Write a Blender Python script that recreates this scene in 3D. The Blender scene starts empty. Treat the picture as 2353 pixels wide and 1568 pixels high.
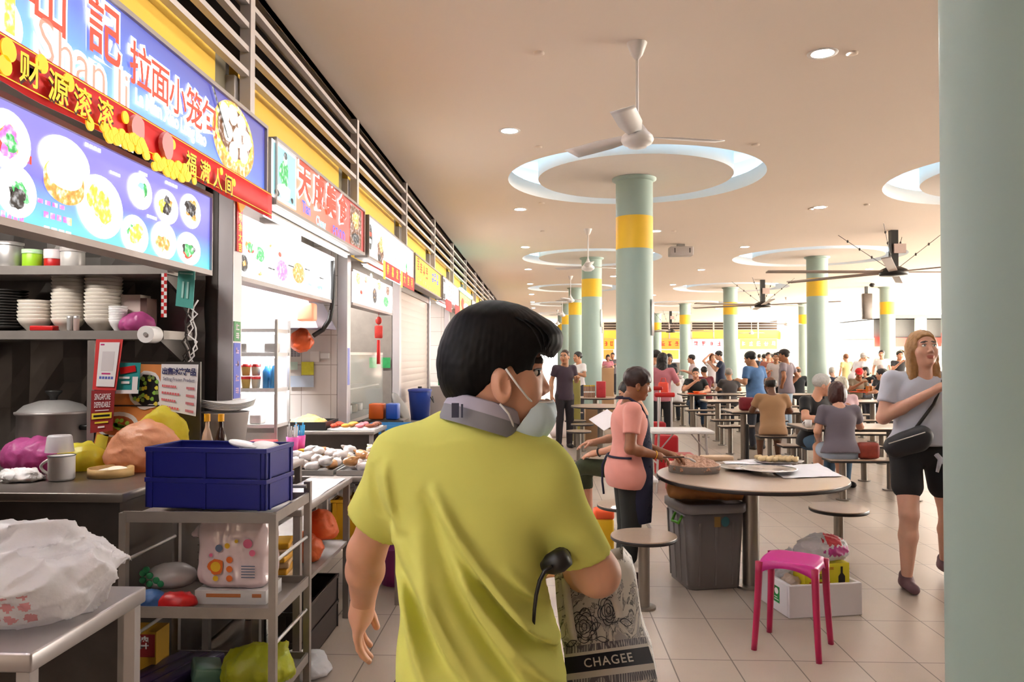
import bpy, math, random
import numpy as np
from mathutils import Vector, Matrix
R = math.radians
PI = math.pi
SC = bpy.context.scene
COL = SC.collection
rng = random.Random(7)

# ------------------------------------------------------------------ camera, world, exposure
FPX = 1750.0
CAM_H = 1.6
cam_d = bpy.data.cameras.new('camera')
cam_d.sensor_width = 36.0
cam_d.lens = FPX / 2353 * 36.0
cam_d.clip_end = 300
cam = bpy.data.objects.new('camera', cam_d)
COL.objects.link(cam)
PITCH = math.atan(32 / FPX)
YAW = math.atan(63.5 / FPX)
cam.location = (0, 0, CAM_H)
cam.rotation_euler = (PI / 2 + PITCH, 0, YAW)
SC.camera = cam
cam_d.dof.use_dof = False
cam_d.dof.focus_distance = 5.0
cam_d.dof.aperture_fstop = 7.0

world = bpy.data.worlds.new('world')
SC.world = world
world.use_nodes = True
_bg = world.node_tree.nodes['Background']
_bg.inputs[0].default_value = (1.0, 0.95, 0.89, 1)
_bg.inputs[1].default_value = 3.0
SC.view_settings.view_transform = 'Standard'
SC.view_settings.look = 'None'
SC.view_settings.gamma = 1
SC.view_settings.use_curve_mapping = False
SC.view_settings.exposure = 1.62
SC.cycles.max_bounces = 5
SC.cycles.diffuse_bounces = 3
SC.cycles.glossy_bounces = 2
SC.cycles.transmission_bounces = 4
SC.cycles.transparent_max_bounces = 6
SC.cycles.caustics_reflective = False
SC.cycles.caustics_refractive = False
SC.cycles.sample_clamp_indirect = 4.0

def lamp(name, kind, loc, power, col=(1, 1, 1), size=1.0, size_y=None, rot=(0, 0, 0), spread=None):
    d = bpy.data.lights.new(name, kind)
    d.energy = power
    d.color = col
    if kind == 'AREA':
        d.shape = 'RECTANGLE' if size_y else 'DISK'
        d.size = size
        if size_y:
            d.size_y = size_y
        if spread:
            d.spread = spread
    o = bpy.data.objects.new(name, d)
    o.location = loc
    o.rotation_euler = rot
    COL.objects.link(o)
    return o

# the sun stands over the stalls' roof and lights only the ground outside
sun = lamp('sun', 'SUN', (0, 0, 20), 45.0, (1, .95, .86), rot=(0, R(-32), 0))
sun.data.angle = R(1)

# ------------------------------------------------------------------ picture to place
_CR = cam.rotation_euler.to_matrix()
def ray(px, py):
    return _CR @ Vector(((px - 1176.5) / FPX, -(py - 784.0) / FPX, -1.0))
def at(px, py, Y):
    "point of the place seen at a pixel of the photograph, at depth Y"
    d = ray(px, py)
    return Vector((0, 0, CAM_H)) + d * (Y / d.y)
def atz(px, py, z):
    d = ray(px, py)
    return Vector((0, 0, CAM_H)) + d * ((z - CAM_H) / d.z)

# ------------------------------------------------------------------ materials
def lin(c):
    if isinstance(c, str):
        c = [int(c[i:i + 2], 16) / 255 for i in (0, 2, 4)]
    return tuple(x / 12.92 if x <= .04045 else ((x + .055) / 1.055) ** 2.4 for x in c)
_M = {}
def mat(name, col, rough=.5, metal=0., emit=0., var=.06, scale=8., spec=None, alpha=None, sheen=0., trans=0., sub=0., bump=0., coat=0.):
    "procedural principled material; var = noise variation of the colour"
    if name in _M:
        return _M[name]
    m = bpy.data.materials.new(name)
    m.use_nodes = True
    nt = m.node_tree
    b = nt.nodes['Principled BSDF']
    c = lin(col)
    b.inputs['Roughness'].default_value = rough
    b.inputs['Metallic'].default_value = metal
    if spec is not None:
        b.inputs['Specular IOR Level'].default_value = spec
    if alpha is not None:
        b.inputs['Alpha'].default_value = alpha
    if trans:
        b.inputs['Transmission Weight'].default_value = trans
    if coat:
        b.inputs['Coat Weight'].default_value = coat
    if sub:
        b.inputs['Subsurface Weight'].default_value = sub
        b.inputs['Subsurface Radius'].default_value = (.012, .004, .002)
    if sheen:
        b.inputs['Sheen Weight'].default_value = sheen
    b.inputs['Base Color'].default_value = (*c, 1)
    if var or bump:
        tc = nt.nodes.new('ShaderNodeTexCoord')
        nz = nt.nodes.new('ShaderNodeTexNoise')
        nz.inputs['Scale'].default_value = scale
        nz.inputs['Detail'].default_value = 3
        nt.links.new(tc.outputs['Object'], nz.inputs['Vector'])
        if var:
            mx = nt.nodes.new('ShaderNodeMix')
            mx.data_type = 'RGBA'
            mx.inputs[6].default_value = (*[x * (1 - var) for x in c], 1)
            mx.inputs[7].default_value = (*[min(1, x * (1 + var)) for x in c], 1)
            nt.links.new(nz.outputs[0], mx.inputs[0])
            nt.links.new(mx.outputs[2], b.inputs['Base Color'])
        if bump:
            bp = nt.nodes.new('ShaderNodeBump')
            bp.inputs['Strength'].default_value = bump
            bp.inputs['Distance'].default_value = .02
            nt.links.new(nz.outputs[0], bp.inputs['Height'])
            nt.links.new(bp.outputs[0], b.inputs['Normal'])
    if emit:
        b.inputs['Emission Color'].default_value = (*c, 1)
        b.inputs['Emission Strength'].default_value = emit
    _M[name] = m
    return m
def nodes_of(name):
    m = bpy.data.materials.new(name)
    m.use_nodes = True
    _M[name] = m
    return m, m.node_tree, m.node_tree.nodes['Principled BSDF']

def tile_mat(name, c1, c2, grout, bw, bh, mortar, rough, loc=(0, 0, 0), rot=(0, 0, 0), offset=0., coat=0.):
    m, nt, b = nodes_of(name)
    tc = nt.nodes.new('ShaderNodeTexCoord')
    mp = nt.nodes.new('ShaderNodeMapping')
    mp.inputs['Location'].default_value = loc
    mp.inputs['Rotation'].default_value = rot
    br = nt.nodes.new('ShaderNodeTexBrick')
    br.offset = offset
    br.squash = 1
    br.inputs['Scale'].default_value = 1
    br.inputs['Color1'].default_value = (*lin(c1), 1)
    br.inputs['Color2'].default_value = (*lin(c2), 1)
    br.inputs['Mortar'].default_value = (*lin(grout), 1)
    br.inputs['Mortar Size'].default_value = mortar
    br.inputs['Mortar Smooth'].default_value = .1
    br.inputs['Brick Width'].default_value = bw
    br.inputs['Row Height'].default_value = bh
    nz = nt.nodes.new('ShaderNodeTexNoise')
    nz.inputs['Scale'].default_value = 2.2
    nz.inputs['Detail'].default_value = 5
    mx = nt.nodes.new('ShaderNodeMix')
    mx.data_type = 'RGBA'
    mx.blend_type = 'MULTIPLY'
    mx.inputs[0].default_value = 1
    rp = nt.nodes.new('ShaderNodeMapRange')
    rp.inputs[3].default_value = .86
    rp.inputs[4].default_value = 1.08
    L = nt.links.new
    L(tc.outputs['Object'], mp.inputs[0]); L(mp.outputs[0], br.inputs['Vector'])
    L(tc.outputs['Object'], nz.inputs['Vector']); L(nz.outputs[0], rp.inputs[0])
    L(br.outputs['Color'], mx.inputs[6]); L(rp.outputs[0], mx.inputs[7])
    L(mx.outputs[2], b.inputs['Base Color'])
    b.inputs['Roughness'].default_value = rough
    b.inputs['Coat Weight'].default_value = coat
    return m

# ------------------------------------------------------------------ objects
def tag(o, label=None, cat=None, group=None, kind=None):
    if label: o['label'] = label
    if cat: o['category'] = cat
    if group: o['group'] = group
    if kind: o['kind'] = kind
    return o
def thing(name, label, cat, loc=(0, 0, 0), rz=0., group=None):
    o = bpy.data.objects.new(name, None)
    o.empty_display_size = .1
    COL.objects.link(o)
    o.location = loc
    o.rotation_euler = (0, 0, rz)
    return tag(o, label, cat, group)
def kids(o):
    return [c for c in bpy.data.objects if c.parent == o]
def dup(root, loc, rz=0., label=None, group=None):
    ch = [(c, [g for g in c.children]) for c in root.children]
    r = root.copy(); COL.objects.link(r)
    r.location = loc; r.rotation_euler = (0, 0, rz)
    if label: r['label'] = label
    if group: r['group'] = group
    for c, gs in ch:
        c2 = c.copy(); COL.objects.link(c2); c2.parent = r
        for g in gs:
            g2 = g.copy(); COL.objects.link(g2); g2.parent = c2
    return r
def origin(o):
    v = Vector((0, 0, 0))
    while o is not None:
        v += o.location
        o = o.parent
    return v
def rotm(rx=0, ry=0, rz=0):
    return np.array(Matrix.Rotation(rz, 3, 'Z') @ Matrix.Rotation(ry, 3, 'Y') @ Matrix.Rotation(rx, 3, 'X'))

class MB:
    "collects shapes and links them as ONE mesh object"
    def __init__(s):
        s.v = []; s.f = []; s.m = []; s.n = 0; s.mi = 0; s.sm = []
    def add(s, V, F, sm=False, mi=None):
        s.v.extend([tuple(float(c) for c in p) for p in V])
        b = s.n
        s.f.extend([tuple(int(i) + b for i in f) for f in F])
        s.m.extend([s.mi if mi is None else mi] * len(F))
        s.sm.extend([sm] * len(F))
        s.n += len(V)
        return s
    def use(s, mi):
        s.mi = mi
        return s
    def box(s, c, d, r=None, taper=1.):
        x, y, z = d[0] / 2, d[1] / 2, d[2] / 2
        t = taper
        V = np.array([(-x*t,-y*t,-z),(x*t,-y*t,-z),(x*t,y*t,-z),(-x*t,y*t,-z),(-x,-y,z),(x,-y,z),(x,y,z),(-x,y,z)])
        if r is not None:
            V = V @ np.array(r).T
        return s.add(V + np.array(c), [(0,3,2,1),(4,5,6,7),(0,1,5,4),(1,2,6,5),(2,3,7,6),(3,0,4,7)])
    def bb(s, a, b):
        a = np.minimum(a, b) if False else np.array(a, float); b = np.array(b, float)
        return s.box((a + b) / 2, np.abs(b - a))
    def bevbox(s, c, d, bv=.01, r=None, seg=2):
        "box with rounded edges (stacked rounded-rectangle rings)"
        x, y, z = d[0] / 2, d[1] / 2, d[2] / 2
        bv = min(bv, x * .95, y * .95, z * .95)
        def ring(hx, hy, rr, zz):
            out = []
            for cx, cy, a0 in ((1, 1, 0), (-1, 1, 90), (-1, -1, 180), (1, -1, 270)):
                for k in range(seg + 1):
                    a = R(a0 + 90 * k / seg)
                    out.append((cx * (hx - rr) + rr * math.cos(a), cy * (hy - rr) + rr * math.sin(a), zz))
            return out
        rings = []
        for k in range(seg + 1):
            a = PI / 2 * k / seg
            i = bv * (1 - math.sin(a))
            rings.append(ring(x - i, y - i, max(bv - i, 1e-4), -z + bv * (1 - math.cos(a))))
        for k in range(seg, -1, -1):
            a = PI / 2 * k / seg
            i = bv * (1 - math.sin(a))
            rings.append(ring(x - i, y - i, max(bv - i, 1e-4), z - bv * (1 - math.cos(a))))
        n = len(rings[0])
        V = np.array([p for q in rings for p in q])
        F = [tuple(range(n - 1, -1, -1)), tuple(range((len(rings) - 1) * n, len(rings) * n))]
        for a in range(len(rings) - 1):
            for k in range(n):
                F.append((a*n+k, a*n+(k+1) % n, (a+1)*n+(k+1) % n, (a+1)*n+k))
        if r is not None:
            V = V @ np.array(r).T
        return s.add(V + np.array(c), F, True)
    def cyl(s, a, b, r0, r1=None, n=20, caps=True, sm=True):
        a = Vector(a); b = Vector(b); r1 = r0 if r1 is None else r1
        d = (b - a)
        q = d.to_track_quat('Z', 'Y').to_matrix()
        V = []
        for p, r in ((a, r0), (b, r1)):
            for k in range(n):
                t = 2 * PI * k / n
                V.append(p + q @ Vector((r * math.cos(t), r * math.sin(t), 0)))
        F = [(k, (k+1) % n, n+(k+1) % n, n+k) for k in range(n)]
        s.add(V, F, sm)
        if caps:
            s.add(V, [tuple(range(n-1, -1, -1)), tuple(range(n, 2*n))], False)
        return s
    def tube(s, pts, r, n=8, sm=True, closed=False):
        pts = [Vector(p) for p in pts]
        m = len(pts)
        rr = r if hasattr(r, '__len__') else [r] * m
        V = []
        up = None
        for i, p in enumerate(pts):
            if closed:
                t = pts[(i+1) % m] - pts[i-1]
            else:
                t = pts[min(i+1, m-1)] - pts[max(i-1, 0)]
            if t.length < 1e-9:
                t = Vector((0, 0, 1))
            t.normalize()
            if up is None:
                up = t.orthogonal().normalized()
            else:
                up = (up - t * up.dot(t))
                up = up.normalized() if up.length > 1e-6 else t.orthogonal().normalized()
            w = t.cross(up)
            for k in range(n):
                a = 2 * PI * k / n
                V.append(p + (up * math.cos(a) + w * math.sin(a)) * rr[i])
        F = []
        for i in range(m if closed else m - 1):
            for k in range(n):
                j = (i+1) % m
                F.append((i*n+k, i*n+(k+1) % n, j*n+(k+1) % n, j*n+k))
        if not closed:
            F += [tuple(range(n-1, -1, -1)), tuple(range((m-1)*n, m*n))]
        return s.add(V, F, sm)
    def lathe(s, prof, c=(0, 0, 0), n=32, sm=True, r=None, sx=1., sy=1., a0=0., a1=2 * PI):
        "profile [(radius, z)] turned about z"
        full = abs(a1 - a0 - 2 * PI) < 1e-6
        nn = n if full else n + 1
        V = []
        for pr, pz in prof:
            for k in range(nn):
                a = a0 + (a1 - a0) * k / n
                V.append((max(pr, 1e-5) * math.cos(a) * sx, max(pr, 1e-5) * math.sin(a) * sy, pz))
        V = np.array(V)
        if r is not None:
            V = V @ np.array(r).T
        F = []
        for i in range(len(prof) - 1):
            for k in range(n):
                j = (k+1) % nn
                F.append((i*nn+k, i*nn+j, (i+1)*nn+j, (i+1)*nn+k))
        return s.add(V + np.array(c), F, sm)
    def ell(s, c, rad, n=16, r=None, m=10):
        prof = [(math.sin(PI*i/m), -math.cos(PI*i/m)) for i in range(m+1)]
        V = []
        for pr, pz in prof:
            for k in range(n):
                a = 2*PI*k/n
                V.append((max(pr, 1e-4)*math.cos(a)*rad[0], max(pr, 1e-4)*math.sin(a)*rad[1], pz*rad[2]))
        V = np.array(V)
        if r is not None:
            V = V @ np.array(r).T
        F = [(i*n+k, i*n+(k+1) % n, (i+1)*n+(k+1) % n, (i+1)*n+k) for i in range(m) for k in range(n)]
        return s.add(V+np.array(c), F, True)
    def poly(s, pts, fr, c0=0., c1=None):
        "flat polygon in frame fr (a,b) at height c0; c1 = extruded thickness"
        n = len(pts)
        if c1 is None:
            return s.add([fr(a, b, c0) for a, b in pts], [tuple(range(n))])
        V = [fr(a, b, c0) for a, b in pts] + [fr(a, b, c1) for a, b in pts]
        F = [tuple(range(n-1, -1, -1)), tuple(range(n, 2*n))] + [(k, (k+1) % n, n+(k+1) % n, n+k) for k in range(n)]
        return s.add(V, F)
    def rect(s, fr, a0, b0, a1, b1, c0, c1=None):
        return s.poly([(a0, b0), (a1, b0), (a1, b1), (a0, b1)], fr, c0, c1)
    def disc(s, fr, a, b, ra, rb=None, c0=0., c1=None, n=20, wob=0., seed=0, rot=0.):
        rb = ra if rb is None else rb
        q = random.Random(seed)
        ph = [q.uniform(0, 6.28) for _ in range(3)]
        P = []
        for k in range(n):
            t = 2*PI*k/n
            w = 1 + wob*(math.sin(3*t+ph[0])+math.sin(5*t+ph[1])*.7+math.sin(7*t+ph[2])*.5)
            x, y = ra*w*math.cos(t), rb*w*math.sin(t)
            P.append((a + x*math.cos(rot)-y*math.sin(rot), b + x*math.sin(rot)+y*math.cos(rot)))
        return s.poly(P, fr, c0, c1)
    def text(s, fr, txt, a, b, size, c0=0., bold=0., align='C', sx=1., space=1., rot=0.):
        V, F = text_geo(txt, bold, align, space)
        ca, sa = math.cos(rot), math.sin(rot)
        return s.add([fr(a + (x*ca*sx-y*sa)*size, b + (x*sa*sx+y*ca)*size, c0) for x, y in V], F)
    def build(s, name, mats, parent=None, world=False, sm=None, bev=0., sub=0, solid=0.):
        me = bpy.data.meshes.new(name)
        me.from_pydata(s.v, [], s.f)
        mats = mats if isinstance(mats, (list, tuple)) else [mats]
        for m in mats:
            me.materials.append(m)
        me.polygons.foreach_set('material_index', s.m)
        me.polygons.foreach_set('use_smooth', s.sm if sm is None else [sm]*len(s.f))
        o = bpy.data.objects.new(name, me)
        COL.objects.link(o)
        if parent is not None:
            o.parent = parent
            if world:
                g = origin(parent)
                me.transform(Matrix.Translation(-g))
        elif world is not True and world:
            pass
        me.update()
        if bev:
            md = o.modifiers.new('edge', 'BEVEL'); md.width = bev; md.segments = 2; md.limit_method = 'ANGLE'
        if solid:
            md = o.modifiers.new('thick', 'SOLIDIFY'); md.thickness = solid; md.offset = 0
        if sub:
            md = o.modifiers.new('smooth', 'SUBSURF'); md.levels = sub; md.render_levels = sub
        return o
def setorigin(o, loc):
    "moves a top-level mesh's origin to loc without moving the mesh"
    o.data.transform(Matrix.Translation(-Vector(loc)))
    o.location = loc
    return o
_T = {}
def text_geo(txt, bold=0., align='C', space=1.):
    k = (txt, bold, align, space)
    if k not in _T:
        c = bpy.data.curves.new('lettering', 'FONT')
        c.body = txt; c.offset = bold; c.size = 1; c.resolution_u = 3; c.space_character = space
        c.align_x = {'C': 'CENTER', 'L': 'LEFT', 'R': 'RIGHT'}[align]
        c.align_y = 'CENTER'
        o = bpy.data.objects.new('lettering', c)
        COL.objects.link(o)
        dg = bpy.context.evaluated_depsgraph_get()
        me = bpy.data.meshes.new_from_object(o.evaluated_get(dg))
        _T[k] = ([(v.co.x, v.co.y) for v in me.vertices], [tuple(p.vertices) for p in me.polygons])
        bpy.data.objects.remove(o); bpy.data.curves.remove(c); bpy.data.meshes.remove(me)
    return _T[k]
def frame(o, u, v, n):
    o, u, v, n = Vector(o), Vector(u), Vector(v), Vector(n)
    return lambda a, b, c=0.: o + u*a + v*b + n*c
def fac(X, Y, Z):   # on a facade looking into the hall: a along +Y, b up, c towards the hall
    return frame((X, Y, Z), (0, 1, 0), (0, 0, 1), (1, 0, 0))
def fcam(X, Y, Z, rz=0.):  # faces the way the picture is taken from: a along +X, b up, c towards -Y
    c, s_ = math.cos(rz), math.sin(rz)
    return frame((X, Y, Z), (c, s_, 0), (0, 0, 1), (s_, -c, 0))
def ftop(X, Y, Z, rz=0.):  # lies flat: a along +X, b along +Y, c up
    c, s_ = math.cos(rz), math.sin(rz)
    return frame((X, Y, Z), (c, s_, 0), (-s_, c, 0), (0, 0, 1))

# ------------------------------------------------------------------ blended solids (one continuous skin)
def cap(a, b, r0, r1=None):
    return ('c', np.array(a, float), np.array(b, float), r0, r0 if r1 is None else r1)
def ell(c, r, rot=None):
    return ('e', np.array(c, float), np.array(r, float), None if rot is None else np.array(rot, float))
def prof(zs, cx, cy, hx, hy, p=2.2):
    "stack of superelliptic sections along z"
    return ('p', np.array(zs, float), np.array(cx, float), np.array(cy, float), np.array(hx, float), np.array(hy, float), p)
def sd(pr, P):
    k = pr[0]
    if k == 'c':
        a, b, r0, r1 = pr[1:]
        ba = b - a
        t = np.clip(((P - a) @ ba) / max(ba @ ba, 1e-12), 0, 1)
        return np.linalg.norm(P - a - t[:, None] * ba, axis=1) - (r0 + (r1 - r0) * t)
    if k == 'e':
        Q = P - pr[1]
        if pr[3] is not None:
            Q = Q @ pr[3]
        k0 = np.linalg.norm(Q / pr[2], axis=1)
        k1 = np.linalg.norm(Q / pr[2]**2, axis=1)
        return k0 * (k0 - 1) / np.maximum(k1, 1e-9)
    if k == 'p':
        zs, cx, cy, hx, hy, p = pr[1:]
        z = P[:, 2]
        a = np.interp(z, zs, hx); b = np.interp(z, zs, hy)
        u = np.abs(P[:, 0] - np.interp(z, zs, cx)) / a
        v = np.abs(P[:, 1] - np.interp(z, zs, cy)) / b
        d = ((u**p + v**p) ** (1/p) - 1) * np.minimum(a, b)
        return np.maximum(d, np.maximum(zs[0] - z, z - zs[-1]))
def smin(a, b, k):
    h = np.clip(.5 + .5 * (b - a) / k, 0, 1)
    return b + (a - b) * h - k * h * (1 - h)
def field(prims, P):
    "prims: list of (prim, blend) or (prim, blend, '-') to cut"
    d = None
    for q in prims:
        e = sd(q[0], P)
        if d is None:
            d = e
        elif len(q) > 2 and q[2] == '-':
            d = -smin(-d, e, q[1])
        else:
            d = smin(d, e, q[1])
    return d
def surf(f, lo, hi, h):
    "surface nets: returns vertices and quads of f = 0"
    lo = np.array(lo, float); hi = np.array(hi, float)
    n = np.ceil((hi - lo) / h).astype(int) + 1
    ax = [lo[i] + h * np.arange(n[i]) for i in range(3)]
    V = np.empty(n)
    yy, zz = np.meshgrid(ax[1], ax[2], indexing='ij')
    st = max(1, int(300000 / (n[1] * n[2])))
    for i in range(0, n[0], st):
        xs = ax[0][i:i+st]
        P = np.empty((len(xs), n[1], n[2], 3))
        P[..., 0] = xs[:, None, None]; P[..., 1] = yy; P[..., 2] = zz
        V[i:i+st] = f(P.reshape(-1, 3)).reshape(len(xs), n[1], n[2])
    V[0] = V[-1] = 1; V[:, 0] = V[:, -1] = 1; V[:, :, 0] = V[:, :, -1] = 1
    S = V < 0
    c = np.zeros(tuple(n - 1), int)
    for a in (0, 1):
        for b in (0, 1):
            for d in (0, 1):
                c += S[a:n[0]-1+a, b:n[1]-1+b, d:n[2]-1+d]
    act = (c > 0) & (c < 8)
    I = np.argwhere(act)
    if len(I) == 0:
        return np.zeros((0, 3)), np.zeros((0, 4), int)
    idx = -np.ones(act.shape, int)
    idx[act] = np.arange(len(I))
    acc = np.zeros((len(I), 3)); cnt = np.zeros(len(I))
    cor = [(a, b, d) for a in (0, 1) for b in (0, 1) for d in (0, 1)]
    for p in cor:
        for x in range(3):
            if p[x] == 0:
                q = list(p); q[x] = 1
                v0 = V[I[:, 0]+p[0], I[:, 1]+p[1], I[:, 2]+p[2]]
                v1 = V[I[:, 0]+q[0], I[:, 1]+q[1], I[:, 2]+q[2]]
                m = (v0 < 0) != (v1 < 0)
                t = np.where(m, v0 / np.where(m, v0 - v1, 1), 0)
                pt = np.tile(np.array(p, float), (len(I), 1))
                pt[:, x] = t
                acc[m] += pt[m]; cnt[m] += 1
    W = lo + h * (I + acc / cnt[:, None])
    F = []
    for x in range(3):
        y, z = (x+1) % 3, (x+2) % 3
        sl0 = [slice(None)]*3; sl1 = [slice(None)]*3
        sl0[x] = slice(0, n[x]-1); sl1[x] = slice(1, n[x])
        A = S[tuple(sl0)]; B = S[tuple(sl1)]
        E = np.argwhere(A != B)
        ok = (E[:, y] > 0) & (E[:, z] > 0) & (E[:, y] < n[y]-1) & (E[:, z] < n[z]-1)
        E = E[ok]
        def cell(dy, dz):
            J = E.copy(); J[:, y] += dy; J[:, z] += dz
            return idx[J[:, 0], J[:, 1], J[:, 2]]
        q = np.stack([cell(-1, -1), cell(0, -1), cell(0, 0), cell(-1, 0)], 1)
        fl = ~A[E[:, 0], E[:, 1], E[:, 2]]
        q[fl] = q[fl][:, ::-1]
        F.append(q)
    return W, np.concatenate(F)
def bounds(prims, pad):
    lo = np.full(3, 1e9); hi = -lo
    for q in prims:
        if len(q) > 2:
            continue
        p = q[0]
        if p[0] == 'c':
            r = max(p[3], p[4]); a = np.minimum(p[1], p[2]) - r; b = np.maximum(p[1], p[2]) + r
        elif p[0] == 'e':
            r = p[2] if p[3] is None else np.full(3, p[2].max())
            a = p[1] - r; b = p[1] + r
        else:
            zs, cx, cy, hx, hy = p[1:6]
            a = np.array([(cx-hx).min(), (cy-hy).min(), zs[0]]); b = np.array([(cx+hx).max(), (cy+hy).max(), zs[-1]])
        lo = np.minimum(lo, a); hi = np.maximum(hi, b)
    return lo - pad, hi + pad
def blob(prims, h, disp=None, clip=None):
    lo, hi = bounds(prims, h * 3)
    def f(P):
        d = field(prims, P)
        if disp is not None:
            d = d - disp(P)
        if clip is not None:
            d = np.maximum(d, clip(P))
        return d
    return surf(f, lo, hi, h)
def nmesh(name, V, F, mats, parent=None, fm=None, sm=True):
    me = bpy.data.meshes.new(name)
    nf = len(F); k = F.shape[1]
    me.vertices.add(len(V)); me.loops.add(nf*k); me.polygons.add(nf)
    me.vertices.foreach_set('co', np.asarray(V, np.float32).ravel())
    me.loops.foreach_set('vertex_index', np.asarray(F, np.int32).ravel())
    me.polygons.foreach_set('loop_start', np.arange(0, nf*k, k, dtype=np.int32))
    for m in (mats if isinstance(mats, (list, tuple)) else [mats]):
        me.materials.append(m)
    if fm is not None:
        me.polygons.foreach_set('material_index', np.asarray(fm, np.int32))
    me.polygons.foreach_set('use_smooth', np.full(nf, sm))
    me.update(calc_edges=True)
    o = bpy.data.objects.new(name, me)
    COL.objects.link(o)
    if parent is not None:
        o.parent = parent
    return o
def vnoise(P, s, seed=0):
    "smooth pseudo-noise from summed sines"
    q = np.random.RandomState(seed)
    d = np.zeros(len(P))
    for _ in range(5):
        k = q.normal(size=3) * s
        d += np.sin(P @ k + q.uniform(0, 6.28))
    return d / 5
# ------------------------------------------------------------------ materials of the hall
m_floor = tile_mat('floor_tiles', 'b5a597', 'b0a091', '675a4f', .32, .63, .0035, .32, loc=(-1.004, -4.06, 0))
m_floor.node_tree.nodes['Principled BSDF'].inputs['Specular IOR Level'].default_value = .35
m_ceil = mat('ceiling_paint', 'f5e6d9', .9, var=.03, scale=.35)
m_cove = mat('cove_paint', 'efe6df', .85, var=.02)
m_green = mat('column_green', '9fb3aa', .5, var=.03, scale=3)
m_band = mat('column_yellow', 'f2c230', .5, var=.03)
m_pier = mat('pier_steel', 'c9c4c6', .4, .35, var=.05)
m_steel = mat('brushed_steel', 'c4c0bd', .36, .6, var=.08, scale=20)
m_steel2 = mat('worn_steel', '9c948e', .42, .5, var=.15, scale=12)
m_dsteel = mat('dark_steel', '5a5450', .4, .8, var=.2, scale=9)
m_grey = mat('grey_metal_paint', '9d928c', .5, .1, var=.05)
m_lgrey = mat('light_grey_paint', 'b5aca8', .55, var=.04)
m_louv = mat('louvre_paint', 'cdc3c0', .55, var=.04)
m_yel = mat('fascia_yellow', 'f3c64a', .6, var=.04, scale=2)
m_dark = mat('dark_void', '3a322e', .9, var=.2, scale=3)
m_olive = mat('olive_pier', '7c735f', .7, var=.08)
m_white = mat('white_plastic', 'ece8e6', .4, var=.02)
m_black = mat('black_plastic', '161413', .45, var=.1)
m_red = mat('red_plastic', 'c01818', .4, var=.08)
m_wtile = tile_mat('stall_wall_tiles', 'e9e2dd', 'e3dbd5', 'b5aaa2', .3, .3, .004, .25, rot=(PI/2, 0, 0), coat=.3)
m_lamp = mat('lamp_glow', 'ffffff', .5, emit=130, var=0)
m_covelight = mat('cove_glow', 'a4dcff', .5, emit=4.5, var=0)
m_tube = mat('tube_glow', 'ffffff', .5, emit=14, var=0)
CEIL = 4.0
STRUCT = dict(kind='structure')

# ------------------------------------------------------------------ lights of the place
XR, YE = 16.5, 58.0      # open right edge of the hall, far row of stalls
ROWS = [(1.29, 1.72, [1.95, 10.4, 18.9, 27.4, 35.9, 44.4]), (6.8, 2.0, [10.4, 18.9, 27.4, 35.9, 44.4])]
HOLES = [(x, y, r) for x, r, ys in ROWS for y in ys if y > 5]
LIGHTS = []
for i in range(9):
    LIGHTS.append((-.32, 3.7 + 4.4*i))
for y in (6.1, 14.8, 23.3, 31.8, 40):
    LIGHTS.append((2.25, y))
for i in range(9):
    LIGHTS.append((4.55, 3.4 + 4.55*i))
for i in range(2, 9):
    LIGHTS.append((9.2, 3.4 + 4.55*i))
LIGHTS = [(x, y) for x, y in LIGHTS if all(math.hypot(x-hx, y-hy) > hr+.15 for hx, hy, hr in HOLES)]
for i, (x, y) in enumerate(LIGHTS):
    t = thing('ceiling_downlight', 'round white recessed downlight glowing in the ceiling', 'ceiling light', (x, y, CEIL), group='recessed downlights in the ceiling')
    MB().lathe([(.085, -.004), (.115, -.006), (.118, 0)], n=24).build('trim_ring', m_white, t)
    MB().lathe([(1e-4, -.002), (.088, -.002)], n=24).build('diffuser', m_lamp, t)
# ------------------------------------------------------------------ floor, ceiling, walls
o = MB().add([(-6, -6.2, 0), (17.2, -6.2, 0), (17.2, 59, 0), (-6, 59, 0)], [(0, 1, 2, 3)]).build('floor', m_floor)
tag(o, kind='structure')
m_ground = mat('pale_concrete', 'd9d4cc', .8, var=.1, scale=1)
tag(MB().add([(17.2, -30, 0), (90, -30, 0), (90, 120, 0), (17.2, 120, 0)], [(0, 1, 2, 3)]).add([(-6, 59, 0), (17.2, 59, 0), (17.2, 120, 0), (-6, 120, 0)], [(0, 1, 2, 3)]).build('ground', m_ground), kind='structure')
def ceiling():
    b = MB()
    H = 2.6
    def rect(x0, y0, x1, y1):
        b.add([(x0, y0, CEIL), (x0, y1, CEIL), (x1, y1, CEIL), (x1, y0, CEIL)], [(0, 1, 2, 3)])
    cols = [(x-H, x+H, x) for x, r, ys in ROWS]
    xe = [-1.9, cols[0][0], cols[0][1], cols[1][0], cols[1][1], XR]
    for i in (0, 2, 4):
        rect(xe[i], -6, xe[i+1], YE)
    for (x0, x1, cx), (_, r, ys) in zip(cols, ROWS):
        y = -6
        for cy in ys:
            if cy < 5:
                continue
            rect(x0, y, x1, cy-H)
            n = 64
            sq, ci = [], []
            for k in range(n):
                a = 2*PI*k/n
                c, s_ = math.cos(a), math.sin(a)
                m = H/max(abs(c), abs(s_))
                sq.append((cx+m*c, cy+m*s_, CEIL)); ci.append((cx+r*c, cy+r*s_, CEIL))
            b.add(sq+ci, [(k, n+k, n+(k+1) % n, (k+1) % n) for k in range(n)])
            y = cy+H
        rect(x0, y, x1, YE)
    return tag(b.build('ceiling', m_ceil), kind='structure')
ceiling()
tag(MB().bb((-6, -6.2, CEIL+.75), (XR, YE, CEIL+.8)).build('roof', m_ceil), kind='structure')
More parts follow.
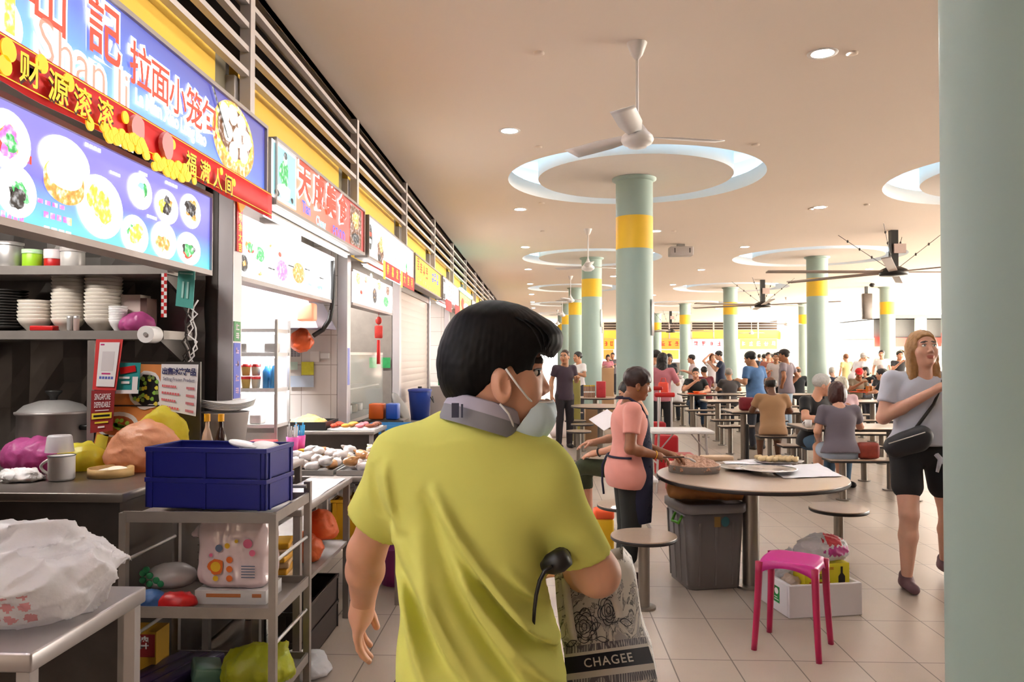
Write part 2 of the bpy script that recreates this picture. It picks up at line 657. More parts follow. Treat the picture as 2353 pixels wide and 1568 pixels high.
for cx, cy, r in HOLES:
    b = MB()
    n = 64
    b.lathe([(r, 0), (r, .2)], (cx, cy, CEIL), n)
    b.lathe([(r, .2), (r+.32, .2)], (cx, cy, CEIL), n)
    b.lathe([(r+.32, .2), (r+.32, .5)], (cx, cy, CEIL), n)
    b.lathe([(r+.32, .5), (1e-3, .5)], (cx, cy, CEIL), n)
    b.lathe([(1e-3, 0), (r*.76, 0)], (cx, cy, CEIL+.002), n, sm=False)
    b.lathe([(r*.76, 0), (r*.76, .3)], (cx, cy, CEIL+.002), n)
    b.lathe([(r*.76, .3), (r*.70, .5)], (cx, cy, CEIL), n)
    o = b.build('ceiling_cove', m_cove)
    tag(o, kind='structure')
    g = MB()
    g.tube([(cx+(r+.17)*math.cos(2*PI*k/40), cy+(r+.17)*math.sin(2*PI*k/40), CEIL+.25) for k in range(40)], .022, 6, closed=True)
    tag(g.build('ceiling_cove_tube', m_covelight), kind='structure')

COLR = .25
def column(x, y, label, top=CEIL):
    b = MB().cyl((x, y, 0), (x, y, 3.03), COLR, n=40).cyl((x, y, 3.47), (x, y, top), COLR, n=40)
    b.lathe([(COLR, top-.05), (COLR+.05, top-.02), (COLR+.05, top)], (x, y, 0), 40)
    o = b.build('column', m_green)
    tag(o, label, 'column', 'round green columns of the hall', 'structure')
    c = MB().cyl((x, y, 3.03), (x, y, 3.47), COLR+.001, n=40).build('yellow_band', m_band, o)
    return o
for x, r, ys in ROWS:
    for i, y in enumerate(ys):
        column(x, y, 'round pale green column with a yellow band near the ceiling')
for y in (18.9, 27.4, 35.9):
    column(12.3, y, 'round pale green column with a yellow band in the far bright part of the hall')
m_back = mat('back_wall_paint', '6a665e', .9)
tag(MB().bb((-6, -6.2, 0), (XR, -6, 4.8)).build('wall_back', m_back), kind='structure')
tag(MB().bb((XR, -6.2, 0), (XR+.2, 6.0, 4.8)).build('wall_right_light_block', m_back), kind='structure')  # unseen wall added to keep daylight off the near column

# ------------------------------------------------------------------ left row of stalls
PD = [1.95, 4.85, 7.7, 10.55, 13.4, 16.3, 19.2, 22.1, 25.0, 27.9, 30.8, 33.7, 36.6]
FX = -1.93
tag(MB().bb((-5.2, -4, 0), (-5.1, YE, 4.8)).build('wall_left', m_wtile), kind='structure')
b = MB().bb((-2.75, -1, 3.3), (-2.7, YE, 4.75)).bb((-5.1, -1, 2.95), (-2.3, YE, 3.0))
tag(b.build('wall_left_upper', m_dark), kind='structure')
tag(MB().bb((-5.1, -1, 2.90), (-2.23, YE, 2.95)).build('ceiling_stalls', m_lgrey), kind='structure')
for k, y in enumerate(PD):
    b = MB().bb((FX-.10, y-.12, 0), (FX, y+.02, 3.38))
    o = b.build('trim_%d' % (k+1), m_pier, bev=.006)
    tag(o, kind='structure')
    tag(MB().bb((-2.1, y-.32, 2.66), (FX-.06, y-.12, 3.5)).build('trim_%d' % (k+31), m_olive), kind='structure')
    tag(MB().bb((-5.1, y-.1, 0), (FX-.11, y-.04, 2.9)).build('wall_partition', (m_dsteel if k < 2 else m_steel2 if k == 3 else m_wtile)), kind='structure')
names = ['blue dumpling stall', 'red photo signboard', 'white signboard with black pill badge', 'plain yellow signboard', 'white signboard with red pennants', 'yellow signboard under the green light bar', 'stall farther down']
y0 = -.95
for k in range(len(PD)):
    ya, yb = (y0 if k == 0 else PD[k-1]), PD[k]
    nm = ['the stall nearest the camera', 'the blue noodle stall sign', 'the red signboard', 'the white signboard with a black pill badge', 'the plain yellow signboard', 'the white signboard with red pennants', 'the sign with the green light bar'][k] if k < 7 else None
    t = thing('louvre_grille', 'grey slatted louvre grille above ' + nm if nm else 'grey slatted louvre grille far down the row of stalls', 'louvre', (-1.88, ya, 3.38), group='louvre grilles over the stalls')
    L = yb - ya
    sb = MB()
    for i in range(5):
        sb.box((0, L/2, .155*i+.018), (.05, L, .036))
    sb.build('slat_panel', m_louv, t)
    MB().box((0, L-.042, .31-.21), (.07, .075, 1.03)).build('post', m_louv, t)
    tag(MB().bb((-2.03, ya+.03, 2.66), (-1.97, yb-.32, 3.5)).build('trim_%d' % (k+51), m_yel), kind='structure')
# ------------------------------------------------------------------ signs and menus over the stalls
def fp(px, py, X):
    d = ray(px, py)
    p = Vector((0, 0, CAM_H)) + d*(X/d.x)
    return p.y, p.z
def emat(name, col, e=1.0, tex=False):
    if name in _M:
        return _M[name]
    m = mat(name, col, .6, emit=e, var=0)
    nt = m.node_tree
    bs_ = nt.nodes['Principled BSDF']
    bs_.inputs['Base Color'].default_value = (*[c*.25 for c in lin(col)], 1)
    if tex:
        c = lin(col)
        tc = nt.nodes.new('ShaderNodeTexCoord'); vo = nt.nodes.new('ShaderNodeTexNoise')
        vo.inputs['Scale'].default_value = 34; vo.inputs['Detail'].default_value = 4
        cr = nt.nodes.new('ShaderNodeValToRGB')
        cr.color_ramp.elements[0].position = .38; cr.color_ramp.elements[1].position = .66
        cr.color_ramp.elements[0].color = (*[x*.55 for x in c], 1); cr.color_ramp.elements[1].color = (*[min(1, x*.5+.6) for x in c], 1)
        el = cr.color_ramp.elements.new(.5); el.color = (*c, 1)
        nt.links.new(tc.outputs['Object'], vo.inputs['Vector']); nt.links.new(vo.outputs[0], cr.inputs[0]); nt.links.new(cr.outputs[0], bs_.inputs['Emission Color'])
    return m
def grad_mat(name, c0, c1, axis, e, x0, x1, c2=None):
    "backlit print: colour runs from c0 to c1 along a direction"
    m, nt, b = nodes_of(name)
    tc = nt.nodes.new('ShaderNodeTexCoord')
    dt = nt.nodes.new('ShaderNodeVectorMath'); dt.operation = 'DOT_PRODUCT'
    dt.inputs[1].default_value = axis
    mr = nt.nodes.new('ShaderNodeMapRange'); mr.inputs[1].default_value = x0; mr.inputs[2].default_value = x1
    cr = nt.nodes.new('ShaderNodeValToRGB')
    cr.color_ramp.elements[0].color = (*lin(c0), 1); cr.color_ramp.elements[1].color = (*lin(c1), 1)
    if c2:
        el = cr.color_ramp.elements.new(.5); el.color = (*lin(c2), 1)
    nt.links.new(tc.outputs['Object'], dt.inputs[0]); nt.links.new(dt.outputs['Value'], mr.inputs[0]); nt.links.new(mr.outputs[0], cr.inputs[0])
    nt.links.new(cr.outputs[0], b.inputs['Emission Color'])
    b.inputs['Base Color'].default_value = (.1, .1, .12, 1)
    b.inputs['Emission Strength'].default_value = e
    return m
E_white = emat('lit_white', 'ffffff', 1.5)
E_salm = emat('lit_salmon', 'ef8a78', 0.55)
E_cream = emat('lit_cream', 'fff6d8', 0.72)
E_red = emat('lit_red', 'e2412a', 0.52)
E_yel = emat('lit_yellow', 'f7d44a', 0.61, True)
E_tan = emat('lit_tan', 'd9a04a', 0.55, True)
E_grn = emat('lit_green', '3fae5c', 0.55, True)
E_dark = emat('lit_dark', '2a2420', 0.33, True)
E_pink = emat('lit_pink', 'ee7fd8', 0.55, True)
E_blue = emat('lit_blue', '4f62d8', 0.55)
E_org = emat('lit_orange', 'f0913a', 0.55, True)
E_cyan = emat('lit_cyan', '8fdcf0', 0.55)
E_brn = emat('lit_brown', '7a4a26', 0.44, True)
PAL = [E_white, E_cream, E_red, E_yel, E_tan, E_grn, E_dark, E_pink, E_blue, E_org, E_cyan, E_brn, E_salm]
iW, iC, iR, iY, iT, iG, iD, iP, iB, iO, iN, iBr, iS = range(13)

def sign_case(name, label, y0, y1, z0, z1, face, X=-1.70, back=-1.842, group='lit signboards over the stalls'):
    t = thing(name, label, 'signboard', (X, y0, z0), group=group)
    L, H = y1-y0, z1-z0
    b = MB().bb((back-X, 0, 0), (-.012, L, H))
    b.build('casing', mat('sign_casing', '7d736d', .5, .2), t, bev=.004)
    f = MB()
    w = .022
    for a in ((0, 0, L, w), (0, H-w, L, H), (0, w, w, H-w), (L-w, w, L, H-w)):
        f.bb((-.012, a[0], a[1]), (.006, a[2], a[3]))
    f.build('frame', m_grey, t)
    fr = fac(-.012, 0, 0)
    MB().rect(fr, w, w, L-w, H-w, .001).build('face_panel', face, t)
    return t, fac(0, -y0, -z0)    # frame that takes true (Y, Z) and gives local points
def LP(t, name, b, mats=PAL):
    return b.build(name, mats, next(c for c in t.children if c.name.startswith('face_panel')))
def strokes(b, fr, a, z, w, h, seed, c=.001, n=5, thick=.16):
    q = random.Random(seed)
    for i in range(n):
        if q.random() < .55:
            yy = z - h/2 + h*(i+.5)/n
            l = w*q.uniform(.55, 1)
            b.rect(fr, a-l/2, yy-h*thick/2, a+l/2, yy+h*thick/2, c)
        else:
            xx = a - w/2 + w*q.uniform(.15, .85)
            l = h*q.uniform(.5, 1)
            b.rect(fr, xx-w*thick/2, z-l/2, xx+w*thick/2, z+l/2, c)
def dish(b, fr, a, z, ra, rb, seed, foods, c=.002, plate=iW):
    q = random.Random(seed)
    b.use(plate).disc(fr, a, z, ra, rb, c, n=28)
    for i, fcol in enumerate(foods):
        n = 3 if len(foods) < 4 else 2
        for _ in range(n):
            r = q.uniform(.22, .42)
            th = q.uniform(0, 6.28); d = q.uniform(.05, .42)
            b.use(fcol).disc(fr, a+ra*d*math.cos(th), z+rb*d*math.sin(th), ra*r, rb*r, c+.0008*(i+1)+.0001*_, n=14, wob=.13, seed=q.randrange(999))

# --- the blue noodle stall sign
SX = -1.70
f_blue = grad_mat('blue_sign_print', '6cc8ff', '2f2aa4', (0, .12, 1), .36, .5, 1.03, '3f6ce2')
t, fr = sign_case('stall_signboard', 'large blue lit signboard with red and white Chinese lettering and a steamer of dumplings', -.9, 4.68, 2.56, 3.03, f_blue)
def both(t, fr, items, bold=(.045, .0), name=('lettering_outline', 'lettering'), cols=(iW, iR)):
    o1, o2 = MB(), MB()
    for (txt, px, py, hpx, sx, sp) in items:
        Y, Z = fp(px, py, SX)
        h = hpx*Y/FPX
        o1.use(cols[0]).text(fr, txt, Y, Z, h, -.006, bold[0], sx=sx, space=sp)
        o2.use(cols[1]).text(fr, txt, Y, Z, h, -.002, bold[1], sx=sx, space=sp)
    LP(t, name[0], o1); LP(t, name[1], o2)
both(t, fr, [('山', 118, 12, 150, .95, 1), ('記', 243, 82, 150, .95, 1), ('拉', 325, 163, 108, .95, 1), ('面', 370, 197, 98, .95, 1), ('小', 410, 229, 92, .95, 1), ('笼', 448, 257, 92, .95, 1), ('包', 483, 283, 90, .95, 1)], (.08, .016))
both(t, fr, [('Shan Ji', 203, 160, 140, 1.02, .98)], (.085, -.006), ('latin_lettering_outline', 'latin_lettering'), (iW, iS))
o1 = MB()
Y, Z = fp(402, 278, SX)
o1.use(iW).text(fr, 'La Mian Xiao Long Bao', Y, Z, .09, -.004, .045, sx=.86, space=.95)
LP(t, 'small_lettering', o1)
b = MB()
Y, Z = fp(541, 322, SX)
b.use(iT).disc(fr, Y, Z, .29, .205, -.005, n=40)
b.use(iY).disc(fr, Y, Z+.03, .265, .165, -.0035, n=40)
b.use(iBr).disc(fr, Y, Z+.035, .235, .135, -.0025, n=40)
for i, (dx, dz) in enumerate([(-.14, .09), (-.03, .11), (.09, .09), (.17, .02), (-.1, -.0), (.03, .0), (-.02, -.09), (.12, -.07)]):
    b.use(iC).disc(fr, Y+dx, Z+.02+dz, .062, .056, -.0015+.0003*i, n=16, wob=.04, seed=i)
    b.use(iW).disc(fr, Y+dx-.01, Z+.035+dz, .035, .028, .0015+.0003*i, n=12)
b.use(iD).poly([(Y-.32, Z+.19), (Y-.30, Z+.2), (Y-.1, Z-.02), (Y-.12, Z-.02)], fr, .0045)
LP(t, 'dumpling_picture', b)
b = MB()
Y, Z = fp(22, 40, SX)
b.use(iW).disc(fr, Y-.05, Z-.02, .12, .1, -.004, n=24)
b.use(iY).rect(fr, Y-.02, Z-.05, Y+.03, Z+.12, -.003).use(iR).rect(fr, Y+.02, Z+.1, Y+.14, Z+.15, -.003)
LP(t, 'badge_picture', b)

# --- red new-year banner hung along its lower edge
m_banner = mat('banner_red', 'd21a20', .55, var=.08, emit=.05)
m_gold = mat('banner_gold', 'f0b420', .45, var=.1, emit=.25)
m_goldd = mat('banner_dark_gold', 'b98a1a', .5, var=.1)
t = thing('festive_banner', 'long red new-year banner with gold characters hanging under the blue signboard', 'banner', (-1.665, -.2, 2.44))
Yb0, Yb1 = -.2, 4.66
fr = fac(0, .2, -2.44)
b = MB()
N = 60
V = []
for i in range(N+1):
    y = Yb0 + (Yb1-Yb0)*i/N
    w = .004*math.sin(i*1.3)
    V += [fr(y, 2.445 + .004*math.sin(i*.7), w), fr(y, 2.60, w*.3)]
b.add(V, [(2*i, 2*i+2, 2*i+3, 2*i+1) for i in range(N)], True)
b.build('cloth', m_banner, t, solid=.003)
b = MB()
b2 = MB()
for ch, px, py, h in [('财', 53, 168, 66), ('源', 119, 208, 66), ('滚', 176, 240, 62), ('滚', 229, 266, 58), ('福', 429, 380, 46), ('满', 460, 398, 44), ('人', 490, 414, 42), ('间', 516, 428, 40)]:
    Y, Z = fp(px, py, -1.665)
    b.text(fr, ch, Y, Z, h*1.2*Y/FPX, .024, .015)
    b2.text(fr, ch, Y+.008, Z-.006, h*1.2*Y/FPX, .020, .03)
b.build('lettering', m_gold, t)
b2.build('lettering_shadow', mat('banner_shadow', '4a1408', .7), t)
b = MB()
for zz in (2.459, 2.585):
    b.rect(fr, Yb0, zz, Yb1, zz+.004, .013)
b.build('gold_line', m_gold, t)
for i, (px, py, r) in enumerate([(10, 115, .035), (2, 150, .03), (88, 147, .03), (150, 190, .03), (199, 285, .024), (281, 270, .024), (391, 332, .022), (474, 387, .018), (503, 394, .018), (441, 415, .02), (532, 420, .02)]):
    Y, Z = fp(px, py, -1.66)
    MB().disc(fr, Y, Z, r, r*1.05, .014, .02, n=20).build('gold_coin', m_gold, t)
for j, (pa, pb) in enumerate([((232, 305), (322, 345)), ((350, 372), (420, 402))]):
    b = MB()
    q = random.Random(j)
    (Ya, Za), (Yc, Zc) = fp(*pa, -1.66), fp(*pb, -1.66)
    for i in range(26):
        u = i/25
        b.disc(fr, Ya+(Yc-Ya)*u, Za+(Zc-Za)*u + q.uniform(-.028, .03), .026, .02, .012+.0006*i, .02+.0006*i, n=12)
    b.build('coin_pile', m_gold, t, )
for px, py in ((305, 298), (374, 335)):
    Y, Z = fp(px, py, -1.66)
    b = MB().disc(fr, Y, Z, .05, .06, .011, .03, n=18, wob=.05)
    b.build('paper_ornament', mat('ornament_pink', 'e79a9a', .6), t)
t = thing('hanging_streamer', 'narrow red paper streamer with gold writing on the pier beside the blue signboard', 'streamer', (-1.922, 4.80, 2.35))
fr = fac(0, 0, 0)
MB().rect(fr, -.045, -.09, .045, .32, .0, .003).build('strip', m_banner, t)
b = MB()
for i in range(6):
    b.text(fr, '年年有余大吉'[i], 0, .26-.065*i, .06, .006, .02)
b.build('lettering', m_gold, t)
b = MB().disc(fr, -.0, .27, .07, .1, .008, .016, n=24, wob=.09, seed=3)
b.build('top_ornament', mat('ornament_orange', 'f07d1c', .6, emit=.2), t)

# --- photo menu boxes (lit, under the signs)
f_menu1 = grad_mat('blue_menu_print', '45c0e0', '8a86e4', (0, 0, 1), .5, .02, .36, '5a5cd6')
def menu_box(label, y0, y1, z0, z1, face, X=-1.95, name='menu_lightbox'):
    t = thing(name, label, 'menu board', (X, y0, z0), group='lit picture menus')
    L, H = y1-y0, z1-z0
    MB().bb((-.12, 0, 0), (-.004, L, H)).build('casing', m_lgrey, t)
    f = MB()
    for a in ((-.01, -.03, L+.01, .0), (-.01, H, L+.01, H+.025), (L, 0, L+.012, H)):
        f.bb((-.12, a[0], a[1]), (.012, a[2], a[3]))
    f.build('frame', m_lgrey, t)
    MB().rect(fac(-.004, 0, 0), 0, 0, L, H, .001).build('face_panel', face, t)
    return t, fac(0, -y0, -z0)
t, fr = menu_box('long blue lit menu box with pictures of dumplings and noodle bowls', -.5, 4.43, 2.10, 2.53, f_menu1)
def onmenu(px, py, X=-1.95):
    return fp(px, py, X)
b = MB()
for i, (px, py, rx, ry, foods) in enumerate([
        (18, 322, 60, 72, [iR, iT, iP, iG]), (38, 440, 52, 62, [iG, iD, iG, iD]), (150, 372, 64, 58, [iC, iW]), (231, 476, 58, 74, [iY, iC, iY]),
        (322, 440, 30, 42, [iG, iN, iC]), (383, 476, 29, 40, [iT, iY, iD]), (438, 486, 25, 40, [iO, iT, iD]),
        (310, 540, 34, 46, [iG, iC, iY]), (377, 553, 31, 44, [iG, iC, iT]), (434, 572, 29, 38, [iD, iR, iD, iG])]):
    Y, Z = onmenu(px, py)
    k = Y/FPX
    ra = rx*k*Y/1.95*.97
    dish(b, fr, Y, Z, ra, ry*k, i+3, foods, c=.001)
LP(t, 'dish_pictures', b)
b = MB()
Y, Z = onmenu(148, 425)
for i in range(3):
    b.use(iT if i else iY).disc(fr, Y, Z-.012*i+.02, .135, .085-.004*i, .0012+.0004*i, n=30)
b.use(iC).disc(fr, Y, Z+.04, .12, .06, .003, n=30)
for i in range(5):
    b.use(iW).disc(fr, Y+.08*math.cos(i*1.26), Z+.05+.03*math.sin(i*1.26), .04, .035, .0035+.0002*i, n=14)
LP(t, 'steamer_picture', b)
b = MB()
for i, (px, py, w, h, c) in enumerate([(120, 470, 70, 10, iP), (130, 500, 62, 14, iP), (135, 530, 70, 6, iW), (60, 365, 30, 20, iR), (60, 470, 26, 18, iR), (30, 500, 60, 20, iP), (290, 340, 40, 8, iW), (395, 425, 30, 7, iW), (350, 500, 25, 7, iW), (330, 400, 20, 7, iW), (265, 400, 26, 7, iW), (215, 340, 40, 9, iW), (160, 510, 10, 18, iY)]):
    Y, Z = onmenu(px, py)
    k = Y/FPX
    for j in range(4):
        b.use(c).rect(fr, Y+(w*k*Y/1.95)*(j/4-.5), Z-h*k/2, Y+(w*k*Y/1.95)*(j/4-.32), Z+h*k/2, .001)
LP(t, 'menu_lettering', b)

# --- red signboard
f_red = grad_mat('red_sign_print', 'f08a5a', 'd2301e', (0, 1, .6), .5, .4, 2.3, 'e2502e')
t, fr = sign_case('stall_signboard', 'red lit signboard with white-edged red Chinese lettering and two framed photos', 4.83, 7.33, 2.57, 3.01, f_red)
both(t, fr, [('天', 701, 421, 96, 1., 1), ('成', 734, 446, 86, 1., 1), ('美', 762, 467, 80, 1., 1), ('食', 788, 487, 74, 1., 1)], (.075, .038))
b = MB()
Y, Z = fp(705, 480, SX); b.use(iB).text(fr, 'Tian', Y, Z-.0, .115, -.002, .03)
Y, Z = fp(738, 510, SX); b.use(iN).text(fr, 'Cheng', Y, Z-.01, .1, -.001, .03)
Y, Z = fp(780, 540, SX); b.use(iB).text(fr, 'FOOD', Y, Z, .13, -.002, .02, space=1.15)
LP(t, 'latin_lettering', b)
b = MB()
Y0, _ = fp(624, 400, SX); Y1, _ = fp(683, 440, SX)
b.use(iW).rect(fr, Y0+.02, 2.615, Y1, 2.985, -.008)
b.use(iN).rect(fr, Y0+.045, 2.635, Y1-.02, 2.97, -.007)
b.use(iG).disc(fr, (Y0+Y1)/2+.0, 2.80, .09, .1, -.006, n=20, wob=.1)
b.use(iC).disc(fr, (Y0+Y1)/2+.02, 2.91, .035, .04, -.005, n=14).use(iD).disc(fr, (Y0+Y1)/2+.02, 2.935, .036, .025, -.004, n=14)
b.use(iW).disc(fr, (Y0+Y1)/2+.0, 2.69, .13, .05, -.004, n=20, wob=.1)
b.use(iD).disc(fr, Y0+.11, 2.655, .05, .025, -.003, n=10).disc(fr, Y1-.1, 2.66, .03, .02, -.003, n=10)
LP(t, 'cook_photo', b)
b = MB()
Y0, _ = fp(805, 520, SX); Y1, _ = fp(832, 540, SX)
b.use(iBr).rect(fr, Y0+.02, 2.61, Y1, 2.975, -.008)
b.use(iO).disc(fr, (Y0+Y1)/2, 2.85, .13, .08, -.006, n=18, wob=.12).use(iY).disc(fr, (Y0+Y1)/2, 2.87, .08, .05, -.005, n=14, wob=.12)
b.use(iD).disc(fr, (Y0+Y1)/2, 2.68, .14, .05, -.005, n=14, wob=.1)
LP(t, 'wok_photo', b)
t, fr = menu_box('bright white lit picture menu under the red signboard', 4.9, 7.12, 2.115, 2.495, E_white)
b = MB()
for i, (px, py, rx, ry, foods, pl) in enumerate([(575, 570, 18, 26, [iR, iR, iO, iG], iC), (596, 585, 12, 18, [iG, iG], iG), (590, 620, 22, 24, [iY, iT, iC], iC), (560, 605, 10, 20, [iT], iD), (622, 566, 6, 12, [iO], iW), (648, 622, 13, 24, [iP, iP, iP], iP), (686, 628, 14, 24, [iO, iT, iO], iO), (712, 655, 10, 8, [iN], iW), (735, 662, 10, 10, [iN], iW), (643, 585, 4, 6, [iR], iR)]):
    Y, Z = fp(px, py, -1.95)
    k = Y/FPX
    dish(b, fr, Y, Z, rx*k*Y/1.95, ry*k, i+40, foods, c=.001, plate=pl)
b.use(iD)
for px, py in ((623, 618), (668, 612), (705, 620), (738, 640)):
    Y, Z = fp(px, py, -1.95)
    b.rect(fr, Y-.07, Z-.006, Y+.07, Z+.006, .004)
LP(t, 'dish_pictures', b)

# --- white signboard with the black pill badge
t, fr = sign_case('stall_signboard', 'white lit signboard with a black pill-shaped badge and a brown roast', 7.5, 10.2, 2.57, 3.0, E_white)
b = MB()
Y, Z = fp(852, 545, SX)
b.use(iD).disc(fr, Y, Z, .09, .13, -.004, n=30).use(iR).rect(fr, Y-.05, Z+.01, Y+.05, Z+.05, -.003).use(iW).rect(fr, Y-.04, Z-.06, Y+.04, Z-.02, -.003)
LP(t, 'badge', b)
b = MB()
Y, Z = fp(875, 575, SX)
b.use(iBr).disc(fr, Y, Z-.03, .16, .12, -.004, n=24, wob=.1, seed=4).use(iT).disc(fr, Y+.03, Z+.06, .09, .09, -.003, n=20, wob=.12, seed=5).use(iD).disc(fr, Y-.05, Z-.1, .08, .05, -.002, n=14)
Y, Z = fp(935, 620, SX)
b.use(iG).disc(fr, Y, Z+.02, .06, .07, -.004, n=18, wob=.12).use(iR).disc(fr, Y, Z-.07, .07, .05, -.003, n=18, wob=.12)
LP(t, 'food_picture', b)
b = MB().use(iD)
for i in range(7):
    Y, Z = fp(884+6*i, 541+8.2*i, SX); strokes(b, fr, Y, Z, .06, .035, i, -.003, 3, .12)
for i in range(5):
    Y, Z = fp(898+6.2*i, 588+6.5*i, SX); strokes(b, fr, Y, Z, .085, .075, i+20, -.003, 4, .1)
LP(t, 'lettering', b)
t = thing('festive_banner', 'short red and gold pennant banner under the white signboard with the black pill badge', 'banner', (-1.66, 8.0, 2.44))
for i in range(2):
    a0, a1 = (.05 + 1.02*i, .98 + 1.02*i)
    fr2 = fac(0, 0, 0)
    MB().rect(fr2, a0, .0, a1, .17, 0, .004).build('cloth', m_banner, t)
    b = MB()
    for j in range(3):
        b.text(fr2, '恭喜发大吉利'[3*i+j], a0+.2+.27*j, .085, .12, .006, .03)
    b.build('lettering', m_gold, t)
    MB().rect(fr2, a0-.06, -.03, a0+.06, .17, .005, .007).build('gold_trim', m_gold, t)
t, fr = menu_box('small white lit picture menu over the glass-fronted stall', 7.85, 9.95, 2.15, 2.47, E_white)
b = MB()
for i, (px, py, rx, ry, foods, pl) in enumerate([(823, 640, 5, 14, [iY], iY), (841, 645, 5, 14, [iR, iY], iC), (853, 636, 3, 8, [iG], iG), (861, 680, 5, 18, [iT, iD], iD), (871, 655, 4, 12, [iY], iY), (887, 694, 6, 12, [iG], iG), (891, 668, 4, 12, [iBr], iBr), (830, 672, 3, 5, [iR], iR)]):
    Y, Z = fp(px, py, -1.95)
    k = Y/FPX
    dish(b, fr, Y, Z, rx*k*Y/1.95, ry*k, i+60, foods, c=.001, plate=pl)
LP(t, 'dish_pictures', b)

# --- plain yellow signboard and the shuttered stall under it
f_y = emat('yellow_sign_print', 'f6c548', .42)
t, fr = sign_case('stall_signboard', 'plain yellow signboard with red and violet lettering over the closed shutter', 10.32, 13.1, 2.57, 3.0, f_y)
b = MB().use(iR)
for i in range(4):
    Y, Z = fp(962+6.5*i, 607+7.3*i, SX); strokes(b, fr, Y, Z, .2, .18, i+31, -.003, 5, .12)
b.use(iB)
for i in range(3):
    Y, Z = fp(995+5.4*i, 637+3.5*i, SX); strokes(b, fr, Y, Z, .2, .17, i+41, -.003, 5, .14)
LP(t, 'lettering', b)
b = MB().use(iT)
for i in range(9):
    Y, Z = fp(962+5.2*i, 640+4.5*i, SX); strokes(b, fr, Y, Z, .16, .08, i+51, -.003, 3, .2)
LP(t, 'small_lettering', b)
m_shut = tile_mat('shutter_slats', 'd3c2b8', 'd0bfb5', 'a3928a', 30, .095, .004, .45, rot=(PI/2, 0, PI/2))
t = thing('roller_shutter', 'closed pale pinkish roller shutter below the plain yellow signboard', 'shutter', (-1.97, 10.57, 0))
b = MB()
for i in range(26):
    z = i*.1
    b.add([(0, 0, z), (0, 2.69, z), (.006, 2.69, z+.05), (.006, 0, z+.05), (0, 2.69, z+.1), (0, 0, z+.1)], [(0, 1, 2, 3), (3, 2, 4, 5)], True)
b.build('slat_curtain', mat('shutter_paint', 'd6c5bc', .42, var=.03, scale=2), t)
MB().bb((-.06, 0, 2.5), (.03, 2.69, 2.58)).build('head_box', m_grey, t)
MB().bb((-.01, 0, 0), (.025, 2.69, .05)).build('bottom_bar', m_grey, t)

# --- farther signboards
t, fr = sign_case('stall_signboard', 'white lit signboard with a row of red pennants below, next past the plain yellow one', 13.3, 15.95, 2.57, 3.0, E_white)
b = MB().use(iD).rect(fr, 13.4, 2.6, 13.7, 2.96, -.004).use(iW).rect(fr, 13.45, 2.7, 13.62, 2.9, -.003).use(iR)
for i in range(6):
    strokes(b, fr, 14.1+.25*i, 2.7, .16, .1, i+70, -.003, 3)
b.use(iO)
for i in range(3):
    strokes(b, fr, 14.3+.35*i, 2.87, .2, .14, i+80, -.003, 4)
LP(t, 'lettering', b)
t = thing('festive_banner', 'red pennants hanging under the white signboard past the plain yellow one', 'banner', (-1.66, 13.3, 2.4))
for i in range(2):
    MB().rect(fac(0, 0, 0), .1+1.5*i, 0, 1.0+1.5*i, .2, 0, .004).build('pennant', m_banner, t)
t, fr = sign_case('stall_signboard', 'small yellow lit signboard under a turquoise light bar', 16.1, 18.9, 2.5, 2.98, E_yel)
b = MB().use(iR).disc(fr, 16.8, 2.72, .3, .15, -.004, n=20, wob=.1).use(iW).disc(fr, 17.6, 2.7, .5, .1, -.003, n=20, wob=.1).use(iO).disc(fr, 18.3, 2.72, .3, .18, -.003, n=20, wob=.1)
LP(t, 'food_picture', b)
t = tag(MB().bb((-1.72, 16.15, 2.98), (-1.66, 18.85, 3.04)).build('light_bar', emat('turquoise_glow', '6ff0e0', 2.0)), 'glowing turquoise light bar on top of the small yellow signboard', 'light bar')
t, fr = sign_case('stall_signboard', 'small white and violet lit signboard past the turquoise light bar', 19.1, 21.9, 2.55, 3.0, E_white)
LP(t, 'lettering', MB().use(iB).rect(fr, 19.2, 2.6, 19.9, 2.8, -.004).use(iR).rect(fr, 20.2, 2.7, 21.6, 2.85, -.004))
for i, (c, nm) in enumerate([(E_red, 'red'), (E_yel, 'yellow'), (E_cream, 'cream'), (E_org, 'orange')]):
    t, fr = sign_case('stall_signboard', nm + ' lit signboard far down the row, almost hidden behind the dark-haired head', 22.1+2.9*i, 24.8+2.9*i, 2.57, 3.0, c)
# lamps of the stalls (tubes under the signs and inside) and one added fill tube
m_under = mat('under_sign_white', 'f2f0ee', .5, var=.02)
for k, (ya, yb) in enumerate([(4.9, 7.3), (7.8, 10.2), (13.5, 15.9)]):
    nm = ['the red signboard', 'the white signboard with the black badge', 'the farther white signboard'][k]
    t = thing('tube_lamp', 'white fluorescent tube lamp under ' + nm, 'tube lamp', (-1.84, ya+.1, 2.555), group='tube lamps of the stalls')
    MB().bb((-.03, 0, -.0), (.03, yb-ya-.2, .013)).build('batten', m_under, t)
    MB().cyl((0, .03, -.016), (0, yb-ya-.23, -.016), .013, n=10).build('tube', m_tube, t)
for k, (y, z, p, c) in enumerate([(3.4, 2.85, 16, (1, .95, .9)), (6.3, 2.85, 90, (1, .98, .98)), (9.1, 2.85, 34, (1, .96, .9)), (14.8, 2.85, 25, (1, .97, .92)), (17.7, 2.85, 18, (1, .95, .85))]):
    lamp('stall_light', 'AREA', (-3.2, y, z), p, c, 1.0, .3)
t = thing('tube_lamp', 'unseen fill light added as a tube under the near half of the blue signboard', 'tube lamp', (-1.82, -.7, 2.535), group='tube lamps of the stalls')  # out-of-view tube added to brighten the back of the yellow shirt
MB().bb((-.03, 0, 0), (.03, 2.8, .02)).build('batten', m_under, t)
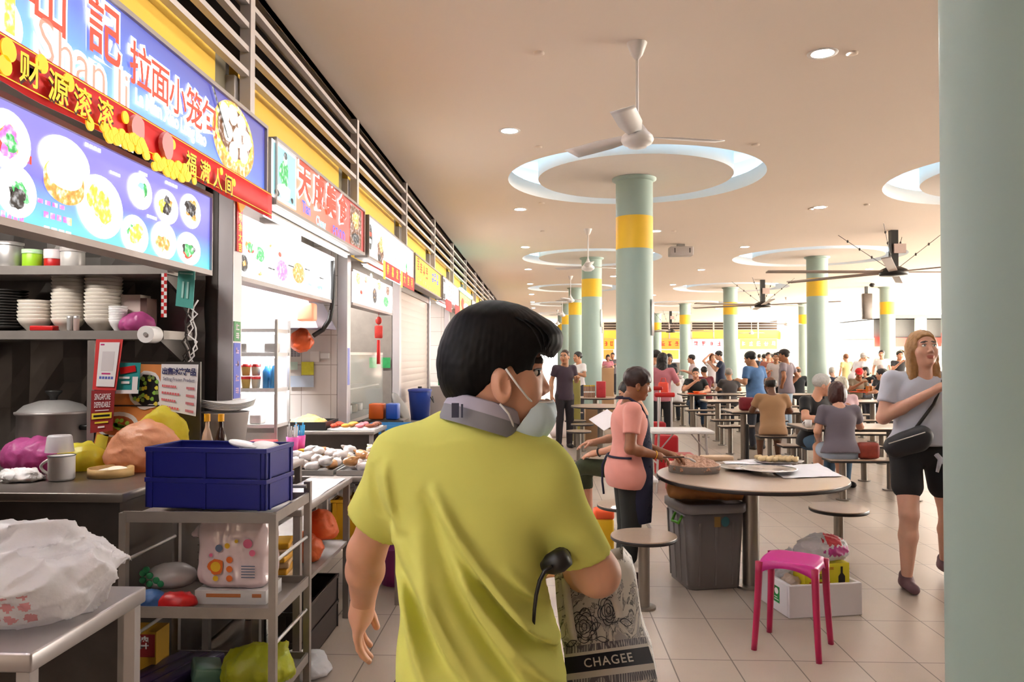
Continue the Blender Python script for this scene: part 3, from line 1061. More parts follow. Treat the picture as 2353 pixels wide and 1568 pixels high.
MB().cyl((0, .03, -.02), (0, 2.77, -.02), .016, n=10).build('tube', mat('fill_tube_glow', 'fff6ee', .5, emit=24, var=0), t)
# ------------------------------------------------------------------ stalls: counters, shelves, tables
def bagmat(name, col, rough=.35, tr=.45, alpha=1.):
    m, nt, b = nodes_of(name)
    out = nt.nodes['Material Output']
    b.inputs['Base Color'].default_value = (*lin(col), 1)
    b.inputs['Roughness'].default_value = rough
    tl = nt.nodes.new('ShaderNodeBsdfTranslucent')
    tl.inputs[0].default_value = (*lin(col), 1)
    nz = nt.nodes.new('ShaderNodeTexNoise'); nz.inputs['Scale'].default_value = 14; nz.inputs['Detail'].default_value = 4
    tc = nt.nodes.new('ShaderNodeTexCoord'); nt.links.new(tc.outputs['Object'], nz.inputs['Vector'])
    bp = nt.nodes.new('ShaderNodeBump'); bp.inputs['Strength'].default_value = .6; bp.inputs['Distance'].default_value = .02
    nt.links.new(nz.outputs[0], bp.inputs['Height']); nt.links.new(bp.outputs[0], b.inputs['Normal'])
    mx = nt.nodes.new('ShaderNodeMixShader'); mx.inputs[0].default_value = tr
    nt.links.new(b.outputs[0], mx.inputs[1]); nt.links.new(tl.outputs[0], mx.inputs[2])
    nt.links.new(mx.outputs[0], out.inputs[0])
    b.inputs['Alpha'].default_value = alpha
    return m
m_bagw = bagmat('white_bag_film', 'f1eef0')
m_bagy = bagmat('yellow_bag_film', 'efe04a')
m_bagp = bagmat('pink_bag_film', 'd564a8')
m_bago = bagmat('peach_bag_film', 'f4b48c')
m_bagr = bagmat('orange_bag_film', 'f5824e')
m_bagg = bagmat('olive_bag_film', 'c9cc3e')
m_clear = mat('clear_plastic', 'f2f2f4', .12, var=0, alpha=.45)
def sack(name, label, cat, c, rad, m, seed=0, ears=2, h=.012, crease=.18, flat=True, mats=None):
    "a filled, tied or open plastic bag: crumpled skin with ear-like handles"
    q = random.Random(seed)
    P = [(ell((0, 0, rad[2]*.85), rad), 0), (ell((q.uniform(-.2, .2)*rad[0], 0, rad[2]*.5), (rad[0]*1.02, rad[1]*.98, rad[2]*.55)), rad[2]*.3)]
    for i in range(ears):
        a = q.uniform(-.9, .9) if ears > 1 else 0
        d = np.array([math.sin(a)*rad[0]*.9, q.uniform(-.3, .3)*rad[1], rad[2]*1.55])
        P.append((cap(d*np.array([.6, 1, .82]), d*np.array([1.1, 1, 1.18]), rad[2]*.2, rad[2]*.09), rad[2]*.35))
    k = 1/max(min(rad), .02)
    def disp(p):
        n = vnoise(p, k*1.6, seed)
        r1 = 1-2*np.abs(vnoise(p, k*2.6, seed+1)); r2 = 1-2*np.abs(vnoise(p, k*5.5, seed+2))
        return rad[2]*crease*(np.abs(n)*1.4-.35 + .55*(r1**3) + .28*(r2**3))
    V, F = blob(P, h, disp, (lambda p: -p[:, 2]) if flat else None)
    o = nmesh(name, V, F, m)
    o.location = c
    return tag(o, label, cat)
def paint(o, mats, fns):
    "gives faces of a skin the printed colour where fn(centre, normal) holds"
    me = o.data
    for m in mats: me.materials.append(m)
    for p in me.polygons:
        for i, f in enumerate(fns):
            if f(p.center, p.normal): p.material_index = i+1
def steel_table(label, x0, x1, y0, y1, z, top=.035, shelf=None, legs=True, m=None, name='steel_table'):
    t = thing(name, label, 'table', (x0, y0, 0))
    m = m or m_steel2
    MB().bevbox(((x1-x0)/2, (y1-y0)/2, z-top/2), (x1-x0, y1-y0, top), .006).build('table_top', m, t)
    if legs:
        for lx in (.03, x1-x0-.03):
            for ly in (.03, y1-y0-.03):
                MB().box((lx, ly, (z-top)/2), (.035, .035, z-top)).build('leg', m, t)
    if shelf:
        for s in shelf:
            MB().bb((.02, .02, s-.02), (x1-x0-.02, y1-y0-.02, s)).build('shelf', m, t)
    return t
def X_of(px, D):
    return at(px, 800, D).x

# --- noodle stall (nearest): counter, partition shelves
t = thing('stall_counter', 'dark steel counter of the noodle stall with a mug, steamer and bags on it', 'counter', (-3.6, 3.24, 0))
MB().bevbox((.9, .75, .98), (1.8, 1.5, .04), .006).build('worktop', mat('counter_steel', '7d746d', .3, .7, var=.15), t)
MB().bb((.02, .03, .02), (1.77, 1.47, .96)).build('body', m_dsteel, t)
for i, (z, xr) in enumerate([(1.74, 376), (2.115, 383)]):
    xe = X_of(xr, 4.28)
    t = thing('wall_shelf', ['lower steel wall shelf holding stacked bowls', 'upper steel wall shelf half behind the blue menu'][i], 'shelf', (-3.9, 4.28, z-.05))
    MB().bb((0, 0, 0), (xe+3.9, .36, .05)).build('shelf_board', m_steel2, t)
    for x in (.3, xe+3.9-.05):
        MB().add([(x, .0, 0), (x, .36, 0), (x, .36, -.16), (x+.02, .0, 0), (x+.02, .36, 0), (x+.02, .36, -.16)], [(0, 1, 2), (5, 4, 3), (0, 2, 5, 3), (1, 4, 5, 2), (0, 3, 4, 1)]).build('bracket', m_dsteel, t)
# foil-lined wall behind
b = MB()
q = random.Random(4)
n1, n2 = 16, 12
V = [(-3.9+1.8*i/n1, 4.715-abs(q.uniform(0, .025)), .95+1.9*j/n2) for j in range(n2+1) for i in range(n1+1)]
b.add(V, [(j*(n1+1)+i, j*(n1+1)+i+1, (j+1)*(n1+1)+i+1, (j+1)*(n1+1)+i) for j in range(n2) for i in range(n1)], False)
tag(b.build('foil_lining', mat('crumpled_foil', '77716c', .3, .75, var=.25, scale=5)), 'crumpled dark foil lining on the side wall of the noodle stall', 'wall lining')
# bowls: every bowl of the stacks
m_bowl = mat('bowl_melamine', 'd9cfc2', .35, var=.03)
m_bowld = mat('bowl_black', '2a2624', .35, var=.05)
def bowl_mesh(r, h):
    return MB().lathe([(r*.42, 0), (r*.45, .006), (r*.8, h*.55), (r, h), (r*.97, h+.003), (r*.76, h*.58), (r*.4, .012), (1e-4, .011)], n=28)
def stack(label, px, D, z, n, r, h, step, m, group, mark=None):
    x = X_of(px, D)
    first = None
    for i in range(n):
        if first is None:
            first = bowl_mesh(r, h).build('bowl', m)
            o = first
            tag(o, label, 'bowl', group)
        else:
            o = first.copy(); COL.objects.link(o)
        o.location = (x+rng.uniform(-.002, .002), D+rng.uniform(-.002, .002), z+step*i)
stack('cream bowl in the first tall nested stack right of the short one', 157, 4.45, 1.74, 13, .095, .075, .0215, m_bowl, 'bowls of the first tall stack on the lower shelf')
stack('cream bowl in the tall nested stack nearest the pink bag', 237, 4.45, 1.74, 13, .105, .075, .0215, m_bowl, 'bowls of the second tall stack on the lower shelf')
stack('cream bowl in the short nested stack on the lower shelf', 80, 4.45, 1.74, 6, .095, .075, .0215, m_bowl, 'bowls of the short stack on the lower shelf')
stack('black plate in the stack at the far end of the lower shelf', 12, 4.45, 1.74, 14, .12, .03, .0165, m_bowld, 'black plates on the lower shelf')
stack('small white bowl stacked beside the pink bag', 271, 4.40, 1.74, 7, .052, .06, .014, m_white, 'small white bowls on the lower shelf')
def jar(name, label, cat, c, r, h, m, lidm=None, lid=.03, parts=True):
    t = thing(name, label, cat, c)
    MB().lathe([(1e-4, 0), (r*.95, 0), (r, .01), (r, h*.93), (r*.92, h)], n=20).build('body', m, t)
    if lidm:
        MB().lathe([(r*1.05, h-.005), (r*1.05, h+lid), (1e-4, h+lid)], n=20).build('lid', lidm, t)
    return t
for i, px in enumerate((160, 175)):
    o = jar('shaker', ['steel shaker standing before the first tall bowl stack', 'pinkish steel shaker beside the steel one before the bowls'][i], 'shaker', (X_of(px, 4.32), 4.32, 1.74), .016, .075, [m_steel, mat('pinkish_steel', 'cdb2ac', .35, .5)][i], m_steel, .012)
o = sack('plastic_bag', 'pink plastic bag of goods at the end of the lower shelf', 'bag', (X_of(316, 4.42), 4.42, 1.74), (.09, .08, .06), m_bagp, 3, 1, .008)
t = thing('paper_cup_box', 'pale box of paper cups behind the pink bag on the lower shelf', 'box', (X_of(311, 4.52), 4.52, 1.74))
MB().bb((-.06, -.06, 0), (.06, .06, .22)).build('carton', mat('box_pale', 'c9b7ad', .6), t)
MB().bb((.06, -.06, 0), (.10, .06, .2)).build('side_panel', mat('box_brown', '5d4038', .6), t)
MB().bevbox((X_of(100, 4.33), 4.335, 1.755), (.14, .06, .03), .006).build('red_dish', m_red)
tag(bpy.data.objects['red_dish'], 'small flat red dish at the front edge of the lower shelf', 'dish')
t = thing('tissue_roll', 'white tissue roll hanging at the end of the lower shelf', 'tissue roll', (X_of(356, 4.27), 4.22, 1.735))
b = MB().cyl((0, -.055, -.02), (0, .05, -.02), .048, n=24)
b.build('paper', m_white, t)
MB().cyl((0, -.06, -.02), (0, .075, -.02), .012, n=12).build('holder', m_steel, t)
# upper shelf
jar('food_tub', 'lime green tub with a clear bag over it on the upper shelf', 'tub', (X_of(73, 4.42), 4.42, 2.115), .055, .09, mat('lime_tub', '9ed02a', .4), mat('clear_green', 'b9dcb0', .3), .02)
jar('food_tub', 'red tub with a clear lid on the upper shelf', 'tub', (X_of(120, 4.42), 4.42, 2.115), .048, .06, m_red, mat('clear_lid', 'e6dada', .25), .05)
jar('steel_pot', 'pale grey pot beside the red tub on the upper shelf', 'pot', (X_of(165, 4.42), 4.42, 2.115), .065, .1, mat('pot_grey', 'd2cdc8', .35, .2), m_lgrey, .02)
jar('steel_pot', 'tall grey steel pot at the near end of the upper shelf', 'pot', (X_of(18, 4.42), 4.42, 2.115), .075, .14, m_steel, m_steel, .015)
# checkered strip, teal notice, cables
t = thing('checkered_strip', 'red and white checkered strip hanging beside the bowls', 'strip', (X_of(376, 4.27), 4.27, 1.815))
b = MB()
for i in range(12):
    for j in range(2):
        b.use((i+j) % 2).rect(fcam(0, 0, 0), -.016+.016*j, .021*i, .016*j, .021*i+.021, 0, .002)
b.build('strip', [m_red, m_white], t)
def sheet(name, label, cat, corners, D, m, thick=.004, extra=None):
    "a flat notice standing at depth D, corners picked in the photograph (tl, tr, br, bl)"
    P = [at(px, py, D) for px, py in corners]
    c = sum(P, Vector())/4
    t = thing(name, label, cat, c)
    MB().add([p-c for p in P]+[p-c+Vector((0, thick, 0)) for p in P], [(0, 3, 2, 1), (4, 5, 6, 7), (0, 1, 5, 4), (1, 2, 6, 5), (2, 3, 7, 6), (3, 0, 4, 7)]).build('sheet', m, t)
    tl, tr, br, bl = [p-c for p in P]
    def fr(a, b_, c_=0.):    # a,b in 0..1 from top left
        top = tl.lerp(tr, a); bot = bl.lerp(br, a)
        return top.lerp(bot, b_) + Vector((0, -.002-c_, 0))
    return t, fr
def tx(b, fr, s, a, v, size, bold=.02, asp=1., c=.001, align='C'):
    V, F = text_geo(s, bold, align, 1.)
    b.add([fr(a + x*size*asp, v - y*size, c) for x, y in V], F)
m_teal = mat('teal_paper', '4fa79c', .6)
t, fr = sheet('notice', 'teal paper notice hanging below the end of the blue menu', 'notice', [(410, 621), (448, 624), (443, 710), (403, 703)], 4.2, m_teal)
MB().rect(fr, .08, .06, .92, .1, .001).rect(fr, .3, .3, .42, .75, .001).rect(fr, .58, .3, .7, .75, .001).build('print', mat('teal_print', 'a9d8cf', .6), t)
q = random.Random(9)
for i in range(5):
    x0 = 425+q.uniform(0, 40)
    pts = [at(x0+q.uniform(-14, 14)*math.sin(k*.9+i), 690+k*16, 4.35+.02*i) for k in range(14)]
    o = MB().tube(pts, .005, 6).build('cable', [m_white, m_dark, m_lgrey, m_dark, m_white][i])
    tag(o, ['pale', 'dark', 'grey', 'second dark', 'second pale'][i] + ' cable hanging in the corner by the steel pier', 'cable')
# rice cooker
c = at(122, 1045, 4.44); c.z = 1.0
t = thing('rice_cooker', 'large grey rice cooker with black lid knob on the stall counter', 'cooker', c)
r = .19
zb = at(122, 950, 4.44).z - 1.0
MB().lathe([(1e-4, 0), (r*.97, 0), (r, .02), (r, zb-.01), (r*1.06, zb), (r*1.06, zb+.012), (r, zb+.016)], n=36).build('body', mat('cooker_grey', '9d9390', .4, .5), t)
MB().lathe([(r*1.0, zb+.014), (r*.8, zb+.05), (r*.4, zb+.075), (1e-4, zb+.08)], n=36).build('lid', m_steel, t)
lid_ = t.children[-1] if False else [c for c in t.children if c.name.startswith('lid')][0]
MB().lathe([(.02, zb+.078), (.022, zb+.1), (.045, zb+.125), (.045, zb+.135), (1e-4, zb+.137)], n=20).build('knob', m_black, lid_)
MB().bevbox((r+.03, -.02, zb-.08), (.09, .05, .03), .01).build('handle', m_black, t)
# notices on a steel post and screen
x0, x1 = X_of(196, 4.08), X_of(456, 4.08)
t = thing('counter_screen', 'upright steel screen on the counter covered with notices and a food poster', 'screen', (x0, 4.1, 1.0))
MB().bb((0, 0, 0), (.04, .03, .68)).build('post', m_steel2, t)
MB().bb((.04, .005, .0), (x1-x0, .02, at(300, 832, 4.08).z-1.0)).build('panel', m_dsteel, t)
m_paper = mat('paper_white', 'efe9ea', .6, var=.02)
m_post = mat('poster_orange', 'd98a4a', .55, var=.3, scale=6)
t, fr = sheet('food_poster', 'orange and black food poster with bowls of noodles on the screen', 'poster', [(262, 836), (372, 838), (372, 1060), (205, 1062)], 4.085, m_post)
b = MB()
b.disc(fr, .72, .27, .3, .2, .001, n=24, wob=.05)
b.use(1).disc(fr, .72, .27, .25, .16, .0015, n=20, wob=.1)
for i in range(26):
    b.use([2, 3, 4][i % 3]).disc(fr, .72+q.uniform(-.2, .2), .27+q.uniform(-.14, .14), .035, .022, .002+.00005*i, n=8, wob=.1)
b.use(0).disc(fr, .3, .62, .33, .13, .001, n=24).use(5).disc(fr, .3, .63, .27, .1, .0015, n=20).use(3)
for i in range(12):
    b.disc(fr, .36+q.uniform(-.1, .1), .62+q.uniform(-.05, .05), .035, .022, .002, n=8)
b.use(1).rect(fr, .0, .42, 1, .435, .0012).use(4).rect(fr, .02, .72, .2, .98, .001).use(1).rect(fr, .1, .93, .5, .95, .001)
b.build('print', [m_white, m_black, mat('print_green', '7f9a52', .6), mat('print_lime', '8cc04a', .6), mat('print_yellow', 'e6d64a', .6), mat('print_brown', 'a4562c', .6)], t)
t, fr = sheet('notice', 'white price list for frozen products headed 出售冰冻产品', 'notice', [(371, 837), (455, 838), (449, 957), (366, 940)], 4.06, m_paper)
b = MB()
for i, ch in enumerate('出售冰冻产品'):
    tx(b, fr, ch, .11+.155*i, .16, .155, .03, 1.1)
tx(b, fr, 'Selling Frozen Product', .5, .32, .1, .0, .95)
b.use(1)
for i in range(4):
    for (a0, a1) in ((.05, .45+.1*(i % 2)), (.72, .95)):
        for k in range(7):
            u = a0+(a1-a0)*k/7
            b.rect(fr, u, .45+.15*i, u+(a1-a0)*.11, .5+.15*i, .001)
b.build('print', [mat('ink_navy', '28285e', .6), mat('ink_red', 'd86a70', .6)], t)
t, fr = sheet('notice', 'teal and white notice with a red tag on the screen', 'notice', [(267, 834), (323, 834), (318, 905), (264, 905)], 4.05, mat('teal_print_bg', '1f8f8f', .6))
b = MB().rect(fr, 0, .88, 1, 1, .001).rect(fr, .72, .45, .95, .9, .0012).rect(fr, .15, .45, .6, .52, .001).rect(fr, .25, .6, .6, .68, .001)
b.use(1).poly([(.15, .16), (.8, .08), (.85, .28), (.2, .38)], fr, .0012)
b.build('print', [m_paper, m_red], t)
t, fr = sheet('payment_notice', 'tall red and white payment notice clipped to the steel post', 'notice', [(221, 780), (282, 780), (266, 898), (212, 896)], 4.03, mat('notice_red', 'd23c3c', .55))
b = MB().rect(fr, .16, .06, .92, .93, .001)
b.use(1).rect(fr, .3, .24, .78, .62, .0014)
b.use(2).rect(fr, .34, .66, .7, .69, .0014).rect(fr, .2, .03+.06, .35, .12, .0014).use(3)
for k in range(5):
    b.rect(fr, .26+.12*k, .73, .35+.12*k, .78, .0014)
b.build('print', [m_paper, mat('print_pale_grey', 'd8cfd2', .6), mat('ink_magenta', 'c2307a', .6), mat('ink_blue', '5a64b8', .6)], t)
t, fr = sheet('payment_notice', 'dark red notice with a yellow strip below the payment notice', 'notice', [(210, 898), (264, 897), (258, 990), (207, 996)], 4.03, mat('notice_maroon', '8e2428', .55))
b = MB()
tx(b, fr, 'SINGAPORE', .5, .16, .21, .01, .62); tx(b, fr, 'DEPENDABLE', .5, .35, .19, .01, .62)
b.rect(fr, .2, .47, .8, .49, .001).rect(fr, .35, .86, .65, .9, .001)
b.use(1).rect(fr, .06, .54, .94, .68, .001).use(2).rect(fr, .14, .585, .86, .635, .0015).use(1).rect(fr, .2, .75, .8, .79, .001)
b.build('print', [m_paper, mat('ink_yellow', 'e8d23a', .6), m_black], t)
# things on the counter
def ctop(px, py, z=1.0):
    p = atz(px, py, z)
    return p
c = ctop(126, 1108); c.y += .05
t = thing('enamel_mug', 'white enamel mug with a dark rim on the stall counter', 'mug', c)
b = MB().lathe([(1e-4, .002), (.052, .002), (.058, .012), (.058, .112), (.061, .118), (.058, .118), (.054, .11), (.054, .012), (1e-4, .01)], n=32)
b.build('cup', m_white, t)
MB().lathe([(.0585, .115), (.0625, .119), (.0575, .121)], n=32).build('rim', mat('mug_rim', '50505a', .4), t)
MB().tube([(-.055-.04*math.sin(PI*k/10), -.01, .03+.07*k/10) for k in range(11)], .007, 8).build('handle', m_white, t)
c = ctop(247, 1097); c.y += .03
t = thing('bamboo_steamer', 'shallow bamboo steamer of dough rounds on the stall counter', 'steamer', c)
MB().lathe([(1e-4, .002), (.104, .002), (.104, .044), (.097, .044), (.097, .012), (1e-4, .012)], n=36).build('rim', mat('bamboo', 'c9a468', .55, var=.15, scale=30), t)
b = MB()
for i in range(5):
    b.ell((-.04+.02*i, .02*(i % 2)-.01, .024+.003*i), (.045, .05, .01), r=rotm(.1, .08*(i-2)))
b.build('dough', mat('dough', 'efe4cf', .6), t)
p = ctop(30, 1092); p.y += .16
sack('plastic_bag', 'pink plastic bag lying on the counter behind the mug', 'bag', p, (.15, .12, .09), m_bagp, 11, 1, .01)
p = ctop(140, 1092); p.y += .17
sack('plastic_bag', 'yellow plastic bag of food on the counter behind the white mug', 'bag', p, (.12, .1, .075), m_bagy, 12, 2, .01)
p = at(137, 1030, 3.7); p.z = 1.12
t = thing('plastic_container', 'clear plastic container upturned on the yellow bag behind the mug', 'container', p)
MB().lathe([(.065, 0), (.055, .075), (.05, .082), (1e-4, .083)], n=24).build('tub', mat('frosted_plastic', 'dcd8dc', .3, alpha=.75), t)
p = Vector((X_of(335, 3.88), 3.88, 1.0))
sack('plastic_bag', 'large peach plastic bag filled with goods beside the blue crate', 'bag', p, (.185, .09, .135), m_bago, 13, 1, .011, crease=.1)
p = Vector((X_of(372, 3.99), 3.99, 1.0))
sack('plastic_bag', 'bright yellow bag behind the large peach bag', 'bag', p, (.15, .06, .165), m_bagy, 14, 1, .011, crease=.08)
p = ctop(18, 1112); p.y += .08
sack('tissue_wad', 'crumpled white tissues at the edge of the counter', 'tissue', p, (.09, .07, .03), m_white, 15, 3, .006, crease=.5)
# sauce bottles, plates on a little counter beside the pier
zz = 1.0
t = steel_table('low steel side table behind the blue crate carrying plates and bottles', -1.785, -1.43, 3.95, 4.6, .97, name='steel_table', shelf=[.4])
for i, px in enumerate((476, 508)):
    p = at(px, 1000, 4.05); p.z = .97
    t = thing('sauce_bottle', ['pale sauce bottle with a yellow cap beside the stacked white plates', 'dark soy sauce bottle with a yellow cap beside the stacked white plates'][i], 'bottle', p)
    MB().lathe([(1e-4, 0), (.03, 0), (.031, .01), (.031, .17), (.02, .215), (.011, .24), (.011, .275)], n=20).build('body', [mat('sauce_pale', 'c8a68e', .2, var=.1), mat('sauce_dark', '2c1814', .15)][i], t)
    MB().cyl((0, 0, .272), (0, 0, .312), .016, n=16).build('cap', mat('cap_yellow', 'eda81e', .4), t)
    MB().lathe([(.0315, .05), (.0318, .05), (.0318, .15), (.0315, .15)], n=20).build('label_band', m_paper, t)
p = at(515, 1000, 4.3); p.z = .97
t = thing('bucket', 'white bucket under the wavy white plates beside the steel pier', 'bucket', p)
MB().lathe([(1e-4, 0), (.1, 0), (.135, .3), (.138, .305), (.13, .305), (.095, .01), (1e-4, .01)], n=28).build('body', m_lgrey, t)
for i in range(5):
    b = MB()
    n1 = 24
    V = []
    for j in range(5):
        for k in range(n1):
            a = 2*PI*k/n1
            rr = .165*j/4
            V.append((rr*math.cos(a), rr*math.sin(a)*.8, .03*(j/4)**2 + .012*math.sin(2*a+.5)*(j/4)))
    b.add(V, [(j*n1+k, j*n1+(k+1) % n1, (j+1)*n1+(k+1) % n1, (j+1)*n1+k) for j in range(4) for k in range(n1)], True)
    o = b.build('plate', m_white, solid=.004)
    o.location = (p.x+.003*i, p.y, .97+.307+.008*i)
    tag(o, 'white wavy-edged plate in the pile on top of the white bucket', 'plate', 'plates piled on the bucket')

# --- steel table in the near corner with a white bag
t = steel_table('low steel table in the near corner with a white carrier bag on it', -2.35, -1.275, 1.88, 2.44, .85, top=.05, m=mat('table_zinc', 'a9a3a2', .35, .6, var=.1))
o = sack('plastic_bag', 'big white carrier bag with faint red print lying on the near steel table', 'bag', (-1.55, 2.17, .85), (.3, .2, .125), m_bagw, 21, 4, .007, crease=.36)
m_rp = mat('faint_red_print', 'dd9aa0', .6)
paint(o, [m_rp], [lambda c, n: n.y < -.2 and .03 < c.z < .11 and .08 < c.x < .19 and math.sin(c.x*150)+math.sin(c.z*170+1) > .25])

# --- trolley with shelves
X0, X1, Y0_, Y1_ = -1.73, -1.10, 3.125, 3.57
t = thing('shelf_trolley', 'steel shelf trolley carrying the blue crates and packed goods', 'trolley', (X0, Y0_, 0))
w, d = X1-X0, Y1_-Y0_
for (x, y) in ((0, 0), (w, 0), (0, d), (w, d)):
    MB().box((x, y+(.02 if y else 0), .5 if y else .472), (.03, .03, 1.0 if y else .944)).build('leg', m_steel2, t)
b = MB()
for z in (.95, .557, .2):
    o = MB().bb((.0, .0, z-.045), (w, d, z-.03)).bb((0, -.012, z-.045), (w, .0, z)).bb((w, 0, z-.045), (w+.012, d, z)).bb((0, d, z-.045), (w, d+.012, z)).build('shelf', m_steel2, t)
for z in (.74, .4):
    MB().cyl((w, 0, z), (w, d, z), .008, n=10).build('side_rail', m_steel, t)
    MB().cyl((0, 0, z), (0, d, z), .008, n=10).build('side_rail', m_steel, t)
MB().cyl((.0, d, .98), (w, d, .98), .009, n=10).build('push_bar', m_steel, t)
b = MB()
for i in range(9):
    b.cyl((.12, d-.02, .6+.035*i), (w-.2, d-.02, .6+.035*i), .003, n=6)
b.build('wire_back', m_dsteel, t)
m_navy = mat('crate_blue', '1b2078', .38, var=.06)
def crate(label, c, rz, L, W, H, m, group=None, name='plastic_crate', ribs=True, wall=.012):
    t = thing(name, label, 'crate', c, rz, group)
    b = MB()
    for a in ((-L/2, -W/2, L/2, -W/2+wall), (-L/2, W/2-wall, L/2, W/2), (-L/2, -W/2, -L/2+wall, W/2), (L/2-wall, -W/2, L/2, W/2)):
        b.bb((a[0], a[1], 0), (a[2], a[3], H))
    b.bb((-L/2, -W/2, 0), (L/2, W/2, .01))
    b.build('shell', m, t, bev=.003)
    b = MB()
    e = .003
    for a in ((-L/2-e, -W/2-e, L/2+e, -W/2+wall), (-L/2-e, W/2-wall, L/2+e, W/2+e), (-L/2-e, -W/2, -L/2+wall, W/2), (L/2-wall, -W/2, L/2+e, W/2)):
        b.bb((a[0], a[1], H-.02), (a[2], a[3], H))
    b.build('rim', m, t, bev=.002)
    if ribs:
        b = MB()
        for x in (-L/2+.03, 0, L/2-.03):
            b.bb((x-.006, -W/2-.006, .0), (x+.006, -W/2, H-.02))
        for y in (-W/2+.03, W/2-.03):
            b.bb((L/2, y-.006, 0), (L/2+.006, y+.006, H-.02))
        b.build('rib', m, t)
    return t
cc = (-1.455, 3.47, .95)
crate('lower of the two stacked navy blue crates on the trolley', (-1.395, 3.30, .951), R(-6), .545, .265, .128, m_navy, 'stacked blue crates')
crate('upper of the two stacked navy blue crates, with white lids inside', (-1.395, 3.30, 1.080), R(-6), .545, .265, .128, m_navy, 'stacked blue crates')
for i in range(7):
    o = MB().lathe([(1e-4, 0), (.055, 0), (.062, .006), (.062, .012), (1e-4, .014)], n=20).build('round_cover', m_white if i > 2 else mat('lid_grey', '9a949e', .4))
    o.location = (-1.40+.045*(i % 3)+(.10 if i > 2 else -.12), 3.30+.04*(i % 2), 1.10+.017*i)
    o.rotation_euler = (.2*(i % 2), .25, 0)
    tag(o, 'round plastic cover lying inside the upper blue crate', 'cover', 'round covers in the upper blue crate')
# goods on the middle shelf
zz = .557
p = at(550, 1300, 3.36)
t = thing('nappy_pack', 'clear-wrapped pink and white pack with orange badges on the trolley', 'pack', (p.x, 3.36, zz+.03))
V, F = blob([(prof([0, .02, .05, .25, .29, .31], [0]*6, [0]*6, [.13, .15, .155, .155, .145, .11], [.08, .098, .1, .1, .09, .06], 5), 0), (cap((-.13, -.02, .25), (-.19, -.03, .22), .03, .012), .04), (cap((-.1, 0, .29), (.1, 0, .3), .03), .04)], .007, lambda P: .005*vnoise(P, 30, 5)+.004*(1-2*np.abs(vnoise(P, 45, 7)))**3, lambda P: -P[:, 2])
nmesh('wrap', V, F, mat('pack_film', 'f6dde0', .18, var=.12, scale=12, coat=.5), t)
fr = fcam(0, -.106, 0)
b = MB()
for (x, z, r, mi) in ((-.06, .1, .034, 0), (-.06, .1, .022, 1), (-.06, .05, .012, 1), (.0, .13, .014, 0), (.0, .09, .014, 0), (.0, .05, .014, 0), (-.01, .19, .012, 1), (-.045, .18, .016, 3), (.03, .21, .008, 1), (-.08, .15, .008, 2), (.08, .2, .02, 2), (.1, .16, .014, 2)):
    b.use(mi).disc(fr, x, z, r, r, .004+.001*mi, n=18, wob=.08 if r > .03 else 0)
for i in range(5):
    b.use(3).rect(fr, .05, .1-.012*i, .11, .104-.012*i, .0)
b.build('print', [mat('badge_orange', 'e8702a', .5), mat('badge_yellow', 'f2c230', .5), mat('print_pink', 'e46a90', .5), mat('print_navy', '5a6a88', .5)], t)
t = thing('carton', 'flat white carton under the pink nappy pack', 'box', (p.x, 3.35, zz-.03))
MB().bb((-.15, -.1, 0), (.16, .1, .058)).build('carton_body', m_white, t)
MB().bb((-.1, -.102, .03), (.05, -.1, .045)).bb((.1, -.102, .03), (.14, -.1, .045)).build('print', mat('print_orange', 'c87a4a', .5), t)
p = at(390, 1340, 3.34)
o = sack('tissue_pack', 'clear pack of paper cups with green dots on the trolley', 'pack', (p.x, 3.36, zz+.012), (.11, .08, .055), mat('pack_clear', 'b9b0ae', .25, coat=.4), 31, 0, .007, crease=.06)
b = MB()
fr = fcam(p.x-.06, 3.285, zz)
for i, (x, z) in enumerate([(-.03, .09), (0, .08), (.03, .06), (-.03, .06), (.0, .045), (.05, .045), (-.015, .105)]):
    o = MB().lathe([(1e-4, -.012), (.013, -.01), (.015, .0), (.011, .003), (1e-4, .003)], n=14, r=rotm(PI/2)).build('paper_cup', mat('cup_green', '2f8a58', .5))
    o.location = fr(x, z, .008)
    tag(o, 'green-bottomed paper cup seen through the clear pack on the trolley', 'cup', 'cups in the clear pack')
p = at(415, 1372, 3.24)
sack('rubber_glove', 'red rubber glove lying at the front of the trolley shelf', 'glove', (p.x, 3.2, zz-.03), (.085, .05, .035), m_red, 33, 3, .006, crease=.15)
p = at(352, 1365, 3.22)
sack('plastic_bag', 'small blue plastic bag beside the red glove on the trolley', 'bag', (p.x, 3.2, zz-.03), (.07, .05, .04), bagmat('blue_bag_film', '5a86c8'), 34, 1, .006)
# goods on the bottom shelf
zl = .17
t = thing('carton', 'red and yellow carton with white characters on the lowest trolley shelf', 'box', (X_of(335, 3.4), 3.40, zl))
MB().bb((-.09, -.06, 0), (.09, .06, .2)).build('carton_body', mat('carton_yellow', 'b98a1a', .6), t)
b = MB().rect(fcam(0, -.061, 0), -.085, .09, .085, .19, .0)
b.build('print', mat('carton_red', '8e1a1c', .6), t)
b = MB().text(fcam(0, -.062, 0), '品牌', 0, .15, .06, .001, .02)
b.build('lettering', m_paper, t)
for i in range(3):
    o = MB().bevbox((0, 0, .03), (.07, .36, .055), .006).build('foil_box', mat('foil_box_violet', '3a2c50', .3, .3, var=.3, scale=20))
    o.location = (X_of(345, 3.25)+.075*i, 3.33, zl)
    o.rotation_euler = (0, 0, R(-18))
    tag(o, 'long dark violet box of foil on the lowest trolley shelf', 'box', 'long boxes on the lowest trolley shelf')
p = X_of(480, 3.3)
MB().bevbox((0, 0, .04), (.12, .16, .07), .01, r=rotm(0, .2, .5)).build('snack_packet', mat('packet_green', '5a7a6a', .3, var=.4, scale=14)).location = (p, 3.3, zl+.01)
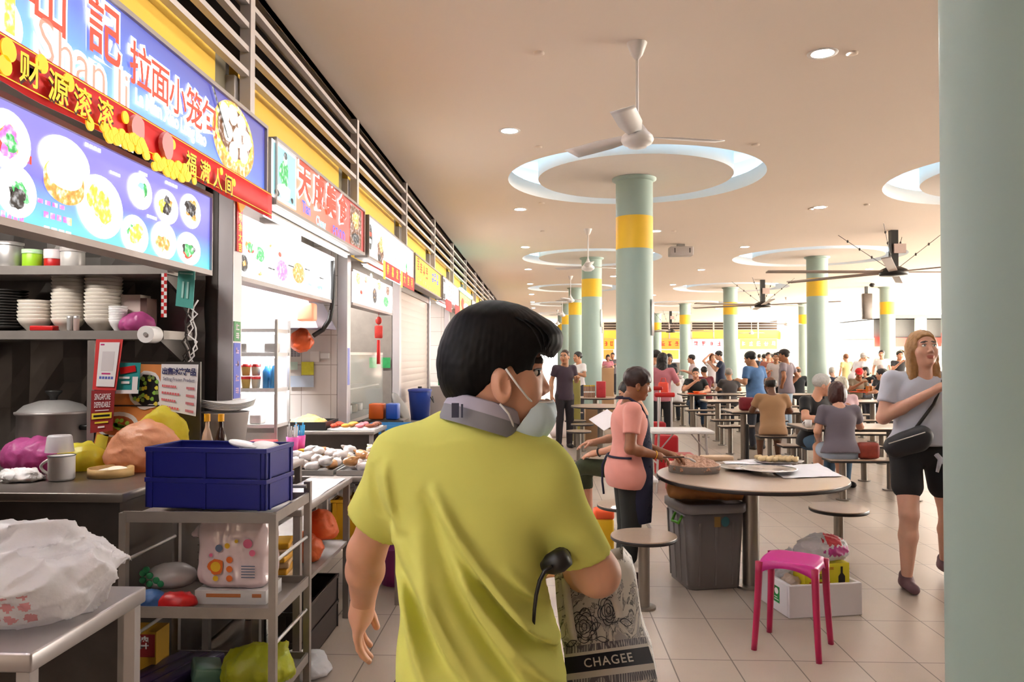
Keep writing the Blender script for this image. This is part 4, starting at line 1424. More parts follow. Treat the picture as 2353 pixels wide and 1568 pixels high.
tag(bpy.data.objects['snack_packet'], 'shiny grey-green packet between the foil boxes and the olive bag', 'packet')
sack('plastic_bag', 'tied olive yellow plastic bag on the lowest trolley shelf', 'bag', (X_of(600, 3.3), 3.3, zl), (.15, .12, .09), m_bagg, 36, 2, .009, crease=.2)
# ------------------------------------------------------------------ more of the stalls on the left
t = steel_table('steel table past the trolley with a white cloth and an open lower shelf', -1.41, -1.15, 3.66, 4.66, .85, shelf=[.47])
b = MB()
n1, n2 = 10, 8
V = [(-1.405+.235*i/n1, 3.67+.9*j/n2, .853+.004*math.sin(i*1.7+j)*math.cos(j*1.3)) for j in range(n2+1) for i in range(n1+1)]
b.add(V, [(j*(n1+1)+i, j*(n1+1)+i+1, (j+1)*(n1+1)+i+1, (j+1)*(n1+1)+i) for j in range(n2) for i in range(n1)], True)
tag(b.build('cloth', mat('white_cloth', 'dfe0ea', .8)), 'white cloth spread over the steel table past the trolley', 'cloth')
for i, (px, py, r, z) in enumerate([(703, 1200, .075, .47), (737, 1185, .08, .6), (712, 1240, .07, .47)]):
    p = at(px, py, 4.15 if i != 1 else 4.3)
    sack('mesh_sack', ['orange net bag of onions under the white-clothed table', 'orange net bag hanging below the far end of the white-clothed table', 'small orange bag at the front of the shelf under the white-clothed table'][i], 'sack', (p.x, p.y, .475 if i != 1 else .56), (r, r, r*1.05), m_bagr, 41+i, 1, .008)
for i in range(6):
    o = MB().bevbox((0, 0, .016), (.16, .18, .03), .008).build('noodle_packet', mat('packet_yellow', 'e0a42a', .35, var=.25, scale=15) if i % 2 else mat('packet_cream', 'd8b48a', .4, var=.2, scale=15))
    o.location = (-1.34, 3.83, .472+.032*i)
    o.rotation_euler = (0, 0, .1*(i % 3))
    tag(o, 'flat yellow or cream noodle packet stacked on the shelf under the white cloth', 'packet', 'packets stacked under the white cloth')
for i in range(2):
    crate(['lower dark brown crate on the floor under the white-clothed table', 'upper dark brown crate on the floor under the white-clothed table'][i], (-1.28, 4.16, .002+.151*i), 0, .17, .7, .15, mat('crate_dark', '2c211d', .5), 'dark crates on the floor')
sack('plastic_bag', 'clear white bag lying on the floor beside the trolley', 'bag', (-1.19, 3.8, 0), (.13, .12, .06), m_bagw, 46, 2, .01)
t = thing('bucket', 'violet pink bucket on the floor just behind the sleeve of the yellow shirt', 'bucket', (-1.0, 5.35, 0))
MB().lathe([(1e-4, 0), (.11, 0), (.14, .25), (.145, .26), (.135, .26), (.105, .01), (1e-4, .01)], n=24).build('body', mat('bucket_violet', 'b04a9c', .4), t)
# buns on trays
t = steel_table('steel table heaped with plastic-wrapped buns on trays behind the white cloth', -1.85, -.88, 4.85, 5.75, .82, shelf=[.4])
for i, (x, y) in enumerate([(-1.55, 5.3), (-1.1, 5.3)]):
    tt = thing('steel_tray', ['flat steel tray of wrapped buns nearer the stall', 'flat steel tray of wrapped buns nearer the walkway'][i], 'tray', (x, y, .822))
    MB().bb((-.21, -.4, 0), (.21, .4, .008)).build('base', m_steel, tt)
    b = MB()
    for a in ((-.215, -.405, .215, -.395), (-.215, .395, .215, .405), (-.215, -.4, -.205, .4), (.205, -.4, .215, .4)):
        b.bb((a[0], a[1], 0), (a[2], a[3], .03))
    b.build('rim', m_steel, tt)
m_bun = [mat('bun_white', 'efe6e2', .2, var=.06, coat=.6), mat('bun_cream', 'ecd2a6', .2, var=.1, coat=.6), mat('bun_tan', 'c98f58', .2, var=.1, coat=.6)]
bun_meshes = []
for s_ in range(3):
    V, F = blob([(ell((0, 0, .03), (.052, .045, .032)), 0), (cap((.03, 0, .05), (.06, .01, .06), .012, .006), .02)], .006, lambda P: .005*vnoise(P, 70, s_))
    o = nmesh('wrapped_bun', V, F, m_bun[0])
    bun_meshes.append(o)
q = random.Random(5)
k = 0
for x0 in (-1.55, -1.1):
    for i in range(4):
        for j in range(7):
            src = bun_meshes[k % 3]
            o = src.copy() if k >= 3 else src
            if k >= 3: COL.objects.link(o)
            o.location = (x0-.15+.1*i+q.uniform(-.01, .01), 4.98+.105*j+q.uniform(-.01, .01), .832+q.uniform(0, .004)+(.035 if (i+j) % 3 == 0 else 0))
            o.rotation_euler = (0, 0, q.uniform(0, 6.28))
            tag(o, 'plastic-wrapped bun in the heap on the steel trays behind the white cloth', 'bun', 'wrapped buns on the trays')
            if k >= 3 and k % 3 == 1:
                o.data = o.data.copy(); o.data.materials[0] = m_bun[1+(k//4 % 2)]
            k += 1
crate('yellow plastic crate under the bun table', (-1.15, 5.05, .402), 0, .4, .3, .26, mat('crate_yellow', 'e5a81c', .4))
for i in range(9):
    src = bun_meshes[i % 3].copy(); COL.objects.link(src)
    src.location = (-1.28+.11*(i % 3), 4.98+.08*(i//3 % 3), .665+.02*(i % 2)); src.rotation_euler = (0, 0, i)
    src['label'] = 'plastic-wrapped bun in the yellow crate below the trays'; src['group'] = 'wrapped buns in the yellow crate'
# low steel stand with pink baskets of spoons and straws
t = steel_table('low steel stand with pink baskets of straws behind the blue crate', -2.6, -1.62, 5.8, 6.2, .83, name='steel_table', shelf=[.3])
bpy.data.objects.remove(bpy.data.objects['steel_table.004'], do_unlink=True) if False else None
m_pink = mat('basket_pink', 'e85ab0', .4)
for i, px in enumerate((672, 688)):
    c = at(px, 1040, 5.88 + .12*i); c.z = .832
    tt = thing('cutlery_basket', ['pink basket of pale spoons at the corner behind the blue crate', 'pink basket packed with blue straws behind the blue crate'][i], 'basket', c)
    MB().lathe([(1e-4, 0), (.038, 0), (.048, .13), (.045, .13), (.035, .005), (1e-4, .005)], n=20).build('body', m_pink, tt)
    b = MB()
    for j in range(12):
        a = j*.53
        b.cyl((.02*math.cos(a), .02*math.sin(a), .01), (.038*math.cos(a), .038*math.sin(a), .19+.02*(j % 3)), .006, n=6)
    b.build('straws' if i else 'spoons', mat('straw_blue', '4ab4e8', .4) if i else m_white, tt)
for i, (px, w, c, nm) in enumerate([(706, .12, 'e8b42a', 'yellow'), (727, .1, 'd97a4a', 'orange')]):
    o = MB().bevbox((0, 0, .015), (w, .1, .03), .006).build('folded_cloth', mat('cloth_'+nm, c, .8))
    p = at(px, 1045, 5.95); o.location = (min(p.x, -1.70), 5.9+.12*(px > 710), .832)
    tag(o, nm + ' folded cloth on the low steel stand behind the blue crate', 'cloth')
for i, (px, py, c, nm) in enumerate([(600, 990, 'c8202a', 'red'), (640, 985, 'd8d2d0', 'white'), (585, 1000, 'e0c050', 'yellow')]):
    o = MB().bevbox((0, 0, .02), (.2, .14, .04), .008).build('food_packet', mat('foodpack_'+nm, c, .35, var=.2, scale=12))
    p = at(px, py, 6.0); o.location = (p.x, 6.05-.12*(i == 2), .832+.042*(i == 0))
    tag(o, nm + ' flat food packet on the stand just behind the blue crate', 'packet')
# front counter of the red stall: black tray of noodles, tray of fried things
t = steel_table('steel serving counter in front of the red-signed stall', -2.75, -1.52, 6.95, 7.55, .9, shelf=[.25])
tag(MB().bb((-2.7, 7.5, .3), (-1.6, 7.53, .86)).build('screen_board', m_dsteel), 'dark board behind the steel serving counter', 'board')
def heap(name, label, cat, c, rad, m, seed, h=.012, amp=.25, fr_=26):
    V, F = blob([(ell((0, 0, 0), rad), 0)], h, lambda P: rad[2]*amp*vnoise(P, fr_, seed)+rad[2]*amp*.7*np.abs(vnoise(P, fr_*2.6, seed+1)), lambda P: -P[:, 2])
    o = nmesh(name, V, F, m); o.location = c
    return tag(o, label, cat)
p = at(707, 975, 7.15)
tt = thing('baking_tray', 'black baking tray of yellow noodles on the steel serving counter', 'tray', (p.x, 7.2, .902))
MB().bb((-.2, -.2, 0), (.2, .2, .012)).build('base', m_black, tt)
b = MB()
for a in ((-.22, -.22, .22, -.2), (-.22, .2, .22, .22), (-.22, -.2, -.2, .2), (.2, -.2, .22, .2)):
    b.bb((a[0], a[1], 0), (a[2], a[3], .075))
b.build('rim', m_black, tt)
heap('noodle_heap', 'heap of yellow fried noodles in the black tray', 'food', (p.x, 7.2, .93), (.17, .17, .09), mat('noodles', 'cda868', .6, var=.25, scale=40), 2)
p = at(815, 978, 7.15)
tt = thing('food_tray', 'white-lined tray of fried snacks at the end of the steel serving counter', 'tray', (p.x, 7.2, .902))
MB().bb((-.22, -.2, 0), (.22, .2, .014)).build('base', m_white, tt)
q = random.Random(3)
for i in range(16):
    c = ['red', 'tan', 'pink', 'brown'][i//4]
    o = MB().ell((0, 0, .022), (.05, .028, .02), n=10, m=6).build('fried_snack', mat('snack_'+c, {'red': 'd8482e', 'tan': 'e0a040', 'pink': 'd8707a', 'brown': '7a3a1c'}[c], .4, var=.15))
    o.location = (p.x-.17+.115*(i//4)+q.uniform(-.02, .02), 7.07+.08*(i % 4), .917)
    o.rotation_euler = (0, 0, q.uniform(0, 3))
    tag(o, c + ' fried snack on the white-lined tray', 'snack', c + ' snacks on the white-lined tray')
# blue basket on a trolley, fan, blue bin past the counter
p = at(892, 1000, 7.6)
t = thing('basket_trolley', 'chrome tube trolley under the light blue basket', 'trolley', (p.x, 7.8, 0))
for sx in (-.2, .2):
    for sy in (-.14, .14):
        MB().cyl((sx, sy, 0), (sx, sy, .8), .014, n=10).build('leg', m_steel, t)
for z in (.5, .79):
    MB().bb((-.21, -.15, z-.015), (.21, .15, z)).build('shelf', m_steel, t)
t = thing('plastic_basket', 'light blue plastic basket holding cardboard on the chrome trolley', 'basket', (p.x, 7.8, .792))
b = MB()
for a in ((-.24, -.18, .24, -.165), (-.24, .165, .24, .18), (-.24, -.18, -.225, .18), (.225, -.18, .24, .18)):
    b.bb((a[0], a[1], 0), (a[2], a[3], .1))
b.bb((-.24, -.18, 0), (.24, .18, .01))
b.build('shell', mat('basket_blue', '4a9ee0', .4), t)
tag(MB().bb((p.x-.15, 7.7, .804), (p.x+.18, 7.9, .86)).build('cardboard', mat('cardboard', 'b08a64', .8)), 'piece of cardboard lying in the light blue basket', 'cardboard')
tag(MB().bb((-1.5, 8.0, 0), (-1.3, 8.03, .78)).build('black_sheet', m_black), 'black sheet hung beside the chrome trolley', 'sheet')
p = at(916, 940, 8.8)
t = thing('standing_fan', 'grey standing fan seen from the side near the shuttered stall', 'fan', (p.x, 8.8, 0))
MB().lathe([(.18, 0), (.18, .02), (.03, .05), (1e-4, .05)], n=24).build('base', m_black, t)
MB().cyl((0, 0, .04), (0, 0, p.z), .018, n=12).build('pole', m_dsteel, t)
rr = rotm(0, R(62), 0)
MB().lathe([(1e-4, -.05), (.1, -.045), (.2, -.02), (.215, 0), (.2, .02), (.1, .05), (1e-4, .055)], (0.03, 0, p.z), 28, r=rr).build('cage', mat('fan_grey', '8f8a86', .5, alpha=.8), t)
MB().cyl((-.17, 0, p.z-.03), (-.02, 0, p.z), .06, .07, n=16).build('motor', m_black, t)
t = steel_table('steel stand under the dark blue bin by the closed shutter', -1.9, -1.3, 10.8, 11.3, .66)
p = at(962, 930, 11.0)
t = thing('lidded_bin', 'dark blue lidded bin standing by the closed shutter', 'bin', (-1.74, 11.03, .661))
MB().lathe([(1e-4, 0), (.13, 0), (.165, .4), (.165, .41), (1e-4, .41)], n=28).build('body', mat('bin_blue', '1d3f9a', .35), t)
MB().lathe([(.175, .41), (.175, .44), (.1, .455), (1e-4, .455)], n=28).build('lid', mat('bin_lid', '2c3f94', .4), t)
MB().cyl((0, 0, .455), (0, 0, .48), .03, n=12).build('knob', m_black, t)
MB().tube([(.17, -.1, .33), (.2, 0, .25), (.17, .1, .33)], .008, 6).build('handle', m_black, t)
# inside the red-signed stall: display shelf, hood, bags on hooks
t = thing('display_shelf', 'white glowing display shelf of noodle cups inside the red-signed stall', 'shelf', (-2.72, 6.45, 0))
for x in (0, .52):
    for y in (-.16, .16):
        MB().box((x, y, .95), (.022, .022, 1.9)).build('upright', m_steel, t)
for z in (1.02, 1.32, 1.62, 1.82):
    MB().bb((0, -.17, z-.03), (.52, .17, z)).build('shelf_board', m_white, t)
MB().bb((.0, .15, .0), (.52, .17, 1.9)).build('back_panel', m_white, t)
for z in (1.285, 1.585, 1.785):
    MB().bb((.02, -.14, z-.012), (.5, -.1, z)).build('light_strip', m_tube, t)
MB().bb((.0, -.17, .0), (.52, -.15, .95)).build('front_panel', m_steel, t)
m_cup = [mat('cup_red', 'd02a2a', .4), mat('cup_yellow', 'efd27a', .4), mat('cup_cream', 'efe3c8', .4)]
for i in range(8):
    tt = thing('noodle_cup', 'red and cream noodle cup on the white display shelf', 'cup', (-2.64+.085*(i % 4), 6.33, 1.321 if i < 4 else 1.425), group='noodle cups on the white display shelf')
    MB().lathe([(1e-4, 0), (.03, 0), (.038, .075)], n=16).build('body', m_cup[1+(i % 2)], tt)
    MB().lathe([(.039, .075), (.04, .098), (1e-4, .099)], n=16).build('lid', m_cup[0], tt)
for i in range(3):
    tt = thing('water_bottle', 'blue water bottle on the right end of the white display shelf', 'bottle', (-2.30+.0*i+.06*(i % 2), 6.33+.07*(i//2), 1.321), group='blue bottles on the white display shelf')
    MB().lathe([(1e-4, 0), (.027, 0), (.028, .14), (.012, .17), (.012, .19), (1e-4, .19)], n=14).build('body', mat('bottle_blue', '4aa0e6', .2), tt)
for i in range(4):
    o = MB().bevbox((0, 0, .04), (.1, .12, .08), .01).build('white_box', m_white)
    o.location = (-2.62+.12*i, 6.36, 1.622 if i % 2 else 1.021)
    tag(o, 'white takeaway box on the display shelf', 'box', 'white boxes on the display shelf')
t = thing('extractor_hood', 'grey steel extractor hood inside the red-signed stall', 'hood', (-2.45, 7.2, 1.85))
V = [(-.35, -.3, 0), (.42, -.3, 0), (.42, .35, 0), (-.35, .35, 0), (-.2, -.1, .45), (.2, -.1, .45), (.2, .3, .45), (-.2, .3, .45)]
MB().add(V, [(4, 5, 6, 7), (0, 1, 5, 4), (1, 2, 6, 5), (2, 3, 7, 6), (3, 0, 4, 7)]).build('hood_body', mat('hood_grey', 'a9a2b0', .35, .5), t)
MB().bb((-.2, -.1, .45), (.2, .3, 1.05)).build('duct', m_steel, t)
p = at(705, 718, 6.75)
tag(MB().bevbox(p, (.16, .12, .16), .02).build('hanging_lantern', mat('lantern_orange', 'ee9a78', .5, emit=.25)), 'orange square lantern hanging below the hood', 'lantern')
p = at(692, 775, 7.1)
sack('plastic_bag', 'orange and white striped bag hung inside the red-signed stall', 'bag', (p.x, 7.1, p.z-.12), (.1, .08, .11), mat('stripe_bag', 'ea5a2a', .4, var=.6, scale=9), 61, 1, .012, flat=False)
pts = [at(px, py, 7.05) for px, py in ((764, 600), (766, 650), (764, 700), (757, 735), (742, 758), (720, 772))]
tag(MB().tube(pts, .022, 10).build('black_hose', m_black), 'thick black hose curving down beside the red stall pier', 'hose')
yw = 7.57
def wallthing(name, label, cat, px0, py0, px1, py1, m, th=.03, D=yw):
    a, b_ = at(px0, py0, D), at(px1, py1, D)
    o = MB().bb((a.x, D-th, b_.z), (b_.x, D, a.z)).build(name, m)
    return tag(o, label, cat)
wallthing('keypad_panel', 'grey keypad panel on the tiled wall of the red-signed stall', 'panel', 667, 792, 690, 820, tile_mat('keypad', '77737a', '6f6b72', 'b5b0b6', .03, .02, .004, .4, rot=(PI/2, 0, 0)))
wallthing('meter_box', 'white meter box on the tiled wall of the red-signed stall', 'box', 715, 808, 735, 832, m_white)
wallthing('meter_box', 'small white box at the right end of the tiled wall', 'box', 738, 812, 757, 824, m_white)
wallthing('wall_notice', 'yellow notice on the tiled wall of the red-signed stall', 'notice', 693, 832, 721, 862, mat('notice_yellow', 'd6d23a', .6, var=.2, scale=30), .004)
wallthing('wall_notice', 'pale green notice on the tiled wall beside the yellow one', 'notice', 660, 832, 684, 850, mat('notice_mint', 'cfe6da', .6), .004)
wallthing('wall_notice', 'pale blue sheet low on the tiled wall of the red-signed stall', 'notice', 663, 864, 721, 890, mat('notice_blue', 'c4d2e6', .6), .004)
# stickers on the piers
for i, (px0, py0, px1, py1, c, nm) in enumerate([(534, 738, 549, 785, '3f8a4c', 'green'), (534, 788, 549, 915, '5a64c8', 'blue and red')]):
    Y0s, Z1 = fp(px0, py0, FX+.003); Y1s, Z0 = fp(px1, py1, FX+.003)
    tt = thing('pier_sticker', nm + ' sticker on the pier between the blue and red stalls', 'sticker', (FX+.001, 4.79, Z0))
    MB().bb((0, -.055, 0), (.003, .05, Z1-Z0)).build('sheet', mat('sticker_'+nm, c, .5), tt)
    b = MB()
    for j in range(4 if i else 2):
        strokes(b, fac(0, 0, 0), 0, (Z1-Z0)*(j+.5)/(4 if i else 2), .06, .05, j, .004, 4)
    b.build('print', m_paper if i == 0 else mat('print_lilac', 'd8b4d8', .5), tt)
Zs = [fp(800, 800, FX)[1], fp(800, 885, FX)[1]]
tt = thing('pier_sticker', 'narrow blue sticker on the pier between the red and white stalls', 'sticker', (FX+.001, 7.63, Zs[1]))
MB().bb((0, -.04, 0), (.003, .04, Zs[0]-Zs[1])).build('sheet', mat('sticker_lilac', '8a90d8', .5), tt)
# glass-fronted stall
t = thing('glass_case', 'glass-fronted steel display case in the stall with the small white menu', 'display case', (-2.9, 8.0, .85))
MB().bb((0, 0, 0), (.85, 1.9, .04)).build('base', m_steel, t)
MB().bb((.84, 0, .04), (.85, 1.9, .75)).build('glass_front', mat('case_glass', 'e8f4ee', .05, var=0, alpha=.18), t)
MB().bb((.3, 0, .36), (.8, 1.9, .375)).build('glass_shelf', m_steel, t)
MB().bb((0, 0, .75), (.85, 1.9, .78)).build('top', m_steel, t)
for i in range(6):
    jar('food_pot', 'small pot of food behind the glass of the display case', 'pot', (-2.3, 8.15+.28*i, .9), .07, .1, m_steel if i % 2 else mat('pot_brown', '8a6a4a', .5))
    bpy.data.objects[-1] if False else None
for o in list(COL.objects):
    if o.name.startswith('food_pot'):
        o['group'] = 'pots in the glass display case'
tag(MB().bb((-2.93, 7.72, 0), (-1.98, 10.4, .84)).build('stall_base_cabinet', m_dsteel), 'dark steel cabinet under the glass display case', 'cabinet')
t = thing('charm_tassel', 'red knotted new-year charm with a long tassel hanging in the glass-fronted stall', 'charm', at(870, 800, 9.4))
MB().cyl((0, 0, .28), (0, 0, .45), .004, n=6).build('cord', m_red, t)
MB().bevbox((0, 0, .2), (.1, .03, .16), .02).ell((0, 0, .34), (.04, .02, .05)).build('knot', mat('charm_red', 'c4342c', .5, var=.3, scale=30), t)
MB().cyl((0, 0, -.2), (0, 0, .1), .025, .02, n=10).build('tassel', m_red, t)
for i, (x0, x1) in enumerate(((849, 866), (876, 897))):
    wallthing('green_notice', ['green notice left of the hanging charm', 'green notice right of the hanging charm'][i], 'notice', x0, 822, x1, 846, mat('notice_green', '2f9a56', .5, var=.3, scale=25), .004, 10.42)
for i, (px, c, nm) in enumerate([(856, 'd8601c', 'orange'), (882, '2452b0', 'blue')]):
    p = at(px, 925, 8.2 if i == 0 else 8.25)
    o = MB().bevbox((0, 0, .085), (.16 if i == 0 else .13, .16, .17), .015).build('plastic_tub', mat('tub_'+nm, c, .35))
    o.location = (-1.76+.17*i, 8.22, .905)
    tag(o, nm + ' plastic tub on the dark ledge in front of the glass case', 'tub')
tag(MB().bb((-1.9, 8.08, .84), (-1.45, 8.42, .9)).bb((-1.88, 8.1, 0), (-1.47, 8.4, .84)).build('stove_ledge', m_dsteel), 'dark steel ledge in front of the glass case', 'ledge')
# the stall past the shutter
t = thing('chopstick_tub', 'green tub full of chopsticks on the counter past the shutter', 'tub', (-1.72, 13.75, 1.05))
MB().cyl((0, 0, 0), (0, 0, .27), .12, .125, n=20).build('body', mat('tub_green', '1f8a4a', .4), t)
b = MB()
for i in range(18):
    a = i*.9
    b.cyl((.06*math.cos(a), .06*math.sin(a), .05), (.1*math.cos(a), .1*math.sin(a), .42+.04*(i % 3)), .006, n=5)
b.build('chopsticks', mat('chopstick_wood', 'c8a05a', .6), t)
tag(MB().bb((-2.9, 13.5, 0), (-1.55, 16.1, 1.04)).build('stall_base_cabinet', m_lgrey), 'pale steel counter of the stall past the shutter', 'counter')
tag(MB().bb((-1.54, 13.6, .1), (-1.53, 14.4, .95)).build('counter_notice', mat('sticker_lilac2', '9aa0e0', .5)), 'lilac notice on the front of the pale steel counter', 'notice')

# ------------------------------------------------------------------ tables and stools of the hall
m_lam = mat('laminate_beige', 'b19a86', .3, var=.04, scale=30, coat=.2)
m_edge = mat('dark_edge', '241d1a', .5)
m_leg = mat('leg_steel', '8f867c', .33, .8, var=.1)
def slab_round(t, name, r, z, th=.028):
    MB().cyl((0, 0, z-.006), (0, 0, z), r-.002, r-.004, n=48).build(name, m_lam, t)
    MB().lathe([(1e-4, z-th), (r-.006, z-th), (r, z-th+.006), (r, z-.008), (r-.003, z-.006)], n=48).build('edge_band', m_edge, t)
def fixed_stool(x, y, label, z=.46, r=.21):
    t = thing('fixed_stool', label, 'stool', (x, y, 0), group='round fixed stools')
    slab_round(t, 'seat', r, z)
    l_ = MB().cyl((0, 0, .012), (0, 0, z-.028), .036, n=20).build('leg', m_leg, t)
    MB().cyl((0, 0, 0), (0, 0, .014), .075, n=20).build('base_flange', m_leg, l_)
    return t
def round_table(x, y, label, r=.64, z=.765):
    t = thing('round_table', label, 'table', (x, y, 0), group='round fixed tables')
    slab_round(t, 'table_top', r, z, .03)
    l_ = MB().cyl((0, 0, .015), (0, 0, z-.03), .057, n=24).build('leg', m_leg, t)
    MB().cyl((0, 0, 0), (0, 0, .016), .12, n=24).build('base_flange', m_leg, l_)
    return t
TX, TY, TZ = 1.462, 5.36, .765
round_table(TX, TY, 'round beige table in front, spread with meat, trays and paper')
p = atz(1480, 1398, 0); fixed_stool(p.x, p.y, 'round fixed stool nearest, in front of the woman in pink')
p = atz(1927, 1167, .46); fixed_stool(p.x, p.y, 'round fixed stool behind the foam box, right of the round table')
p = atz(1438, 1163, .46); fixed_stool(p.x, p.y+.08, 'round fixed stool half hidden behind the woman in pink')
# meat tray
p = atz(1598, 1086, TZ); p.y += .06
t = thing('round_tray', 'round steel tray heaped with minced meat on the front round table', 'tray', (p.x, p.y, TZ+.001))
MB().lathe([(1e-4, 0), (.178, 0), (.184, .05), (.188, .052), (.18, .05), (.174, .006), (1e-4, .006)], n=40).build('pan', mat('tray_alu', 'd6d2d0', .3, .35), t)
V, F = blob([(ell((0, 0, .03), (.175, .175, .05)), 0), (ell((-.02, .02, .06), (.1, .09, .05)), .04), (ell((.07, -.03, .05), (.08, .07, .035)), .03)], .005, lambda P: .013*vnoise(P, 60, 1)+.012*np.abs(vnoise(P, 150, 2)), lambda P: .012-P[:, 2])
nmesh('minced_meat', V, F, mat('mince', 'c39a80', .55, var=.35, scale=70), t)
p = atz(1648, 1060, TZ)
tag(MB().bevbox((p.x, p.y+.02, TZ+.02), (.24, .12, .04), .008, r=rotm(0, 0, .1)).build('chopping_board', mat('board_wood', 'd8b896', .5, var=.1)), 'pale wooden board behind the minced meat tray', 'board')
def paper_sheet(label, pts, seed):
    b = MB()
    P = [atz(px, py, TZ+.004) for px, py in pts]
    n = 8
    V = []
    q = random.Random(seed)
    for j in range(n+1):
        for i in range(n+1):
            a = P[0].lerp(P[1], i/n); c = P[3].lerp(P[2], i/n)
            v = a.lerp(c, j/n)
            V.append((v.x, v.y, TZ+.004+.006*abs(math.sin(i*1.1+seed)*math.cos(j*.9))))
    b.add(V, [(j*(n+1)+i, j*(n+1)+i+1, (j+1)*(n+1)+i+1, (j+1)*(n+1)+i) for j in range(n) for i in range(n)], True)
    tag(b.build('paper_sheet', mat('paper_bright', 'f1eff4', .7)), label, 'paper')
paper_sheet('white paper sheet under the dumpling plate on the front round table', [(1660, 1062), (1790, 1052), (1830, 1075), (1690, 1080)], 1)
paper_sheet('white paper sheet at the right edge of the front round table', [(1760, 1075), (1880, 1066), (1935, 1095), (1800, 1100)], 2)
for i, (px, py, r) in enumerate([(1703, 1080, .15), (1765, 1088, .19)]):
    p = atz(px, py, TZ)
    t = thing('steel_platter', ['smaller round steel platter beside the meat tray', 'larger ribbed steel platter at the front of the round table'][i], 'platter', (p.x, p.y, TZ+.001+.014*i))
    b = MB()
    n1 = 60
    V = []
    for j in range(7):
        for k in range(n1):
            a = 2*PI*k/n1
            V.append((r*(.05+.95*j/6)*math.cos(a), r*(.05+.95*j/6)*math.sin(a), .004+.016*(j/6)**2+(.003*(k % 2) if 1 < j < 6 else 0)))
    b.add(V, [(j*n1+k, j*n1+(k+1) % n1, (j+1)*n1+(k+1) % n1, (j+1)*n1+k) for j in range(6) for k in range(n1)], True)
    b.add(V[:n1], [tuple(range(n1))])
    b.build('dish', mat('platter_steel', 'cfcac6', .22, .9), t, solid=.002)
    MB().lathe([(r, .019), (r+.006, .021), (r, .023)], n=48).build('rim', m_steel, t)
p = atz(1790, 1066, TZ)
t = thing('oval_plate', 'plate under the rows of dumplings on the front round table', 'plate', (p.x, p.y, TZ+.012))
MB().lathe([(1e-4, 0), (.17, 0), (.19, .012), (.17, .006), (1e-4, .005)], n=32, sy=.55).build('dish', m_steel, t)
V, F = blob([(ell((0, 0, .016), (.024, .022, .017)), 0), (cap((-.02, 0, .02), (.02, 0, .026), .012), .012)], .004, lambda P: .002*vnoise(P, 130, 3))
dm = nmesh('dumpling', V, F, mat('dumpling_dough', 'dcc192', .5, var=.1, scale=50))
for i in range(18):
    o = dm if i == 0 else dm.copy()
    if i: COL.objects.link(o)
    o.location = (p.x-.145+.05*(i % 6)+.02*(i//6 % 2), p.y-.055+.05*(i//6), TZ+.019+(.006 if i % 3 == 0 else 0))
    o.rotation_euler = (0, 0, .3*(i % 3))
    tag(o, 'pleated raw dumpling in the rows on the front round table', 'dumpling', 'dumplings on the plate')
# grey bin under the table
def rrect(hx, hy, r, n=5):
    out = []
    for cx, cy, a0 in ((1, 1, 0), (-1, 1, 90), (-1, -1, 180), (1, -1, 270)):
        for k in range(n+1):
            a = R(a0+90*k/n)
            out.append((cx*(hx-r)+r*math.cos(a), cy*(hy-r)+r*math.sin(a)))
    return out
def loft(b, levels, sm=True, cap0=True, cap1=False):
    n = len(levels[0][0])
    V = [(x, y, z) for pts, z in levels for x, y in pts]
    F = [(i*n+k, i*n+(k+1) % n, (i+1)*n+(k+1) % n, (i+1)*n+k) for i in range(len(levels)-1) for k in range(n)]
    if cap0: F.append(tuple(range(n-1, -1, -1)))
    if cap1: F.append(tuple(range((len(levels)-1)*n, len(levels)*n)))
    return b.add(V, F, sm)
bx, by = 1.16, 5.44
t = thing('waste_bin', 'big square grey plastic bin under the front round table', 'bin', (bx, by, 0), R(12))
b = MB()
loft(b, [(rrect(.18, .17, .05), 0), (rrect(.19, .18, .05), .01), (rrect(.212, .20, .05), .53), (rrect(.20, .19, .05), .53), (rrect(.17, .16, .05), .02)])
b.build('body', mat('bin_grey', '6f6866', .5, var=.06), t)
b = MB()
loft(b, [(rrect(.222, .21, .06), .52), (rrect(.23, .218, .06), .53), (rrect(.23, .218, .06), .58), (rrect(.205, .195, .05), .585), (rrect(.20, .19, .05), .53)], cap0=False)
b.build('rim', mat('bin_grey_rim', '787170', .5), t)
b = MB()
for i in range(4):
    y = -.15+.1*i
    b.add([(-.186, y-.008, .03), (-.186, y+.008, .03), (-.209, y+.01, .5), (-.209, y-.01, .5), (-.194, y-.006, .03), (-.194, y+.006, .03), (-.218, y+.008, .5), (-.218, y-.008, .5)], [(4, 5, 6, 7), (0, 4, 7, 3), (1, 2, 6, 5), (3, 7, 6, 2)])
for i in range(3):
    x = -.12+.12*i
    b.add([(x-.008, -.177, .03), (x+.008, -.177, .03), (x+.01, -.196, .46), (x-.01, -.196, .46), (x-.006, -.183, .03), (x+.006, -.183, .03), (x+.008, -.202, .46), (x-.008, -.202, .46)], [(4, 5, 6, 7), (0, 4, 7, 3), (1, 2, 6, 5), (3, 7, 6, 2)])
b.build('rib', mat('bin_grey', '6f6866'), t)
MB().tube([(-.215, -.12, .5), (-.24, -.12, .45), (-.24, 0, .44), (-.215, 0, .5)], .01, 8).build('handle', mat('bin_green', '5aa02a', .4), t)
b = MB().rect(fcam(.03, -.205, .46), -.05, -.03, -.005, .04, .002).use(1).disc(fcam(.03, -.205, .46), .03, .005, .03, .035, .002, n=16)
b.build('sticker', [mat('sticker_ochre', '8a6a34', .6), mat('sticker_teal', '2c5a60', .6)], t)
tag(MB().bb((bx-.15, by-.14, .43), (bx+.15, by+.14, .5)).build('bin_contents', mat('rubbish', '6a5a55', .7, var=.6, scale=15)), 'dark rubbish filling the grey bin', 'rubbish', kind='stuff')
